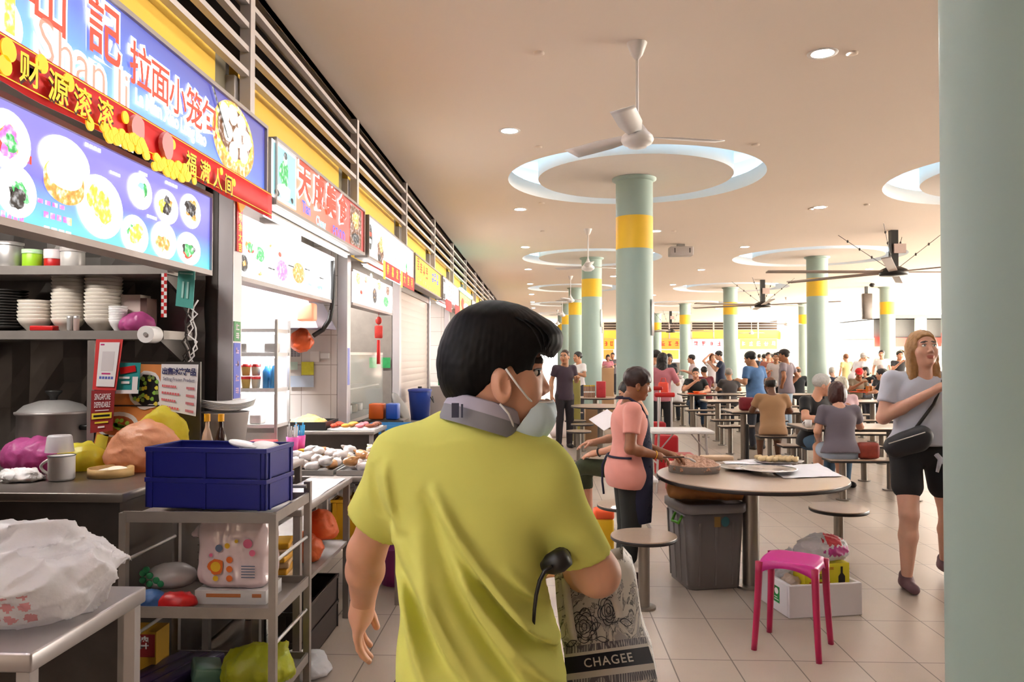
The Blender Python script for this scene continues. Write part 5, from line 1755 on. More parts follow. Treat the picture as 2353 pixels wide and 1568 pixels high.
V, F = blob([(cap((-.2, 0, 0), (.22, -.02, -.01), .062, .055), 0), (ell((-.24, 0, .005), (.05, .05, .06)), .03)], .008, lambda P: .006*vnoise(P, 45, 3))
o = nmesh('paper_bundle', V, F, mat('brown_paper', 'a9703c', .6, var=.15, scale=10)); o.location = (bx+.02, by-.03, .65)
tag(o, 'brown paper bundle lying across the grey bin under the table', 'bundle')
# pink stool
a31 = R(-31)
t = thing('plastic_stool', 'bright pink plastic stool with four splayed legs in front of the foam box', 'stool', (1.385, 4.255, 0), a31)
m_pst = mat('stool_pink', 'd0268e', .32, var=.05)
m_pleg = mat('stool_leg_pink', 'b01a4c', .35)
b = MB()
n = 16
V = []
for j in range(n+1):
    for i in range(n+1):
        u, v = -1+2*i/n, -1+2*j/n
        s_ = (1-.06*v*v, 1-.06*u*u)
        V.append((.145*u*s_[0], .135*v*s_[1], .493 - .012*(u*u*.6)+.012*(u*u)*0 - .018*max(0, abs(u)-.75)*4*.3 - .006*(1-u*u)))
top = len(V)
F = [(j*(n+1)+i, j*(n+1)+i+1, (j+1)*(n+1)+i+1, (j+1)*(n+1)+i) for j in range(n) for i in range(n)]
ring = [i for i in range(n)] + [(n)+(n+1)*j for j in range(n)] + [(n+1)*n+i for i in range(n, 0, -1)] + [(n+1)*j for j in range(n, 0, -1)]
for k_, vi in enumerate(ring):
    x, y, z = V[vi]
    side = (k_ % n)/n
    drop = .03 + .04*abs(2*side-1)**2
    V.append((x*1.06, y*1.06, z-drop))
m_ = len(ring)
F += [(ring[k_], top+k_, top+(k_+1) % m_, ring[(k_+1) % m_]) for k_ in range(m_)]
b.add(V, F, True)
b.build('seat', m_pst, t, solid=.006)
for sx in (-1, 1):
    for sy in (-1, 1):
        pts = [(sx*(.145+.022*(k_/8)**1.5), sy*(.13+.028*(k_/8)**1.5), .475-.475*k_/8) for k_ in range(9)]
        MB().tube(pts, [.021-.005*k_/8 for k_ in range(9)], 8).build('leg', m_pleg, t)
# foam box with goods
fa = R(10.7)
t = thing('foam_box', 'white foam box on the floor holding a yellow carton and bags', 'box', (1.71, 4.93, 0), fa)
b = MB()
L, W, H = .48, .385, .2
for a in ((-L/2, -W/2, L/2, -W/2+.025), (-L/2, W/2-.025, L/2, W/2), (-L/2, -W/2+.025, -L/2+.025, W/2-.025), (L/2-.025, -W/2+.025, L/2, W/2-.025)):
    b.bb((a[0], a[1], 0), (a[2], a[3], H))
b.bb((-L/2+.025, -W/2+.025, 0), (L/2-.025, W/2-.025, .025))
b.build('foam_shell', mat('foam_white', 'e9e2e4', .7, var=.02), t, bev=.006)
fr = frame((-L/2, .0, .1), (0, -1, 0), (0, 0, 1), (-1, 0, 0))
b = MB().rect(fr, .0, -.045, .075, .055, .001).use(1).disc(fr, .037, .025, .024, .02, .002, n=18).rect(fr, .01, -.03, .065, -.024, .002).rect(fr, .01, -.015, .05, -.01, .002)
b.build('label_sticker', [mat('sticker_green2', '1f8a3c', .5), m_paper], t)
t = thing('carton', 'yellow carton printed with a dark bottle standing in the foam box', 'box', (1.775, 4.92, .027), fa)
MB().bb((-.15, -.08, 0), (.15, .08, .27)).build('carton_body', mat('carton_lemon', 'e2d22e', .5), t)
fr = fcam(0, -.081, 0)
b = MB()
b.poly([(.075, .13), (.12, .13), (.12, .19), (.105, .21), (.105, .25), (.09, .25), (.09, .21), (.075, .19)], fr, .001)
b.text(fr, '精品', -.06, .19, .035, .001, .02)
b.use(1).text(fr, 'LACROUSE', -.01, .24, .022, .001, .01).rect(fr, -.12, .15, .02, .16, .001)
b.build('print', [mat('ink_dark', '241a18', .5), mat('ink_rust', 'c8401e', .5)], t)
o = sack('plastic_bag', 'white carrier bag with red and pink print on top of the yellow carton', 'bag', (1.80, 4.95, .30), (.16, .1, .085), m_bagw, 71, 1, .007, crease=.2)
paint(o, [mat('bag_print_red', 'b81c2a', .5), mat('bag_print_pink', 'b83c86', .5)], [lambda c, n: n.y < .3 and ((c.x-.05)/.07)**2+((c.z-.135)/.03)**2 < 1+.4*math.sin(c.x*160), lambda c, n: n.y < .3 and ((c.x-.07)/.085)**2+((c.z-.07)/.03)**2 < 1+.4*math.sin(c.x*190)])
sack('plastic_bag', 'white bag with black print leaning behind the pink stool', 'bag', (1.615, 5.02, .03), (.09, .065, .16), mat('black_print_bag', 'cfcacb', .3, var=.55, scale=14), 73, 1, .009)
sack('plastic_bag', 'pale peach bag in the near corner of the foam box', 'bag', (1.575, 4.88, .03), (.075, .07, .1), bagmat('pale_peach_film', 'ecd2c2'), 74, 0, .008)
# ------------------------------------------------------------------ people
SKIN = {'light': 'd9a184', 'mid': 'bf8a68', 'tan': '9c6646', 'dark': '6e4630', 'pale': 'dba890'}
def skin_mat(k):
    return mat('skin_'+k, SKIN[k], .48, var=.08, scale=25, sub=.08)
m_eye = mat('eye_white', 'e8e2de', .25, var=0)
m_iris = mat('eye_dark', '1c120e', .2, var=0)
def lip_mat(k):
    c = SKIN[k]
    r, g, b_ = [int(c[i:i+2], 16) for i in (0, 2, 4)]
    return mat('lips_'+k, '%02x%02x%02x' % (int(r*.88), int(g*.68), int(b_*.68)), .4)
def hair_mat(c):
    return mat('hair_'+c, c, .42, var=.25, scale=60)
# head in its own frame: face towards +Y, origin between the ears
HEADP = [(ell((0, -.012, .03), (.075, .096, .09)), 0), (ell((0, .02, -.03), (.062, .07, .082)), .03),
         (ell((0, .036, -.083), (.043, .043, .032)), .03), (ell((0, .068, -.1), (.018, .014, .014)), .02),
         (ell((.04, .055, -.03), (.028, .028, .03)), .025), (ell((-.04, .055, -.03), (.028, .028, .03)), .025),
         (cap((-.042, .078, .03), (.042, .078, .03), .009), .02),
         (ell((.031, .1, .011), (.017, .016, .010)), .012, '-'), (ell((-.031, .1, .011), (.017, .016, .010)), .012, '-'),
         (cap((0, .086, .012), (0, .107, -.026), .006, .011), .014), (ell((.011, .094, -.033), (.009, .011, .008)), .008), (ell((-.011, .094, -.033), (.009, .011, .008)), .008),
         (ell((0, .087, -.061), (.023, .011, .006)), .006), (ell((0, .085, -.071), (.019, .011, .007)), .006),
         (ell((.079, -.006, -.012), (.011, .02, .034), rotm(.2, 0, -.35)), .006), (ell((-.079, -.006, -.012), (.011, .02, .034), rotm(.2, 0, .35)), .006),
         (ell((.09, .002, -.01), (.008, .011, .02)), .006, '-'), (ell((-.09, .002, -.01), (.008, .011, .02)), .006, '-'),
         (cap((0, -.022, -.06), (0, -.04, -.2), .054, .058), .03)]
_H = {}
def head_geo(h):
    if h in _H:
        return _H[h]
    V, F = blob(HEADP, h)
    C = V[F].mean(1)
    fm = np.zeros(len(F), int)
    lips = np.minimum(sd(ell((0, .089, -.061), (.025, .012, .0065)), C), sd(ell((0, .087, -.0715), (.021, .012, .0075)), C))
    fm[(lips < .001) & (C[:, 1] > .06)] = 1
    for s in (-1, 1):
        br = sd(ell((s*.033, .084, .036), (.021, .016, .0048), rotm(0, s*.12, s*-.3)), C)
        fm[(br < .0012) & (C[:, 1] > .05)] = 2
    b = MB()
    for s in (-1, 1):
        b.use(3).ell((s*.031, .0775, .011), (.0135, .0125, .0095), n=12, m=8)
        b.use(4).ell((s*.031, .0835, .011), (.0062, .0075, .0066), n=10, m=6)
        b.use(2).tube([(s*(.018+.0027*k), .0905-.0012*abs(k-4), .0185+.001*math.sin(PI*k/10)-.0003*k) for k in range(11)], .0016, 5)
    V2 = np.array(b.v); F2 = b.f
    _H[h] = (V, F, fm, V2, F2, b.m)
    return _H[h]
def zclip(ys, zs, xw=0.):
    ys, zs = np.array(ys), np.array(zs)
    return lambda P: np.interp(P[:, 1], ys, zs) + xw*np.abs(P[:, 0]) - P[:, 2]
HAIRS = {
    'short': ([(ell((0, -.02, .042), (.086, .108, .095)), 0)], zclip([-.13, -.06, -.03, -.005, .03, .05, .07, .12], [-.07, -.055, -.03, .005, .0, .04, .068, .07])),
    'crop': ([(ell((0, -.016, .036), (.08, .103, .092)), 0)], zclip([-.13, -.06, -.03, -.005, .03, .045, .06, .12], [-.05, -.04, -.02, .012, .01, .05, .08, .085])),
    'fringe': ([(ell((0, -.012, .045), (.09, .114, .098)), 0)], zclip([-.13, -.06, -.03, 0, .03, .05, .07, .13], [-.08, -.07, -.05, .0, -.01, .02, .035, .03])),
    'bob': ([(ell((0, -.02, .035), (.094, .115, .105)), 0), (ell((0, -.03, -.05), (.1, .095, .09)), .05)], zclip([-.14, .0, .03, .045, .055, .14], [-.125, -.12, -.1, -.06, .045, .04])),
    'long': ([(ell((0, -.02, .04), (.088, .112, .1)), 0), (ell((0, -.055, -.1), (.098, .07, .16)), .06), (ell((0, -.065, -.24), (.088, .05, .12)), .06), (cap((.078, -.02, .02), (.095, -.02, -.24), .022, .007), .04), (cap((-.078, -.02, .02), (-.095, -.02, -.24), .022, .007), .04)], lambda P: np.maximum(np.where(np.abs(P[:, 0]) < .062+.5*np.clip(P[:, 2]-.03, -1, 0)*0, np.interp(P[:, 1], [-.14, -.03, .0, .03, .05, .075, .14], [-.5, -.5, -.13, -.02, .05, .082, .085]), np.interp(P[:, 1], [-.14, .03, .06, .075, .14], [-.5, -.5, -.02, .07, .08]))-P[:, 2], -1)),
    'perm': ([(ell((0, -.02, .04), (.1, .12, .108)), 0), (ell((0, -.05, -.03), (.095, .08, .075)), .04)], zclip([-.15, -.05, .0, .03, .05, .06, .14], [-.1, -.09, -.03, .0, .03, .06, .06])),
    'bald': ([(ell((0, -.02, .03), (.084, .104, .09)), 0)], None),
}
_HG = {}
def hair_geo(style, h):
    k = (style, h)
    if k not in _HG:
        P, clip = HAIRS[style]
        if style == 'bald':
            c2 = zclip([-.13, -.06, -.03, 0, .03, .12], [-.06, -.05, -.03, .005, .03, .2])
            clip = lambda Q: np.maximum(c2(Q), Q[:, 2]-.055)
        amp = {'perm': .006, 'long': .004}.get(style, .003)
        _HG[k] = blob(P, h, lambda Q: amp*vnoise(Q, 90, 3)+amp*.8*np.abs(vnoise(Q, 200, 4)), clip)
    return _HG[k]
_HD = {}
def hand_geo(curl, h):
    "right hand: wrist at the origin, fingers along +Y, palm towards -Z, thumb on the -X side"
    k = (curl, h)
    if k in _HD:
        return _HD[k]
    P = [(ell((0, .045, 0), (.041, .055, .016)), 0), (cap((0, -.03, 0), (0, .03, 0), .027, .028), .02)]
    for x, L, y in ((.032, .058, .085), (.011, .076, .094), (-.011, .082, .096), (-.032, .072, .09)):
        p = np.array([x, y-.012, 0.]); a = curl*.35; d = x*1.2
        r = .0088
        for i, f in enumerate((.45, .32, .23)):
            a += curl*(.55 if i else .3)
            q = p + L*f*np.array([d*(1-curl), math.cos(a), -math.sin(a)])
            P.append((cap(p, q, r, r*.93), .006 if i == 0 else .003)); p = q; r *= .93
    t0, t1, t2, t3 = np.array([-.028, .022, -.004]), np.array([-.052, .05, -.014]), np.array([-.060+curl*.02, .078, -.022-curl*.016]), np.array([-.058+curl*.035, .1-curl*.01, -.028-curl*.028])
    P += [(cap(t0, t1, .015, .0115), .012), (cap(t1, t2, .0112, .01), .003), (cap(t2, t3, .01, .0085), .003)]
    _HD[k] = blob(P, h)
    return _HD[k]
def look(d, up):
    "matrix whose columns are right, forward(d), up"
    d = np.array(d, float); d /= np.linalg.norm(d)
    r = np.cross(d, up); n = np.linalg.norm(r)
    r = r/n if n > 1e-6 else np.array([1., 0, 0])
    return np.stack([r, d, np.cross(r, d)], 1)
ARMS = {'down': ((.235, -.03, .22), (.255, .04, -.03)), 'table': ((.25, .12, .285), (.11, .33, .30)), 'eat': ((.25, .15, .30), (.06, .27, .50)),
        'hold': ((.225, .0, .23), (.15, .24, .3)), 'raise': ((.33, .1, .56), (.13, .08, .74)), 'phone': ((.21, .1, .26), (.08, .28, .44)),
        'hip': ((.30, -.1, .24), (.2, .0, .06)), 'cross': ((.24, .06, .24), (.02, .2, .30)), 'lap': ((.23, .02, .22), (.14, .3, .1))}
def join_geo(parts):
    "parts: (V, F list or array, material index or array)"
    V, F, M = [], [], []
    n = 0
    for v, f, m in parts:
        V.append(np.asarray(v)); k = len(f)
        F += [tuple(int(i)+n for i in q) for q in f]
        M += list(m) if hasattr(m, '__len__') else [m]*k
        n += len(v)
    return np.concatenate(V), F, M
def fmesh(name, V, F, M, mats, parent=None):
    me = bpy.data.meshes.new(name)
    me.from_pydata([tuple(p) for p in V], [], F)
    for m in mats: me.materials.append(m)
    me.polygons.foreach_set('material_index', M)
    me.polygons.foreach_set('use_smooth', [True]*len(F))
    me.update()
    o = bpy.data.objects.new(name, me)
    COL.objects.link(o)
    if parent is not None: o.parent = parent
    return o
def person(label, loc, yaw, H=1.65, pose='stand', lean=0., head=(0., 0.), skin='mid', hair=('short', '1a1412'), top=('8a8a8a', .55), bottom=('long', '2a2a30'), fat=1., arms=('down', 'down'), h=.02, hd=None, shoes='2a2422', group=None, curl=.5, legs=None, topmat=None, hips=1., seat=.45, cap_=None, extra=None, hr=0., fold=0., hem=None):
    s = H/1.70
    hd = hd or h*.5
    zp = .93 if pose == 'stand' else seat/s + .09
    ca, sa = math.cos(lean), math.sin(lean)
    def T(x, y, z):
        return np.array([x, y*ca + z*sa, zp + z*ca - y*sa])
    W = fat
    sh = {k: T(k*.165*(.5+.5*W), -.01, .455) for k in (-1, 1)}
    # legs
    if legs is None:
        if pose == 'stand':
            legs = {k: (np.array([k*.095, .015, .49]), np.array([k*.10, -.02, .085])) for k in (-1, 1)}
        else:
            legs = {k: (np.array([k*.12, .41, zp-.01]), np.array([k*.13, .36, .085])) for k in (-1, 1)}
    else:
        legs = {k: (np.array(v[0]), np.array(v[1])) for k, v in legs.items()}
    hip = {k: np.array([k*.085*hips, 0, zp-.03]) for k in (-1, 1)}
    aw = {}
    for k, a in ((-1, arms[0]), (1, arms[1])):
        e, w = ARMS[a] if isinstance(a, str) else a
        if isinstance(a, str):
            e = (k*e[0]*(.6+.4*W), e[1], e[2]); w = (k*w[0], w[1], w[2])
        aw[k] = (T(*e), T(*w))
    # body skin
    B = [(cap(T(0, .0, .03), T(0, -.0, .34), .07*W, .075*W), 0), (cap(sh[-1], sh[1], .05), .05), (cap(T(0, -.015, .47), T(0, .0, .56), .056, .052), .04)]
    for k in (-1, 1):
        e, w = aw[k]
        f = .55+.45*W
        B += [(cap(sh[k], e, .047*f, .039*f), .02), (cap(e, e+(w-e)*.35, .039*f, .038*f), .02), (cap(e+(w-e)*.35, w, .038*f, .026), .02)]
        kn, an = legs[k]
        B += [(cap(hip[k], kn, .082*f, .056*f), .03), (cap(kn, kn+(an-kn)*.35, .052*f, .054*f), .02), (cap(kn+(an-kn)*.35, an, .054*f, .034), .02)]
        B += [(cap(an+np.array([0, -.03, -.045]), an+np.array([0, .12, -.055]), .036, .028), .02)]
    V, F = blob(B, h)
    parts = [(V*s, F, 0)]
    # hands
    for k in (-1, 1):
        e, w = aw[k]
        d = w-e
        Vh, Fh = hand_geo(curl, min(.0075, max(.0045, hd)))
        Vh = Vh.copy(); Fh2 = Fh
        if k < 0:
            Vh[:, 0] *= -1; Fh2 = Fh[:, ::-1]
        # palm faces the middle of the body
        up = np.array([k*1., 0, .25]) if abs(d[2]) > .6*np.linalg.norm(d) else np.array([k*.35, 0, 1.])
        M = look(d, up)
        parts.append(((Vh @ M.T + w)*s, Fh2, 0))
    hy, hp = head
    Mh = np.array(Matrix.Rotation(hy, 3, 'Z') @ Matrix.Rotation(-lean*.6+hp, 3, 'X') @ Matrix.Rotation(hr, 3, 'Y'))
    hc = T(0, .03, .625) + Mh @ np.array([0, .02, .03])
    Va, Fa, fa_, Vb, Fb, fb = head_geo(min(.009, max(.004, hd)))
    parts.append(((Va @ Mh.T + hc)*s, Fa, fa_))
    parts.append(((Vb @ Mh.T + hc)*s, Fb, fb))
    Vt, Ft, Mt = join_geo(parts)
    body = fmesh('person', Vt, Ft, Mt, [skin_mat(skin), lip_mat(skin), hair_mat('241a16'), m_eye, m_iris])
    body.location = loc; body.rotation_euler = (0, 0, yaw)
    tag(body, label, 'person', group)
    # hair
    if hair:
        Vx, Fx = hair_geo(hair[0], max(.005, hd*.8))
        nmesh('hair', (Vx @ Mh.T + hc)*s, Fx, hair_mat(hair[1]), body)
    if cap_:
        Vx, Fx = blob([(ell((0, -.015, .055), (.092, .112, .085)), 0), (ell((0, .1, .052), (.07, .09, .012)), .015)], .008, None, lambda P: .045-P[:, 2])
        nmesh('cap', (Vx @ Mh.T + hc)*s, Fx, mat('cap_'+cap_, cap_, .7), body)
    # shirt
    if top:
        g = .012
        S = [(ell(T(0, -.0, .34), (.155*W+g, .108*W+g, .17)), 0), (ell(T(0, .012*W, .14), (.14*W+g, .105*W+g, .2)), .06), (cap(sh[-1]+[0, 0, .0], sh[1], .058), .05), (ell(T(0, -.005, -.05), (.16*hips*W+g, .128*W+g, .2)), .05)]
        L = top[1]
        for k in (-1, 1):
            e, w = aw[k]
            f = .55+.45*W
            if L <= 1:
                S.append((cap(sh[k], sh[k]+(e-sh[k])*L, .060*f, .060*f), .025))
            else:
                S += [(cap(sh[k], e, .060*f, .05*f), .025), (cap(e, e+(w-e)*(L-1), .05*f, .038*f), .02)]
        S.append((cap(T(0, -.012, .5), T(0, .02, .62), .066, .07), .02, '-'))
        cl = []
        for k in (-1, 1):
            if L <= 1:
                e = aw[k][0]; d = (e-sh[k])/np.linalg.norm(e-sh[k]); c = sh[k]+(e-sh[k])*L
                cl.append((c, d))
        hem = (-.1 if pose == 'stand' else -.085) if hem is None else hem
        hem0 = T(0, 0, hem)
        up_ = np.array([0, sa, ca])
        def clip(P):
            r = -((P-hem0) @ up_)
            for c, d in cl:
                q = P-c
                m = np.linalg.norm(q, axis=1) < .2
                t = q @ d
                r = np.maximum(r, np.where(m & (np.linalg.norm(q-t[:, None]*d, axis=1) < .085), t, -1))
            return r
        dsp = (lambda P: .004*vnoise(P, 14, 5)+fold*np.sin((P[:, 2]*1.0+P[:, 0]*.9)*55+3*vnoise(P, 6, 2))) if fold or h < .015 else None
        Vx, Fx = blob(S, h, dsp, clip)
        nmesh('shirt', Vx*s, Fx, topmat or mat('shirt_'+top[0], top[0], .85, var=.1, scale=6, sheen=.2), body)
    if bottom:
        kind, col = bottom[:2]
        g = .002 if top else .012
        fr = {'long': 1., 'short': .0, 'mid': .35, 'capri': .6}[kind]
        S = [(ell((0, 0, zp-.01), (.145*hips*W+g, .105*W+g, .13)), 0)]
        for k in (-1, 1):
            kn, an = legs[k]
            f = (.55+.45*W)
            if kind == 'short':
                S.append((cap(hip[k], hip[k]+(kn-hip[k])*.55, .092*f, .09*f), .03))
            else:
                S += [(cap(hip[k], kn, .092*f, .07*f), .03), (cap(kn, kn+(an-kn)*max(fr, .05), .066*f, .066*f-.012*fr), .02)]
        top_z = zp+.085
        Vx, Fx = blob(S, h, None, lambda P: P[:, 2]-top_z)
        nmesh('shorts' if kind in ('short', 'mid') else 'trousers', Vx*s, Fx, mat('trousers_'+col, col, .85, var=.1, scale=9), body)
    if shoes:
        for k in (-1, 1):
            an = legs[k][1]
            Vx, Fx = blob([(cap(an+[0, -.035, -.045], an+[0, .12, -.052], .042, .034), 0), (cap(an+[0, -.02, .0], an+[0, 0, -.03], .042, .045), .02)], min(h, .015), None, lambda P: (an[2]-.085)-P[:, 2])
            nmesh('shoe', Vx*s, Fx, mat('shoe_'+shoes, shoes, .6), body)
    return body, dict(T=T, s=s, hc=hc, Mh=Mh, aw=aw, sh=sh, legs=legs, zp=zp)

# ------------------------------------------------------------------ the man in the yellow polo shirt, from behind
def guy():
    D0 = 1.56
    G = lambda px, py, dy=0.: np.array(at(px, py, D0+dy))
    base = G(1100, 1400, .02); base[2] = 0
    k = D0/FPX       # metres per photo pixel at his depth
    cx = lambda px, dy=0.: at(px, 816, D0+dy).x
    zz = lambda py: float(at(1100, py, D0).z)
    sk = 'light'
    Ls, Le, Lw = G(932, 1060, .03), G(842, 1268, .16), G(834, 1385, .27)
    Rs, Re, Rw = G(1243, 1108, .02), G(1372, 1318, .05), G(1300, 1292, .28)
    hc = G(1139, 862, .02)
    hs = 1.05
    Mh = np.array(Matrix.Rotation(R(-79), 3, 'Z') @ Matrix.Rotation(R(-2), 3, 'X'))
    hipz = .88
    pel = np.array([base[0], base[1], hipz])
    B = [(cap(pel+[0, .03, 0], [base[0], base[1]+.05, 1.25], .075, .075), 0), (cap(Ls, Rs, .05), .05), (cap(G(1095, 1000, .02), hc + Mh @ np.array([0, -.02, -.05]), .062, .056), .04)]
    for a, b_, c, f in ((Ls, Le, Lw, 1.0), (Rs, Re, Rw, 1.12)):
        m = b_+(c-b_)*.35
        B += [(cap(a, b_, .052*f, .041*f), .02), (cap(b_, m, .041*f, .042*f), .02), (cap(m, c, .042*f, .029*f), .02)]
    for s_ in (-1, 1):
        hp = pel+[s_*.095, 0, -.02]; kn = np.array([base[0]+s_*.11, base[1]+(.12 if s_ > 0 else -.02), .47]); an = np.array([base[0]+s_*.11, base[1]+(.16 if s_ > 0 else -.2), .09])
        B += [(cap(hp, kn, .09, .06), .03), (cap(kn, an, .058, .038), .02), (cap(an+[0, -.03, -.05], an+[0, .13, -.058], .036, .03), .02)]
    V, F = blob(B, .007)
    parts = [(V, F, 0)]
    for kk, e, w, curl, sc in ((-1, Le, Lw, .45, 1.08), (1, Re, Rw, .9, 1.08)):
        Vh, Fh = hand_geo(curl, .0035)
        Vh = Vh.copy()*sc
        if kk < 0:
            Vh[:, 0] *= -1; Fh = Fh[:, ::-1]
        d = w-e
        if kk < 0: d = d*np.array([1, .45, 1])
        parts.append((Vh @ look(d, np.array([kk*1., -.25, .3])).T + w, Fh, 0))
    GH = [q for q in HEADP if not (q[0][0] == 'e' and abs(q[0][1][0]) > .07)]
    GH += [(ell((s_*.083, .0, -.018), (.012, .02, .034), rotm(.2, 0, -s_*.4)), .005) for s_ in (-1, 1)] + [(ell((s_*.098, .008, -.014), (.013, .012, .021)), .004, '-') for s_ in (-1, 1)]
    GH = [q for q in GH if not (len(q) > 2 and abs(q[0][1][0]) < .05)]
    GH = [q for q in GH if not (q[0][0] == 'c' and abs(q[0][1][1]-.086) < 1e-6) and not (q[0][0] == 'e' and abs(q[0][1][1]-.094) < 1e-6)]
    GH += [(cap((0, .083, .010), (0, .102, -.024), .006, .0095), .016)] + [(ell((s_*.010, .091, -.03), (.009, .010, .0075)), .008) for s_ in (-1, 1)]
    GH += [(ell((s_*.040, .088, .009), (.017, .019, .0105), rotm(0, 0, -s_*.5)), .010, '-') for s_ in (-1, 1)]
    Vc, Fc = blob(GH, .003)
    C = Vc[Fc].mean(1)
    fm = np.zeros(len(Fc), int)
    for s_ in (-1, 1):
        br = sd(ell((s_*.043, .076, .033), (.022, .022, .0052), rotm(0, s_*.2, s_*-.55)), C)
        fm[(br < .001) & (C[:, 1] > .05)] = 2
    fm[(np.minimum(sd(ell((0, .089, -.061), (.025, .012, .0065)), C), sd(ell((0, .087, -.0715), (.021, .012, .0075)), C)) < .001) & (C[:, 1] > .06)] = 1
    be = MB()
    for s_ in (-1, 1):
        be.use(3).ell((s_*.036, .0705, .008), (.0125, .0115, .0088), n=14, m=10)
        be.use(4).ell((s_*.0395, .0745, .008), (.0075, .0082, .0075), n=12, m=8)
        be.use(2).tube([(s_*(.026+.0026*k), .0850-.0021*max(0, k-3)-.0004*k, .0150+.0008*math.sin(PI*k/10)-.0003*k) for k in range(11)], .0024, 5)
    Vb, Fb, fb = np.array(be.v), be.f, be.m
    parts += [(Vc*hs @ Mh.T + hc, Fc, fm), (Vb*hs @ Mh.T + hc, Fb, fb)]
    Vt, Ft, Mt = join_geo([(v-base, f, m) for v, f, m in parts])
    body = fmesh('person', Vt, Ft, Mt, [skin_mat(sk), lip_mat(sk), hair_mat('241a16'), m_eye, m_iris])
    body.location = base
    tag(body, 'person seen from behind in a bright yellow polo shirt, black hair, mask under the chin', 'person')
    # hair
    hl = zclip([-.14, -.06, -.035, 0, .018, .033, .05, .062, .072, .09, .14], [-.066, -.056, -.03, .012, .022, .004, -.028, -.002, .048, .05, .034])
    P = [(ell((0, -.012, .045), (.086, .106, .102)), 0), (ell((0, .062, .078), (.072, .074, .05)), .035), (ell((0, -.065, -.0), (.075, .048, .066)), .03), (ell((.0, .0, .09), (.07, .08, .055)), .03)]
    def dsp(Q):
        a = np.arctan2(Q[:, 1]+.02, Q[:, 0])
        st = np.sin(a*46+6*vnoise(Q, 22, 8))*np.clip(np.hypot(Q[:, 0], Q[:, 1]+.02)/.08, 0, 1)
        return (.0003*st + .0009*vnoise(Q, 140, 5)) + .002*vnoise(Q, 45, 3)
    Vx, Fx = blob(P, .003, dsp, lambda Q: hl(Q)+.003*vnoise(Q, 160, 9))
    mh = mat('hair_black_gloss', '080707', .6, var=.3, scale=80, spec=.25)
    hair = nmesh('hair', (Vx*.975+[0, 0, -.002])*hs @ Mh.T + hc - base, Fx, mh, body)
    # loose tufts over the fringe, the crown and the nape
    q = random.Random(12)
    b = MB()
    for i in range(95):
        u = q.random()
        if i < 170:      # fringe sweeping down over the forehead
            x = q.uniform(-.07, .07); y0 = q.uniform(.02, .07); z0 = .13-.5*y0*y0/.1-q.uniform(0, .03)
            p0 = (x, y0, z0); p1 = (x+q.uniform(-.01, .01), y0+.05, z0-.02); p2 = (x*1.08+q.uniform(-.012, .012), .110-6*x*x+q.uniform(-.006, .008), .056-q.uniform(0, .018))
        elif i < 205:    # crown
            th = q.uniform(0, 6.28); r_ = q.uniform(.02, .075)
            x, y = r_*math.cos(th), -.02+r_*math.sin(th)*1.25
            z = .045+.1*math.sqrt(max(.02, 1-(x/.092)**2-((y+.02)/.118)**2))
            yy = y+.02; z = .045+.1*math.sqrt(max(.02, 1-(x/.088)**2-(yy/.118)**2)); p0 = (x, y, z-.008); x2, y2 = x*1.3+.004, yy*1.3; z2 = .045+.103*math.sqrt(max(.02, 1-(x2/.092)**2-(y2/.122)**2)); p1 = (x*1.15, yy*1.15-.02, (z+z2)/2+.004); p2 = (x2, y2-.02, z2+q.uniform(-.004, .006))
        else:            # nape and side ends
            th = q.uniform(PI*1.12, PI*1.88); x, y = .08*math.cos(th), -.02+.108*math.sin(th)
            zl = float(np.interp(y, [-.14, -.06, -.035, 0, .02], [-.062, -.05, -.022, .006, .01]))
            p0 = (x*.97, y*.97, zl+.03); p1 = (x*.98, y*.98, zl+.006); p2 = (x*.9, y*.92, zl-q.uniform(.004, .014))
        P3 = [Vector(p0), Vector(p1), Vector(p2)]
        pts = []
        for t in range(6):
            t /= 5
            pts.append(P3[0]*(1-t)**2 + P3[1]*2*t*(1-t) + P3[2]*t*t)
        b.tube(pts, [.0026, .0026, .0024, .002, .0014, .0004], 5)
    Vq = (np.array(b.v)*.975+[0, 0, -.002])*hs @ Mh.T + hc - base
    b.v = [tuple(p) for p in Vq]
    b.build('hair_strands', mh, body)
    # mask under nose and chin, with ear loops
    mm = mat('mask_blue', 'd4e9f5', .7, var=.06, scale=30)
    to = lambda p: Vector(Mh @ (np.array(p)*hs) + hc - base)
    lv = [(-.048, .114, .047, .064), (-.054, .118, .052, .062), (-.066, .124, .057, .058), (-.08, .124, .06, .05), (-.094, .12, .061, .04), (-.108, .112, .06, .028), (-.120, .1, .056, .018), (-.129, .083, .05, .012), (-.133, .06, .042, .01)]
    b = MB()
    nn = 24
    Vm = []
    for i, (z, yf, hx_, yb) in enumerate(lv):
        for j in range(nn+1):
            ph = -PI/2+PI*j/nn
            cr = .003*math.sin(i*2.4)*math.cos(ph) + .0034*math.sin(j*1.3+i*1.7)
            Vm.append(to((hx_*math.sin(ph), yb+(yf-yb)*max(0, math.cos(ph))**.75+cr, z+.004*math.sin(j*.9+i))))
    b.add(Vm, [(i*(nn+1)+j, (i+1)*(nn+1)+j, (i+1)*(nn+1)+j+1, i*(nn+1)+j+1) for i in range(len(lv)-1) for j in range(nn)], True)
    mask = b.build('face_mask', mm, body, solid=.0015, sub=1)
    loop_parent = mask
    MB().tube([to((.049*math.sin(-PI/2+PI*j/nn), .063+.054*max(0, math.cos(-PI/2+PI*j/nn))**.75, -.049)) for j in range(nn+1)], .0022, 5).build('nose_edge', mat('loop_white', 'f0eeee', .6), body)
    to = lambda p: Vector(Mh @ (np.array(p)*hs) + hc - base)
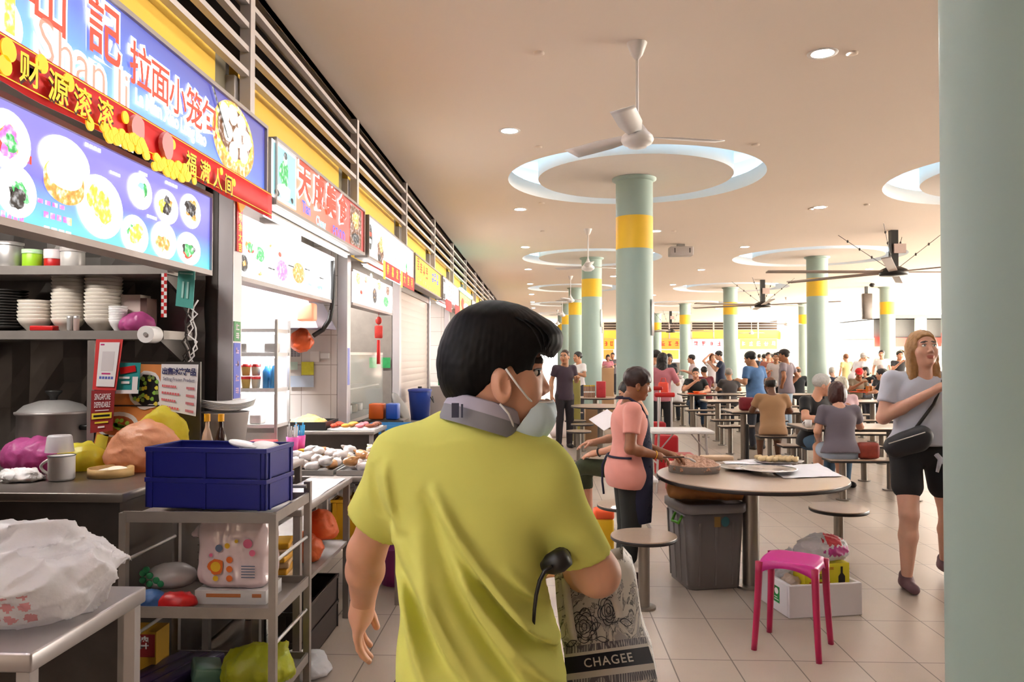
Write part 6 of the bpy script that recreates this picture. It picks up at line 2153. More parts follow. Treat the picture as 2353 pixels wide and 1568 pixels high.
    for a in (((.092, .006, .014), (.088, .03, -.016), (.078, .052, -.04), (.05, .07, -.052)), ((.088, -.002, -.052), (.08, .016, -.07), (.072, .026, -.09), (.058, .03, -.105))):
        b = MB().tube([to(p) for p in a], .0024, 6)
        b.build('ear_loop', mat('loop_white', 'f0eeee', .6), loop_parent)
    # collar
    Mc = np.array(Matrix.Rotation(R(16), 3, 'Y') @ Matrix.Rotation(R(-8), 3, 'X'))
    cc = G(1103, 975, .0) - base
    b = MB()
    b.use(0).lathe([(.09, -.012), (.092, -.004), (.090, .02)], tuple(cc), 48, r=Mc, sx=.92, sy=.92)
    b.use(1).lathe([(.091, .02), (.084, .043), (.079, .047), (.075, .043), (.08, .0)], tuple(cc), 48, r=Mc, sx=.92, sy=.92)
    col = b.build('collar', [mat('collar_grey', '8d8d95', .8), mat('collar_lavender', 'b9b4c4', .8)], body)
    fr = fcam(*(G(1050, 942, -.096)-base))
    b = MB().rect(fr, -.010, -.015, .004, .013, 0, .003).rect(fr, .008, -.015, .012, .011, 0, .002)
    b.build('collar_label', mat('label_navy', '3a3c50', .7), col)
    # shirt
    rows = [(1040, 930, 1235, .07), (1085, 905, 1268, .095), (1130, 893, 1272, .112), (1200, 893, 1262, .122), (1260, 899, 1256, .127), (1350, 908, 1262, .13), (1450, 910, 1286, .132), (1568, 908, 1302, .135), (1690, 905, 1310, .135), (1790, 905, 1310, .13)]
    rows = rows[::-1]
    zs = [zz(r[0]) for r in rows]
    xl = [cx(r[1]) for r in rows]; xr = [cx(r[2]) for r in rows]
    px_ = [(a+b_)/2 for a, b_ in zip(xl, xr)]; hx = [(b_-a)/2 for a, b_ in zip(xl, xr)]
    hy = [r[3] for r in rows]; cyy = [D0+.03]*len(rows)
    S = [(prof(zs, px_, cyy, hx, hy, 2.4), 0)]
    nb = G(1098, 1010, .02)
    S += [(cap(nb, Ls, .066, .064), .07), (cap(nb, Rs, .066, .066), .07), (ell(G(1085, 1075, .03), (.15, .085, .09)), .06)]
    Lh = G(856, 1205, .115); Rh = G(1340, 1282, .045)
    S += [(cap(Ls, Lh, .064, .066), .035), (cap(Rs, Rh, .068, .062), .035)]
    S.append((cap(G(1120, 945, .03), G(1104, 985, .03), .082, .078), .02, '-'))
    dl = (Lh-Ls)/np.linalg.norm(Lh-Ls); dr = np.array([.30, .12, -1.]); dr /= np.linalg.norm(dr)
    dl = np.array([-.62, .1, -.8]); dl /= np.linalg.norm(dl)
    def clip(Q):
        r = zz(1785)-Q[:, 2]
        for c, d, w in ((Lh, dl, .1), (Rh, dr, .1)):
            v = Q-c; t = v @ d
            rad = np.linalg.norm(v-t[:, None]*d, axis=1)
            r = np.maximum(r, np.where((rad < w) & (t > -.05), t, -1))
        return r
    def g(a, b_, p0, p1, w, A):
        "one drapery ridge along a photo line p0-p1"
        x0, z0 = cx(p0[0]), zz(p0[1]); x1, z1 = cx(p1[0]), zz(p1[1])
        d = np.array([x1-x0, z1-z0]); L = np.hypot(*d); d = d/L
        u = (a-x0)*d[0]+(b_-z0)*d[1]
        bend = .10*np.sin(np.clip(u/L, 0, 1)*PI)*L*.35
        v = -(a-x0)*d[1]+(b_-z0)*d[0] + bend
        m = np.clip(u/L, 0, 1)
        e = np.sin(m*PI)**.6
        return 2.9*A*e*(np.exp(-(v/(w*.8))**2) - .8*np.exp(-((v+w*1.2)/w)**2))
    folds = [((1000, 1100), (1245, 1440), .016, .011), ((1015, 1150), (1230, 1545), .018, .009), ((1160, 1275), (1262, 1370), .014, .004), ((930, 1230), (1120, 1560), .02, .009), ((925, 1320), (1010, 1568), .018, .007),
             ((1120, 1290), (1290, 1470), .014, .008), ((1130, 1370), (1300, 1560), .016, .008), ((1060, 1290), (1270, 1580), .018, .007), ((880, 1060), (900, 1190), .014, .006), ((895, 1050), (925, 1210), .012, .005), ((970, 1200), (1060, 1500), .02, .006)]
    def sdsp(Q):
        back = np.clip((D0+.05-Q[:, 1])/.06, 0, 1)
        r = np.zeros(len(Q))
        for p0, p1, w, A in folds:
            r += g(Q[:, 0], Q[:, 2], p0, p1, w, A)
        return r*back + .0025*vnoise(Q, 16, 2)
    Vx, Fx = blob(S, .0055, sdsp, clip)
    nmesh('polo_shirt', Vx-base, Fx, mat('polo_yellow', 'dfdf76', .95, var=.05, scale=10, spec=.15), body)
    # white undershirt edge at the right hem
    # trousers and shoes (below the picture)
    S = [(ell((base[0], base[1], .88), (.17, .13, .13)), 0)]
    for s_ in (-1, 1):
        hp = pel+[s_*.095, 0, -.02]; kn = np.array([base[0]+s_*.11, base[1]+(.12 if s_ > 0 else -.02), .47]); an = np.array([base[0]+s_*.11, base[1]+(.16 if s_ > 0 else -.2), .09])
        S += [(cap(hp, kn, .1, .075), .03), (cap(kn, kn+(an-kn)*.9, .072, .06), .02)]
        Vx, Fx = blob([(cap(an+[0, -.04, -.05], an+[0, .14, -.055], .044, .036), 0), (cap(an+[0, -.02, 0.], an+[0, 0, -.03], .045, .045), .02)], .012, None, lambda Q: .002-Q[:, 2])
        nmesh('shoe', Vx-base, Fx, mat('shoe_dark', '26221f', .6), body)
    Vx, Fx = blob(S, .014)
    nmesh('trousers', Vx-base, Fx, mat('trousers_ink', '23232b', .85), body)
    return body, G, base, dict(Re=Re, Rw=Rw, Rh=Rh)
GUY, G, GB, GJ = guy()

# tote bag on his forearm
m_tote, nt, bs = nodes_of('toile_print')
tc = nt.nodes.new('ShaderNodeTexCoord')
nz = nt.nodes.new('ShaderNodeTexNoise'); nz.inputs['Scale'].default_value = 16; nz.inputs['Detail'].default_value = 7; nz.inputs['Distortion'].default_value = 2.2
wv = nt.nodes.new('ShaderNodeTexVoronoi'); wv.inputs['Scale'].default_value = 15; wv.feature = 'DISTANCE_TO_EDGE'
c1 = nt.nodes.new('ShaderNodeValToRGB'); c1.color_ramp.elements[0].position = .45; c1.color_ramp.elements[1].position = .475
c1.color_ramp.elements[0].color = (*lin('2e2b34'), 1); c1.color_ramp.elements[1].color = (*lin('d6cfc8'), 1)
e = c1.color_ramp.elements.new(.385); e.color = (*lin('a59ea0'), 1)
e = c1.color_ramp.elements.new(.42); e.color = (*lin('d6cfc8'), 1)
nt.links.new(tc.outputs['Object'], nz.inputs['Vector']); nt.links.new(nz.outputs[0], c1.inputs[0]); nt.links.new(c1.outputs[0], bs.inputs['Base Color'])
bs.inputs['Roughness'].default_value = .8
m_canvas = mat('tote_canvas', 'cfc8c2', .85, var=.05)
m_tnavy = mat('tote_navy', '1b1b28', .8)
m_tgrey = tile_mat('tote_check', '8e8a90', 'd0cac6', '5e5a64', .006, .006, .0012, .8)
def tote():
    D = 1.66
    c = np.array(at(1385, 1450, D)); c[2] -= .12
    t = thing('tote_bag', 'cream tote bag with dark toile print and white capitals on a navy band', 'bag', c)
    P = lambda px, py, dy=0.: Vector(np.array(at(px, py, D+dy)) - c)
    # front panel grid from photo edges: left and right outline per row
    rows = [(1322, 1274, 1432), (1345, 1276, 1452), (1390, 1279, 1464), (1430, 1284, 1470), (1470, 1290, 1476), (1500, 1296, 1486), (1540, 1299, 1500), (1600, 1304, 1512), (1680, 1310, 1522), (1740, 1318, 1516)]
    n = 18
    V, B2 = [], []
    for i, (py, xl, xr) in enumerate(rows):
        for j in range(n+1):
            u = j/n
            sl = -38*u if i < 3 else -26*u
            bulge = -.03*math.sin(PI*u)*min(1, i/4) - .006*math.sin(u*11+i*1.3)
            dy = .02+.10*u*u + bulge
            V.append(P(xl+(xr-xl)*u, py+sl*(1 if i < 8 else .3), dy))
    m = len(rows)
    F = [(i*(n+1)+j, (i+1)*(n+1)+j, (i+1)*(n+1)+j+1, i*(n+1)+j+1) for i in range(m-1) for j in range(n)]
    b = MB().add(V, F, True)
    # back panel, sides and bottom
    o0 = len(V)
    V2 = [v+Vector((.012, .11, .0)) for v in V]
    b.add(V2, [f[::-1] for f in F], True)
    F3 = []
    for i in range(m-1):
        for j, fl in ((0, 1), (n, 0)):
            q = (i*(n+1)+j, (i+1)*(n+1)+j, o0+(i+1)*(n+1)+j, o0+i*(n+1)+j)
            F3.append(q[::-1] if fl else q)
    for j in range(n):
        i = m-1
        F3.append((i*(n+1)+j, o0+i*(n+1)+j, o0+i*(n+1)+j+1, i*(n+1)+j+1))
    base_n = b.n
    b.f.extend(F3); b.m.extend([0]*len(F3)); b.sm.extend([True]*len(F3))
    b.build('bag_body', m_tote, t)
    def surfpt(u, v, off=.0025):
        "point over the front panel; v in rows"
        i = min(int(v), m-2); f = v-i
        j = min(int(u*n), n-1); g_ = u*n-j
        A = V[i*(n+1)+j].lerp(V[i*(n+1)+j+1], g_); C = V[(i+1)*(n+1)+j].lerp(V[(i+1)*(n+1)+j+1], g_)
        return A.lerp(C, f) + Vector((0, -off, 0))
    def strip(name, v0, v1, m_, off, u0=0., u1=1.):
        Q = []
        for j in range(25):
            u = u0+(u1-u0)*j/24
            Q += [surfpt(u, v0, off), surfpt(u, v1, off)]
        MB().add(Q, [(2*j, 2*j+1, 2*j+3, 2*j+2) for j in range(24)], True).build(name, m_, t)
    strip('check_band', 4.62, 5.1, m_tgrey, .002)
    strip('cream_line', 5.1, 5.28, m_canvas, .0022)
    strip('navy_band', 5.28, 6.15, m_tnavy, .0024)
    strip('cream_line', 6.15, 6.4, m_canvas, .0022)
    strip('check_band', 6.4, 6.75, m_tgrey, .002)
    b = MB()
    Vt, Ft = text_geo('CHAGEE', .012, 'C', 1.15)
    b.add([surfpt(.5+x*.135, 5.70-y*.72, .009) for x, y in Vt], Ft)
    b.build('lettering', m_canvas, t)
    # sketched roses
    b = MB()
    for cu, cv, r in ((.3, 3.45, 1.), (.62, 2.75, .8)):
        for kk in range(5):
            rr = r*(.22+.2*kk); n_ = 2+kk
            for pe in range(n_):
                a0 = kk*1.1+2*PI*pe/n_
                pts = []
                for j in range(9):
                    u_ = j/8; a = a0+2*PI/n_*1.15*u_
                    bul = rr*(.82+.26*math.sin(PI*u_))
                    pts.append(surfpt(min(.98, max(.02, cu+.155*bul*math.cos(a))), cv+.95*bul*math.sin(a), .0035))
                b.tube(pts, .0009, 4)
        for s_ in (-1, 1):
            for w_ in (-1, 1):
                b.tube([surfpt(min(.98, max(.02, cu+s_*(.12+.14*j/6))), cv+.8*r+.25*j/6+w_*.22*math.sin(j/6*PI), .0035) for j in range(7)], .0009, 4)
    b.build('rose_print', m_tnavy, t)
    # straps over the forearm
    for (xa, ya, dya), (xb, yb, dyb), (xc, yc, dyc) in (((1318, 1470, .0), (1302, 1380, -.03), (1296, 1296, .06)), ((1424, 1420, .03), (1418, 1360, .06), (1330, 1262, .22))):
        Q = []
        for j in range(13):
            u = j/12
            x = (1-u)**2*xa+2*u*(1-u)*xb+u*u*xc; y = (1-u)**2*ya+2*u*(1-u)*yb+u*u*yc; dy = (1-u)**2*dya+2*u*(1-u)*dyb+u*u*dyc
            Q += [P(x-9, y, dy-.012), P(x+9, y, dy-.012)]
        MB().add(Q, [(2*j, 2*j+1, 2*j+3, 2*j+2) for j in range(12)], True).build('strap', m_canvas, t, solid=.003)
    return t
tote()
# umbrella handle with a wrist cord, tucked under the arm
c = np.array(at(1276, 1293, 1.50))
t = thing('umbrella', 'black folded umbrella with a wrist cord tucked under the arm of the yellow shirt', 'umbrella', c)
b = MB().lathe([(1e-4, -.03), (.012, -.028), (.021, -.01), (.023, .01), (.018, .028), (1e-4, .03)], n=20, r=rotm(.3, R(60), 0))
b.build('handle', m_black, t)
MB().cyl((.01, .015, .0), (.03, .16, .01), .019, .02, n=14).build('canopy', mat('umbrella_cloth', '1a1a1e', .8), t)
pts = [Vector(np.array(at(px, py, 1.475)) - c) for px, py in ((1268, 1303), (1252, 1312), (1240, 1335), (1232, 1368), (1228, 1402), (1226, 1436))]
MB().tube(pts, [.0042, .0042, .004, .0038, .0036, .003], 8).build('wrist_cord', m_black, t)
# ------------------------------------------------------------------ tables and benches of the hall
XA = lambda px, D: at(px, 800, D).x
def flange_leg(t, x, y, z, r=.045):
    l_ = MB().cyl((x, y, .012), (x, y, z), r, n=16).build('leg', m_leg, t)
    MB().cyl((x, y, 0), (x, y, .014), r*2, n=16).build('base_flange', m_leg, l_)
def fixed_table(x0, x1, y, label, group=None, dz=.37, z=.755):
    t = thing('fixed_table', label, 'table', (x0, y, 0), group=group)
    L = x1-x0
    b = MB().bevbox((L/2, 0, z-.004), (L-.006, dz*2-.006, .008), .003)
    b.build('table_top', m_lam, t)
    MB().bevbox((L/2, 0, z-.02), (L, dz*2, .026), .006).build('edge_band', m_edge, t)
    for x in (.26, L-.26):
        flange_leg(t, x, 0, z-.033, .05)
    return t
def fixed_bench(x0, x1, y, label, group=None, z=.455):
    t = thing('fixed_bench', label, 'bench', (x0, y, 0), group=group)
    L = x1-x0
    MB().bevbox((L/2, 0, z-.004), (L-.006, .274, .008), .003).build('seat', m_lam, t)
    MB().bevbox((L/2, 0, z-.018), (L, .28, .024), .006).build('edge_band', m_edge, t)
    for x in (.18, L-.18):
        flange_leg(t, x, 0, z-.03, .038)
    return t
t1 = fixed_table(3.06, 4.42, 9.2, 'fixed beige table where the woman in the grey tee sits with a white mug')
fixed_bench(3.16, 4.3, 8.55, 'fixed bench under the woman in the grey tee')
fixed_bench(3.06, 4.3, 9.86, 'fixed bench under the white-haired man in black')
fixed_table(2.85, 4.2, 11.75, 'fixed beige table in front of the man in the tan shirt')
fixed_bench(3.1, 3.95, 11.0, 'fixed bench under the man in the tan shirt')
fixed_bench(2.9, 4.2, 12.45, 'fixed bench on the far side of the table of the man in the tan shirt')
gt, gb = 'empty-looking fixed tables farther back', 'fixed benches farther back'
for x0, ys in ((3.05, (14.3, 16.7, 19.2, 21.8, 24.4)), (5.1, (14.3, 16.7, 21.8, 24.4)), (7.75, (12.6, 15.2, 17.7, 21.8, 24.4)), (10.2, (20, 23, 26))):
    for y in ys:
        fixed_table(x0, x0+1.3, y, 'fixed beige dining table in the rows of the middle distance', gt)
        for dy in (-.66, .66):
            fixed_bench(x0, x0+1.3, y+dy, 'fixed beige bench in the rows of the middle distance', gb)
# round tables by the first columns, with stock on them
def far_round(x, y, label, r=.5):
    round_table(x, y, label, r, .755)
far_round(1.02, 12.75, 'round table just past the nearest yellow-banded column, behind the woman in pink')
far_round(1.12, 15.3, 'round table stacked with jars past the nearest column', .45)
for i, (px, py) in enumerate([(1318, 948), (1322, 966), (1338, 974), (1330, 990)]):
    p = atz(px, py, .46)
    fixed_stool(p.x, p.y, ['round fixed stool farthest back by the jar table', 'round fixed stool in front of the jar table', 'round fixed stool nearer, beside the seated man in camouflage shorts', 'round fixed stool nearest the seated man in camouflage shorts'][i], r=.19)
D = 15.2
def stock(name, label, cat, px0, py0, px1, py1, D, m, dep=.14, z0=None):
    a, b_ = at(px0, py0, D), at(px1, py1, D)
    zb = b_.z if z0 is None else z0
    o = MB().bevbox((0, dep/2, (a.z-zb)/2), (b_.x-a.x, dep, a.z-zb), .01).build(name, m)
    o.location = ((a.x+b_.x)/2, D, zb)
    return tag(o, label, cat)
for i in range(6):
    for j in range(2):
        tt = thing('condiment_jar', 'small jar with a yellow lid in the stacked rows on the round table', 'jar', (XA(1343+4.4*i, 15.15), 15.15, .757+.125*j), group='jars stacked on the round table')
        MB().cyl((0, 0, 0), (0, 0, .095), .018, n=12).build('glass', mat('jar_brown', 'a8806a', .3, var=.2, scale=9), tt)
        MB().cyl((0, 0, .095), (0, 0, .12), .019, n=12).build('lid', mat('jar_lid', 'd9b43a', .4) if j else m_white, tt)
stock('drink_carton', 'red and green carton on the round table beside the jars', 'box', 1371, 877, 1392, 903, 15.1, mat('carton_redgreen', 'b8323a', .5, var=.4, scale=8), z0=.757)
stock('storage_tin', 'tall olive tin stack beside the round table with the jars', 'tin', 1310, 874, 1334, 945, 14.2, mat('tin_olive', '9a9250', .4, var=.15), .2, 0)
stock('cardboard_box', 'brown cardboard box stack beyond the jar table', 'box', 1386, 846, 1411, 908, 16.5, mat('cardboard', 'b08a64'), .4, 0)
stock('cardboard_box', 'brown cardboard box under the round table behind the woman in pink', 'box', 1345, 940, 1380, 960, 13.4, mat('cardboard', 'b08a64'), .3, 0)
stock('detergent_box', 'violet and red detergent box on the floor by the white bag', 'box', 1288, 935, 1306, 968, 14.8, mat('detergent', 'b04a78', .5, var=.4, scale=7), .2, 0)
p = at(1296, 920, 14.9)
V, F = blob([(cap((0, 0, .1), (.12, .05, .8), .17, .12), 0), (ell((-.02, 0, .1), (.22, .2, .14)), .08)], .025, lambda P: .02*vnoise(P, 12, 2), lambda P: -P[:, 2])
o = nmesh('plastic_sack', V, F, mat('sack_white', 'e9dcd8', .4, var=.08, scale=6)); o.location = (p.x-.05, 14.9, 0)
tag(o, 'tall white plastic sack leaning near the column, behind the dark-haired head', 'sack')
# white folding table, red trolleys
t = thing('folding_table', 'white folding table behind the woman in pink', 'table', (1.75, 9.1, 0))
MB().bevbox((-.1, 0, .705), (.72, .5, .035), .008).build('table_top', m_white, t)
for x in (-.4, .2):
    for y in (-.2, .2):
        MB().cyl((x, y, 0), (x+(.03 if x < 0 else -.03), y, .69), .014, n=10).build('leg', m_lgrey, t)
    MB().cyl((x, -.2, .35), (x, .2, .35), .01, n=8).build('brace', m_lgrey, t)
    MB().cyl((x, -.2, .45), (x+(.2 if x < 0 else -.2), -.2, .69), .008, n=8).build('strut', m_lgrey, t)
for i, (px, D, w) in enumerate([(1530, 9.7, .28), (1505, 11.6, .3)]):
    t = thing('shopping_trolley', ['red shopping trolley with a tall silver handle behind the white folding table', 'second red trolley close to the column behind the woman in pink'][i], 'trolley', (XA(px, D), D, 0))
    MB().bevbox((0, 0, .34), (w, .2, .5), .03).build('bag_body', mat('trolley_red', 'b81820', .6, var=.1), t)
    for x in (-.085, .085):
        MB().cyl((x, .1, .08), (x, .1, 1.08), .012, n=10).build('handle_tube', m_steel, t)
        MB().cyl((x-.02, .12, .07), (x+.02, .12, .07), .07, n=18).build('wheel', m_black, t)
    MB().bevbox((0, .1, 1.09), (.26, .06, .06), .02).build('grip', m_red, t)
tag(MB().bevbox((1.65, 9.05, .22), (.3, .28, .44), .01).build('red_crate', mat('crate_red', 'c0161c', .45)), 'bright red box under the white folding table', 'box')
o = MB().bevbox((0, 0, .13), (.17, .1, .2), .03).tube([(-.05, 0, .22), (-.03, 0, .3), (.03, 0, .3), (.05, 0, .22)], .008, 6).build('handbag', mat('bag_coral', 'f0503c', .5))
o.location = (XA(1524, 13.22), 13.22, .9)
tag(o, 'coral red handbag carried at the hip of the woman in the pink shirt', 'bag')
# things on the mid tables
t = thing('mug', 'white mug on the table in front of the woman in the grey tee', 'mug', (XA(1856, 9.02), 9.02, .757))
MB().lathe([(1e-4, 0), (.036, 0), (.042, .085), (.038, .085), (.034, .006), (1e-4, .006)], n=20).build('cup', m_white, t)
MB().tube([(-.038-.028*math.sin(PI*k/8), 0, .02+.05*k/8) for k in range(9)], .006, 6).build('handle', m_white, t)
o = MB().bevbox((0, 0, .09), (.24, .12, .18), .04).build('handbag', mat('bag_patchwork', '8a3020', .6, var=.5, scale=14))
o.location = (XA(1992, 8.55), 8.55, .457); tag(o, 'red and brown patterned handbag on the bench beside the woman in the grey tee', 'bag')
o = MB().bevbox((0, 0, .1), (.24, .14, .2), .04).build('handbag', mat('bag_crimson', '7a1220', .6, var=.3, scale=14))
o.location = (XA(1716, 11.7), 11.7, .757); tag(o, 'dark red bag on the table left of the man in the tan shirt', 'bag')
t = thing('black_stand', 'black stand on the floor left of the man in the tan shirt', 'stand', (XA(1716, 10.9), 10.9, 0))
MB().bevbox((0, 0, .035), (.14, .14, .06), .02).build('base', m_black, t)
MB().cyl((0, 0, .06), (0, 0, .62), .025, n=12).build('pole', m_black, t)
for i, (px, D) in enumerate([(1600, 16.55), (1975, 17.5), (1990, 17.4), (2035, 17.55)]):
    tt = thing('food_tray', ['orange tray of food before the man in the black tee', 'orange tray before the man in the red cap', 'orange tray next to the man in the red cap', 'orange tray before the pair in dark shirts'][i], 'tray', (XA(px, D), D, .757), R(20*i))
    MB().bevbox((0, 0, .01), (.38, .28, .02), .008).build('tray_body', mat('tray_orange', 'e8501c', .4), tt)
    MB().lathe([(1e-4, .022), (.05, .022), (.085, .06), (.08, .06), (.045, .03), (1e-4, .03)], n=20).build('bowl', mat('bowl_orange', 'f07028', .4), tt)
for i, px in enumerate((1992, 2001)):
    tt = thing('iced_drink', ['glass of iced tea on the table of the man in the red cap', 'second glass of iced tea beside the first'][i], 'drink', (XA(px, 17.3), 17.3, .757))
    MB().cyl((0, 0, 0), (0, 0, .15), .03, .038, n=14).build('glass', mat('iced_tea', 'd0803a', .2), tt)
    MB().cyl((.01, 0, .1), (.02, 0, .22), .004, n=6).build('straw', mat('straw_blue', '4ab4e8'), tt)

# ------------------------------------------------------------------ the people
# woman in pink with the navy apron
PX, PY = XA(1440, 5.36), 5.36
lady, J = person('person in a coral pink top and navy apron standing at the front round table', (PX, PY, 0), R(-86), 1.50, 'stand', lean=.05, head=(R(-3), R(-10)), skin='tan', hair=('fringe', '2c1614'),
    top=('f3a496', .62), bottom=('capri', '1d1f1c'), fat=1.22, hem=-.15, arms=(((-.2, .10, .16), (-.1, .36, .1)), ((.25, -.03, .17), (.17, .19, .12))), h=.009, hd=.005, shoes='3a2420', curl=.75, hips=1.25, fold=.0015)
s_, zp, T = J['s'], J['zp'], J['T']
m_apron = mat('apron_navy', '20223c', .85, var=.08)
AP = [(prof([.5, .7, .9, 1.1, 1.28, 1.34], [0]*6, [.035, .03, .03, .035, .05, .055], [.16, .19, .19, .165, .11, .095], [.15, .165, .17, .16, .12, .11], 2.3), 0)]
Vx, Fx = blob(AP, .009, lambda P: .004*np.sin(P[:, 0]*40)*np.clip(1.1-P[:, 2], 0, .5), lambda P: np.maximum(.03-.45*np.clip(1.05-P[:, 2], -.02, .0)-P[:, 1]+.0, -(field(AP, P)+.012)))
apron = nmesh('apron', Vx*s_, Fx, m_apron, lady)
b = MB()
for k in (-1, 1):
    b.tube([Vector(np.array(q)*s_) for q in ((k*.09, .14, 1.32), (k*.1, .09, 1.42), (k*.085, .0, 1.475), (k*.05, -.07, 1.475), (0, -.085, 1.47))], .009, 6)
b.build('neck_strap', m_apron, apron)
b = MB()
b.tube([Vector((.195*math.cos(a), .155*math.sin(a)+.0, 1.02))*s_ for a in [R(180+180*i/14) for i in range(15)]], .008, 6)
b.tube([Vector(q)*s_ for q in ((.02, -.165, 1.02), (.03, -.2, .95), (.02, -.2, .82), (.03, -.19, .72))], .008, 6)
b.build('apron_tie', m_apron, apron)
wr = J['aw'][1][1]
Mr = look(wr-J['aw'][1][0], np.array([.35, 0, 1.]))
b = MB().tube([Vector((wr - (wr-J['aw'][1][0])*.06 + Mr @ np.array([.031*math.cos(a), 0, .031*math.sin(a)]))*s_) for a in [2*PI*i/18 for i in range(18)]], .004, 6, closed=True)
b.build('bracelet', mat('gold', 'd8a63a', .25, .9), lady)
eb = J['Mh'] @ np.array([.083, -.0, -.045]) + J['hc']
MB().ell(Vector(eb*s_), (.005, .005, .005), 8, m=6).build('earring', mat('gold', 'd8a63a', .25, .9), lady)
# the spoon in her hand
hw = Vector((Matrix.Rotation(R(-88), 3, 'Z') @ Vector(wr*s_))) + Vector((PX, PY, 0))
t = thing('spoon', 'steel spoon held over the meat tray by the woman in pink', 'spoon', hw)
MB().cyl((.04, -.005, -.012), (.19, -.01, -.01), .006, n=8).build('handle', mat('spoon_handle', '5a4038', .5), t)
MB().tube([(.18, -.01, -.01), (.225, -.01, -.02)], .004, 6).ell((.245, -.01, -.03), (.028, .018, .008), r=rotm(0, .5, 0)).build('scoop', m_steel, t)
# blonde woman walking past the near column
BX, BY = XA(2118, 5.4), 5.42
blonde, J = person('person with long blonde hair in a pale blue shirt and black shorts, walking', (BX, BY, 0), R(176), 1.75, 'stand', head=(R(4), R(12)), skin='pale', hair=('long', 'a87e50'),
    top=('c3c6d4', .62), bottom=('short', '141416'), fat=1.2, arms=('down', ((.26, .04, .2), (-.02, .19, .40))), h=.009, hd=.005, shoes='6a4a50', curl=.7, hips=1.22, hem=.02,
    legs={1: ((.13, .12, .50), (.14, .10, .085)), -1: ((-.17, .0, .49), (-.24, -.22, .12))}, fold=.0012)
s_, T = J['s'], J['T']
P3 = lambda x, y, z: Vector(T(x, y, z)*s_)
MB().tube([P3(-.13, -.03, .5), P3(-.1, .1, .44), P3(-.02, .15, .3), P3(.12, .17, .12), P3(.2, .16, .0)], .012, 6).tube([P3(-.13, -.03, .5), P3(-.05, -.14, .35), P3(.12, -.15, .1), P3(.22, -.05, -.02)], .012, 6).build('bag_strap', m_black, blonde)
t = thing('sling_bag', 'black sling bag at the hip of the blonde woman', 'bag', (BX-.18, BY-.21, 1.04))
V, F = blob([(cap((-.1, .02, -.05), (.07, -.02, .02), .06, .07), 0), (cap((-.08, .02, -.08), (.06, -.02, -.03), .055, .055), .03)], .01, lambda P: .004*vnoise(P, 20, 2))
nmesh('pouch', V, F, mat('sling_black', '14161c', .6), t)
MB().cyl((-.16, -.05, -.03), (.06, -.09, .05), .004, n=6).build('zip', m_steel, t)
# knotted shirt tie
MB().tube([P3(-.03, .16, -.03), P3(-.04, .19, -.06), P3(-.02, .19, -.14)], [.018, .016, .01], 6).tube([P3(-.03, .16, -.03), P3(-.07, .18, -.08), P3(-.08, .18, -.12)], [.016, .014, .008], 6).build('shirt_knot', mat('shirt_c3c6d4', 'c3c6d4', .85), blonde)
# seated man behind the woman in pink: camouflage shorts
m_camo = mat('camo', '343a24', .9, var=.6, scale=12)
cx_ = XA(1462, 6.9)
o, J = person('person in camouflage shorts and a black top sitting cross-legged behind the woman in pink', (cx_, 6.9, 0), R(86), 1.72, 'sit', lean=.0, head=(0, R(-20)), skin='light', hair=('short', '1a1412'), top=('16171a', .6), bottom=('mid', '343a24'),
    arms=(((-.24, .14, .2), (-.15, .36, .14)), ((.24, .16, .24), (.12, .4, .2))), h=.014, hd=.006, seat=.50, legs={-1: ((-.1, .46, .60), (.05, .72, .46)), 1: ((.13, .46, .56), (.14, .42, .085))}, curl=.45)
for c in o.children:
    if c.name.startswith('shorts'): c.data.materials[0] = m_camo
e, w = J['aw'][-1]
d = w-e
MB().tube([Vector((e+d*.88 + look(d, np.array([0, 0, 1.])) @ np.array([.033*math.cos(a), 0, .033*math.sin(a)]))*J['s']) for a in [2*PI*i/16 for i in range(16)]], .008, 6, closed=True).build('wristwatch', m_black, o)
t = thing('folding_stool', 'white folding stool under the man in camouflage shorts', 'stool', (cx_, 6.9, 0))
MB().bevbox((0, 0, .49), (.34, .32, .03), .01).build('seat', m_white, t)
for y in (-.13, .13):
    MB().cyl((-.15, y, 0), (.12, y, .48), .011, n=8).build('leg', m_lgrey, t)
    MB().cyl((.15, y, 0), (-.12, y, .48), .011, n=8).build('leg', m_lgrey, t)
o = MB().rect(ftop(0, 0, 0, .3), -.1, -.14, .1, .14, 0, .004).build('paper_sheet', m_paper)
o.location = (XA(1392, 6.8), 6.82, 1.02); o.rotation_euler = (R(25), R(-20), 0); tag(o, 'white sheet of paper held by the man in camouflage shorts', 'paper')
t = thing('bag_bin', 'yellow and orange bin beside the folding stool behind the woman in pink', 'bin', (XA(1386, 6.35), 6.35, 0))
MB().bevbox((0, 0, .13), (.16, .16, .26), .02).build('body', mat('bin_yellow', 'e8b81c', .5), t)
MB().bevbox((0, 0, .29), (.165, .165, .08), .02).build('liner', mat('liner_orange', 'ee5a28', .5), t)
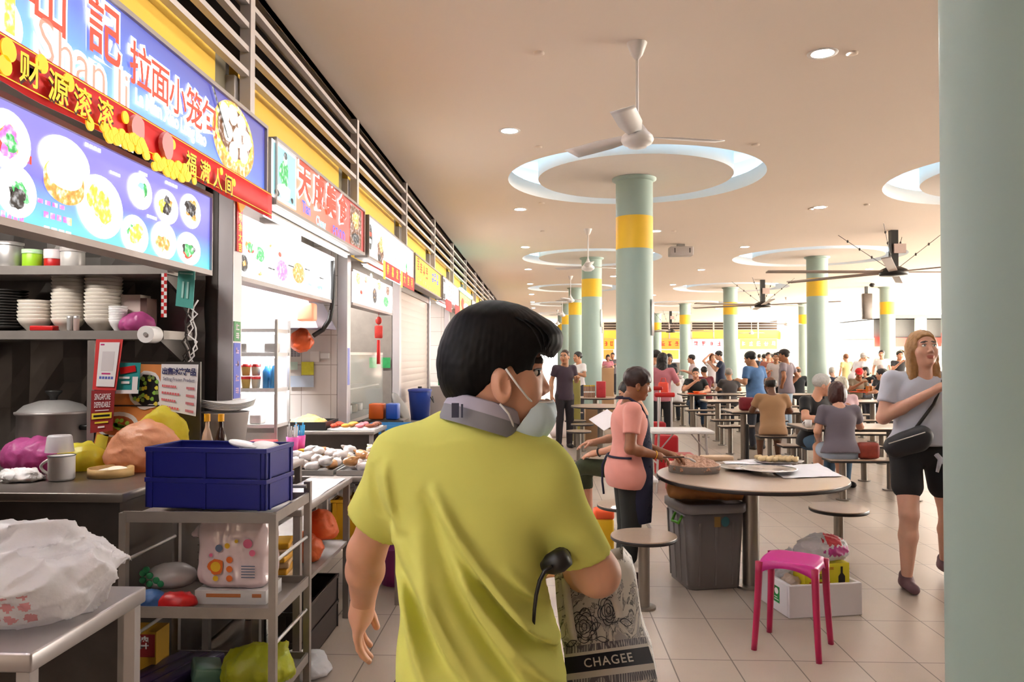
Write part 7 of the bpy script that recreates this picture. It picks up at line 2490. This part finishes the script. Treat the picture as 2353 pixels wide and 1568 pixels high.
# others
def guest(label, px, D, yaw, **k):
    return person(label, (XA(px, D), D, 0), R(yaw), **k)
guest('person in a tan shirt sitting on a bench with the back turned, balding', 1775, 11.0, -8, H=1.68, pose='sit', lean=.2, head=(R(10), R(-6)), skin='dark', hair=('bald', '171210'), top=('a9805a', .62), bottom=('mid', '7d6d60'), fat=1.18, arms=('table', 'table'), h=.015)
guest('person with a brown bob in a grey tee and pale denim shorts, back turned', 1930, 8.6, -2, H=1.66, pose='sit', lean=.12, skin='light', hair=('bob', '3a1510'), top=('68606a', .66), bottom=('short', 'a9b8cc'), fat=1.12, hips=1.2, hem=-.03, arms=('lap', ((.28, .14, .28), (.27, .28, .44))), h=.013, shoes='b9a8a0')
guest('white-haired person in a black tee and jeans sitting across the table with the mug', 1866, 9.75, 205, H=1.8, pose='sit', lean=.15, head=(R(58), R(-8)), skin='light', hair=('short', 'c9c6c0'), top=('151517', .6), bottom=('long', '4c6a86'), fat=1.15, arms=('cross', 'table'), h=.015)
guest('white-haired person in a pale pink top behind the grey-tee woman', 1938, 11.4, 0, H=1.6, pose='sit', lean=.1, skin='pale', hair=('perm', 'd8cdb8'), top=('e6c2c8', .6), bottom=('long', '8a8a90'), arms=('table', 'table'), h=.018)
fixed_bench(3.9, 5.2, 11.4, 'fixed bench under the white-haired person in pale pink')
guest('person in a black tee eating from an orange tray, facing this way', 1597, 17.4, 176, H=1.74, pose='sit', lean=.18, head=(R(-12), R(-16)), skin='light', hair=('crop', '18120f'), top=('131314', .55), bottom=('long', '2c4058'), fat=1.15, arms=('table', 'eat'), h=.017)
guest('person in a white tee sitting with the back turned, left of the man eating', 1552, 18.5, 0, H=1.68, pose='sit', lean=.15, skin='light', hair=('short', '1c1512'), top=('e6e0de', .6), bottom=('long', '33353c'), arms=('table', 'table'), h=.02)
guest('person in a maroon tee sitting behind the man in the black tee', 1622, 19.9, 10, H=1.68, pose='sit', lean=.15, skin='mid', hair=('short', '161210'), top=('6e1a26', .6), bottom=('long', '33353c'), arms=('table', 'table'), h=.02)
guest('grey-haired person in a dark grey shirt sitting with the back turned', 1677, 17.5, 0, H=1.68, pose='sit', lean=.12, skin='mid', hair=('crop', '8f8880'), top=('403b3a', .6), bottom=('long', '33353c'), fat=1.1, arms=('table', 'table'), h=.018)
guest('person in a navy tee standing beside the second row of columns', 1656, 20.6, 70, H=1.70, head=(R(20), R(-14)), skin='light', hair=('short', '14100f'), top=('1f2740', .6), bottom=('long', '1a1c24'), arms=('phone', 'phone'), h=.02)
guest('person with long brown hair raising a hand to the forehead, white top', 1636, 23.0, 190, H=1.62, skin='light', hair=('long', '6a4028'), top=('ece4e4', .5), bottom=('long', 'c8b8b4'), arms=('phone', 'raise'), h=.022)
guest('person in a face mask and pale top with short dark hair', 1592, 21.0, 75, H=1.6, skin='light', hair=('short', '1a1110'), top=('e6cfd2', .6), bottom=('long', '3a3438'), arms=('hold', 'hold'), h=.022)
guest('person with long black hair in a rose pink shirt, holding a white bowl', 1522, 13.4, -15, H=1.62, head=(R(-30), 0), skin='light', hair=('long', '120d0d'), top=('c77a86', .9), bottom=('long', '1d1a1c'), arms=('down', ((.27, .05, .22), (.26, .14, .30))), h=.018)
guest('person in a grey top half hidden by the nearest yellow-banded column', 1503, 14.4, -60, H=1.68, head=(R(-10), R(-18)), skin='mid', hair=('short', '14100f'), top=('a39a96', .6), bottom=('mid', '7a7468'), arms=('hold', 'hold'), h=.02)
guest('person in a dark navy top far behind the rose pink shirt', 1537, 20.5, 180, H=1.62, skin='mid', hair=('bob', '14100f'), top=('1a1c28', .6), bottom=('long', '22222a'), arms=('hold', 'down'), h=.022)
guest('person in a blue batik shirt standing among the tables with a bag strap', 1737, 13.1, 30, H=1.66, lean=.12, head=(R(25), R(-14)), skin='mid', hair=('short', '12100f'), topmat=mat('batik_blue', '4a6f9c', .8, var=.4, scale=14), top=('4a6f9c', .7), bottom=('long', '2a2c34'), fat=1.15, arms=('hold', 'hold'), h=.018)
guest('person in a black cap and grey tee standing with hands on hips', 1806, 15.45, 48, H=1.70, head=(R(20), 0), skin='tan', hair=('crop', '14100f'), cap_='23201f', top=('7b6f76', .6), bottom=('long', '9fb0bf'), fat=1.12, arms=('hip', 'hip'), h=.018)
guest('person in a black jacket with a teal stripe, back turned', 1836, 20.6, 0, H=1.66, pose='sit', lean=.1, skin='mid', hair=('bald', '5a4a40'), top=('1c2024', 1.5), bottom=('long', '22222a'), arms=('table', 'table'), h=.02)
guest('person in a bright red cap eating at a table', 1964, 18.35, 185, H=1.7, pose='sit', lean=.28, head=(R(-25), R(-10)), skin='tan', hair=('crop', '14100f'), cap_='d01a1a', top=('7c6c58', .6), bottom=('long', '5a5048'), arms=('table', 'eat'), h=.018)
guest('person in a dark shirt leaning over the table, first of the dark-haired pair', 2026, 18.4, 170, H=1.66, pose='sit', lean=.25, head=(0, R(-10)), skin='light', hair=('short', '100e0e'), top=('1b1c22', .7), bottom=('long', '22222a'), arms=('table', 'eat'), h=.018)
guest('person in a dark navy shirt with the back half turned, second of the dark-haired pair', 2042, 16.95, 40, H=1.68, pose='sit', lean=.2, head=(R(20), 0), skin='light', hair=('short', '100e0e'), top=('191c28', .8), bottom=('long', '22222a'), arms=('table', 'hold'), h=.018)
guest('white-haired person in a navy top with the back turned near the right columns', 1918, 20.3, 5, H=1.66, pose='sit', lean=.2, skin='pale', hair=('short', 'd2ccc4'), top=('1d2438', .6), bottom=('long', '33353c'), fat=1.1, arms=('table', 'table'), h=.02)
guest('person in a white shirt and white cap bending over a table', 1962, 22.6, -75, H=1.72, lean=.45, head=(0, R(-5)), skin='mid', hair=('crop', 'b8b0a8'), cap_='d8d0cc', top=('e4e0e6', .65), bottom=('long', '6a6a72'), arms=('hold', 'hold'), h=.022)
guest('person with a dark bun in a black strappy top, face to the side', 1990, 20.6, 130, H=1.62, pose='sit', skin='pale', hair=('bob', '1a1211'), top=('151517', .3), bottom=('long', '22222a'), arms=('table', 'table'), h=.022)
guest('person in a pale cap and black vest among the far diners', 2022, 21.0, 165, H=1.72, pose='sit', lean=.1, head=(0, R(-12)), skin='mid', hair=('crop', '2a2018'), cap_='b8a8a4', top=('1a1a1c', .2), bottom=('long', '22222a'), arms=('table', 'table'), h=.022)
guest('person with dark hair in a white tee standing far behind the pale cap', 2026, 25.0, 150, H=1.74, skin='light', hair=('short', '14100f'), top=('f0ecec', .6), bottom=('long', '3a3a42'), arms=('down', 'down'), h=.025)
guest('person holding something to the face left of the blonde woman', 2066, 22.0, 175, H=1.7, skin='light', hair=('short', '14100f'), top=('2a2a2c', .6), bottom=('long', '3a3a42'), arms=('raise', 'phone'), h=.024)
guest('person in a pale yellow top far back near the bright opening', 1945, 25.5, 10, H=1.62, skin='light', hair=('short', '8a5a40'), top=('e8dc9a', .6), bottom=('long', '8a8478'), arms=('down', 'down'), h=.025)
for i, (px, D, yaw, hc_, tc_, kind) in enumerate([(1757, 27, 20, ('short', '14100f'), '4a6a90', 'blue shirt'), (1773, 30, -20, ('crop', '241a16'), 'd8cfd0', 'white shirt'), (1765, 22.5, 170, ('short', '1a1412'), '9a5a4a', 'rust red top'), (1790, 24, 30, ('bob', '14100f'), '2a2426', 'black dress'), (1745, 33, 0, ('short', '100e0e'), '24222a', 'black shirt'), (1783, 19.6, 160, ('short', '14100f'), 'cfc4c0', 'striped pale top')]):
    guest('person in a %s in the queue before the yellow far stall' % kind, px, D, yaw, H=1.62+.02*(i % 4), skin=['light', 'mid'][i % 2], hair=hc_, top=(tc_, .6), bottom=('long', '2c2a30'), arms=('down', 'hold'), h=.026)
guest('person in a dark plum tee standing past the dark-haired head', 1297, 13.2, -160, H=1.68, head=(R(-40), 0), skin='mid', hair=('crop', '3a2a22'), top=('3a2a38', .6), bottom=('long', '2a2428'), arms=('hold', 'down'), h=.018)
guest('person in a white tee between the left columns', 1331, 17.3, 120, H=1.66, skin='mid', hair=('short', '14100f'), top=('e8e4e4', .6), bottom=('long', '3a3a42'), arms=('hold', 'hold'), h=.022)
guest('person in a pink top working at the far stall behind the columns', 1397, 30, 180, H=1.6, skin='light', hair=('bob', '14100f'), top=('d88a98', .6), bottom=('long', '3a3a42'), arms=('hold', 'hold'), h=.028)
guest('person in a grey top beside the pink one at the far stall', 1408, 31, 170, H=1.68, skin='mid', hair=('short', '14100f'), top=('6a6468', .6), bottom=('long', '3a3a42'), arms=('hold', 'hold'), h=.028)
# white bowl held by the woman in rose pink
tt = thing('bowl', 'white bowl carried by the woman in the rose pink shirt', 'bowl', (2.45, 13.54, 1.175))
MB().lathe([(1e-4, 0), (.05, 0), (.09, .06), (.086, .06), (.046, .01), (1e-4, .01)], n=20).build('shell', m_white, tt)

# ------------------------------------------------------------------ fans and fittings on the ceiling
def white_fan(x, y, label, a0=.4, zd=.72):
    t = thing('ceiling_fan', label, 'ceiling fan', (x, y, CEIL), group='white ceiling fans')
    MB().lathe([(.078, 0), (.075, -.01), (.045, -.09), (.018, -.125), (1e-4, -.127)], n=28).build('ceiling_cup', m_white, t)
    MB().cyl((0, 0, -.12), (0, 0, -zd+.14), .012, n=12).build('rod', m_white, t)
    MB().lathe([(.015, -zd+.16), (.03, -zd+.11), (.085, -zd+.03), (.118, -zd), (.126, -zd-.03), (.11, -zd-.06), (.075, -zd-.075), (.07, -zd-.085), (1e-4, -zd-.088)], n=32).build('motor', m_white, t)
    for k in range(3):
        a = a0+2*PI*k/3
        M = rotm(0, 0, a)
        V = []
        for i in range(9):
            r = .11+.58*i/8
            w = .05+.035*min(1, i/3)
            for sg in (-1, 1):
                V.append(M @ np.array([r, sg*w, -zd-.0+sg*.016]))
        MB().add(V, [(2*i, 2*i+2, 2*i+3, 2*i+1) for i in range(8)], True).build('blade', m_white, t, solid=.004)
    return t
for i, (x, y) in enumerate([(.75, 5.85), (.92, 14.5), (.94, 23.2), (.95, 31.8), (.95, 40.5)]):
    white_fan(x, y, ['white ceiling fan nearest, in front of the first ceiling ring', 'white ceiling fan second along the left columns', 'white ceiling fan third along the left columns', 'white ceiling fan fourth along the left columns', 'white ceiling fan last along the left columns'][i], [.25, .5, .1, .3, .6][i])
for i, (px, py) in enumerate([(1727, 740), (1808, 722)]):
    D = 38.0 - 6*i
    white_fan(XA(px, D), D, ['white ceiling fan far back before the yellow stall', 'white ceiling fan far back near the beige wall'][i], .3, 1.3 if i == 0 else 1.1)
def big_fan(x, y, label, a0=.2, zd=.8, r=2.4):
    t = thing('industrial_fan', label, 'ceiling fan', (x, y, CEIL), group='black industrial fans')
    MB().box((0, 0, -.35), (.13, .13, .7)).build('downrod', m_black, t)
    MB().bb((-.03, -.11, -.45), (.19, -.075, -.27)).build('control_box', mat('box_greypink', 'c0a9a2', .5), t)
    MB().lathe([(1e-4, -zd+.1), (.12, -zd+.1), (.24, -zd+.04), (.26, -zd), (.25, -zd-.07), (1e-4, -zd-.08)], n=28).build('motor', m_black, t)
    for k in range(6):
        a = a0+2*PI*k/6
        M = rotm(0, 0, a)
        c = M @ np.array([r/2+.1, 0, -zd])
        b = MB().box(c, (r-.1, .15, .022), r=M @ rotm(.14, 0, 0))
        b.build('blade', mat('blade_grey', '8b7d74', .5, .2), t)
    for k in range(4):
        a = PI/4+PI/2*k+.2
        b = MB().cyl((.12*math.cos(a), .12*math.sin(a), -zd+.1), (1.0*math.cos(a), 1.0*math.sin(a), -.0), .006, n=6)
        for f in (.3, .55, .8):
            b.ell((.12*math.cos(a)+.88*f*math.cos(a), .12*math.sin(a)+.88*f*math.sin(a), -zd+.1+(zd-.1)*f), (.02, .02, .03), 8, m=6)
        b.build('guy_wire', m_dsteel, t)
    return t
big_fan(XA(2055, 14.9), 14.9, 'large black industrial fan nearest, top right by the near column', .05)
big_fan(XA(1753, 24.6), 24.6, 'second large black industrial fan, farther back', .35)
big_fan(XA(1541, 42), 42, 'third black industrial fan, small and far back', .1, 1.1)
t = thing('projector_box', 'pale box unit mounted on the ceiling right of the nearest column', 'projector', (XA(1565, 16.6), 16.6, CEIL))
MB().bevbox((0, 0, -.16), (.5, .3, .2), .02).build('housing', m_lgrey, t)
MB().bb((-.08, -.05, -.07), (.08, .05, 0)).build('bracket', m_lgrey, t)
for x in (-.15, .17):
    MB().bb((x-.01, -.155, -.2), (x+.01, -.149, -.1)).build('slot', m_dark, t)
for i, (px, py) in enumerate([(1238, 121), (1237, 337), (1736, 332), (1958, 121), (1245, 466), (1863, 480), (1992, 470), (1247, 531), (1548, 531)]):
    p = atz(px, py, CEIL)
    o = MB().lathe([(.045, 0), (.045, -.012), (.03, -.02), (1e-4, -.02)], n=20).build('smoke_detector', m_ceil)
    o.location = (p.x, p.y, CEIL); tag(o, 'small round ceiling sensor flush with the ceiling', 'sensor', 'round sensors on the ceiling')
t = thing('camera_dome', 'small dark security camera on the ceiling near the far bright side', 'camera', atz(2004, 652, CEIL-.02))
MB().ell((0, 0, -.05), (.09, .09, .07)).build('dome', m_black, t); MB().cyl((0, 0, -.03), (0, 0, .02), .05, n=14).build('mount', m_lgrey, t)
p = at(1988, 705, 27.15)
t = thing('loudspeaker', 'slim black and silver speaker on the far bright column', 'speaker', (p.x, 27.0, p.z))
MB().bevbox((0, 0, 0), (.32, .2, .9), .03).build('cabinet', m_dsteel, t); MB().bb((-.02, .05, .4), (.06, .15, .95)).build('bracket', m_black, t)
for i, (c, px0, px1, py0, py1, nm) in enumerate([(0, 1489, 1497, 690, 772, 'nearest'), (1, 1381, 1386, 712, 752, 'second')]):
    cy = 10.4 if i == 0 else 18.9
    th = R(-2 if i == 0 else -4)
    a, b_ = at(px0, py0, cy), at(px0, py1, cy)
    o = MB().lathe([(COLR+.004, b_.z), (COLR+.012, b_.z), (COLR+.012, a.z), (COLR+.004, a.z)], (1.29, cy, 0), 10, a0=R(-38), a1=R(2)).build('column_notice', m_white)
    tag(o, 'white notice wrapped on the right side of the %s column' % nm, 'notice')

# ------------------------------------------------------------------ far row of stalls and the bright surroundings
YB = 56.0
m_cream = mat('far_wall_cream', 'd9c3ae', .8)
x0, x1 = XA(1385, YB), XA(1792, YB)
tag(MB().bb((x0, YB, 2.75), (x1, YB+.2, 3.4)).build('trim_201', m_yel), kind='structure')
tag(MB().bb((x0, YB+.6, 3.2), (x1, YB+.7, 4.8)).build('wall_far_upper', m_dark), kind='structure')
tag(MB().bb((x1, YB-.3, 0), (XA(1836, YB), YB+3, 4.8)).build('wall_far_pier', m_cream), kind='structure')
tag(MB().bb((x0, YB+2.6, 0), (x1, YB+2.7, 3.4)).build('wall_far', m_white), kind='structure')
lamp('far_stall_light', 'AREA', ((x0+x1)/2+1.5, YB+1.3, 2.7), 600, (1, .98, .92), 9, .6)
cuts = [1385, 1413, 1500, 1564, 1590, 1662, 1700, 1790]
for k in range(8):
    xa, xb = x0+(x1-x0)*k/8, x0+(x1-x0)*(k+1)/8
    t = thing('louvre_grille', 'grey louvre grille over the far row of stalls', 'louvre', (xa, YB, 3.4), group='louvre grilles of the far row')
    b = MB()
    for i in range(4):
        b.bb((.02, 0, .02+.18*i), (xb-xa-.02, .06, .06+.18*i))
    b.build('slat_panel', m_lgrey, t)
    MB().bb((0, -.02, -.6), (.09, .08, .59)).build('post', m_lgrey, t)
for i, (pa, pb, c, nm, inkc) in enumerate([(1386, 1412, 'e89a2c', 'orange picture', 'b8401c'), (1500, 1563, 'f0922c', 'orange', 'c03a20'), (1590, 1661, 'f6d8d8', 'pale pink', 'd04848'), (1700, 1786, 'f4e05a', 'yellow', 'ffffff')]):
    xa, xb = XA(pa, YB-.3), XA(pb, YB-.3)
    t = thing('stall_signboard', nm + ' lit signboard on the far row of stalls', 'signboard', (xa, YB-.3, 2.0), group='lit signboards of the far row')
    MB().bb((0, 0, 0), (xb-xa, .29, .78)).build('casing', m_grey, t)
    MB().bb((.03, -.02, .03), (xb-xa-.03, -.001, .75)).build('face_panel', emat('far_sign_%d' % i, c, .55), t)
    b = MB()
    n = max(2, int((xb-xa)/.45))
    for j in range(n):
        strokes(b, fcam(0, -.02, 0), (xb-xa)*(j+.5)/n, .42, .3, .34, 90+7*i+j, .003, 5, .16)
    b.build('lettering', emat('far_ink_%d' % i, inkc, .5), t)
    if i != 2:
        t = thing('stall_counter', 'counter of the far stall under the %s signboard' % nm, 'counter', (xa, YB-.2, 0))
        MB().bb((0, 0, 0), (xb-xa, .6, 1.05)).build('body', m_dsteel if i < 3 else m_white, t)
        MB().bb((0, -.02, 1.05), (xb-xa, .62, 1.1)).build('worktop', m_steel, t)
    MB().bb((.05, .3, -.7), (xb-xa-.05, .34, -.02)).build('menu_panel', emat('far_menu_%d' % i, ['d88a3a', 'e2a84a', 'ffffff', 'f6ecb0'][i], .6), bpy.data.objects['stall_signboard'] if False else [o for o in COL.objects if o.get('label') == nm + ' lit signboard on the far row of stalls'][0])
# red-banded pavilion beyond, on the right
YP = 46.0
xa, xb = XA(2008, YP), XA(2190, YP)
tag(MB().bb((xa, YP, 2.62), (xb, YP+6, 3.7)).build('wall_pavilion_upper', mat('pavilion_grey', '454340', .8)), kind='structure')
tag(MB().bb((xa, YP-.9, 3.75), (xb+.5, YP+6.3, 3.95)).build('roof_pavilion', mat('pavilion_grey', '454340')), kind='structure')
tag(MB().bb((xa, YP-.1, 2.1), (xb, YP, 2.62)).build('trim_202', mat('pavilion_red', 'c03428', .6)), kind='structure')
tag(MB().bb((xa, YP+6, 0), (xb, YP+6.2, 2.62)).build('wall_pavilion', mat('pavilion_green', '7d9082', .8)), kind='structure')
for px in (2026, 2104, 2165):
    x = XA(px, YP)
    o = MB().cyl((x, YP-.6, 0), (x, YP-.6, 3.8), .32, n=24).build('column', m_green)
    tag(o, 'green column with a red band in the farther pavilion', 'column', 'columns of the farther pavilion', 'structure')
    MB().cyl((x, YP-.6, 2.3), (x, YP-.6, 2.9), .325, n=24).build('red_band', mat('pavilion_red', '8e1c14'), o)
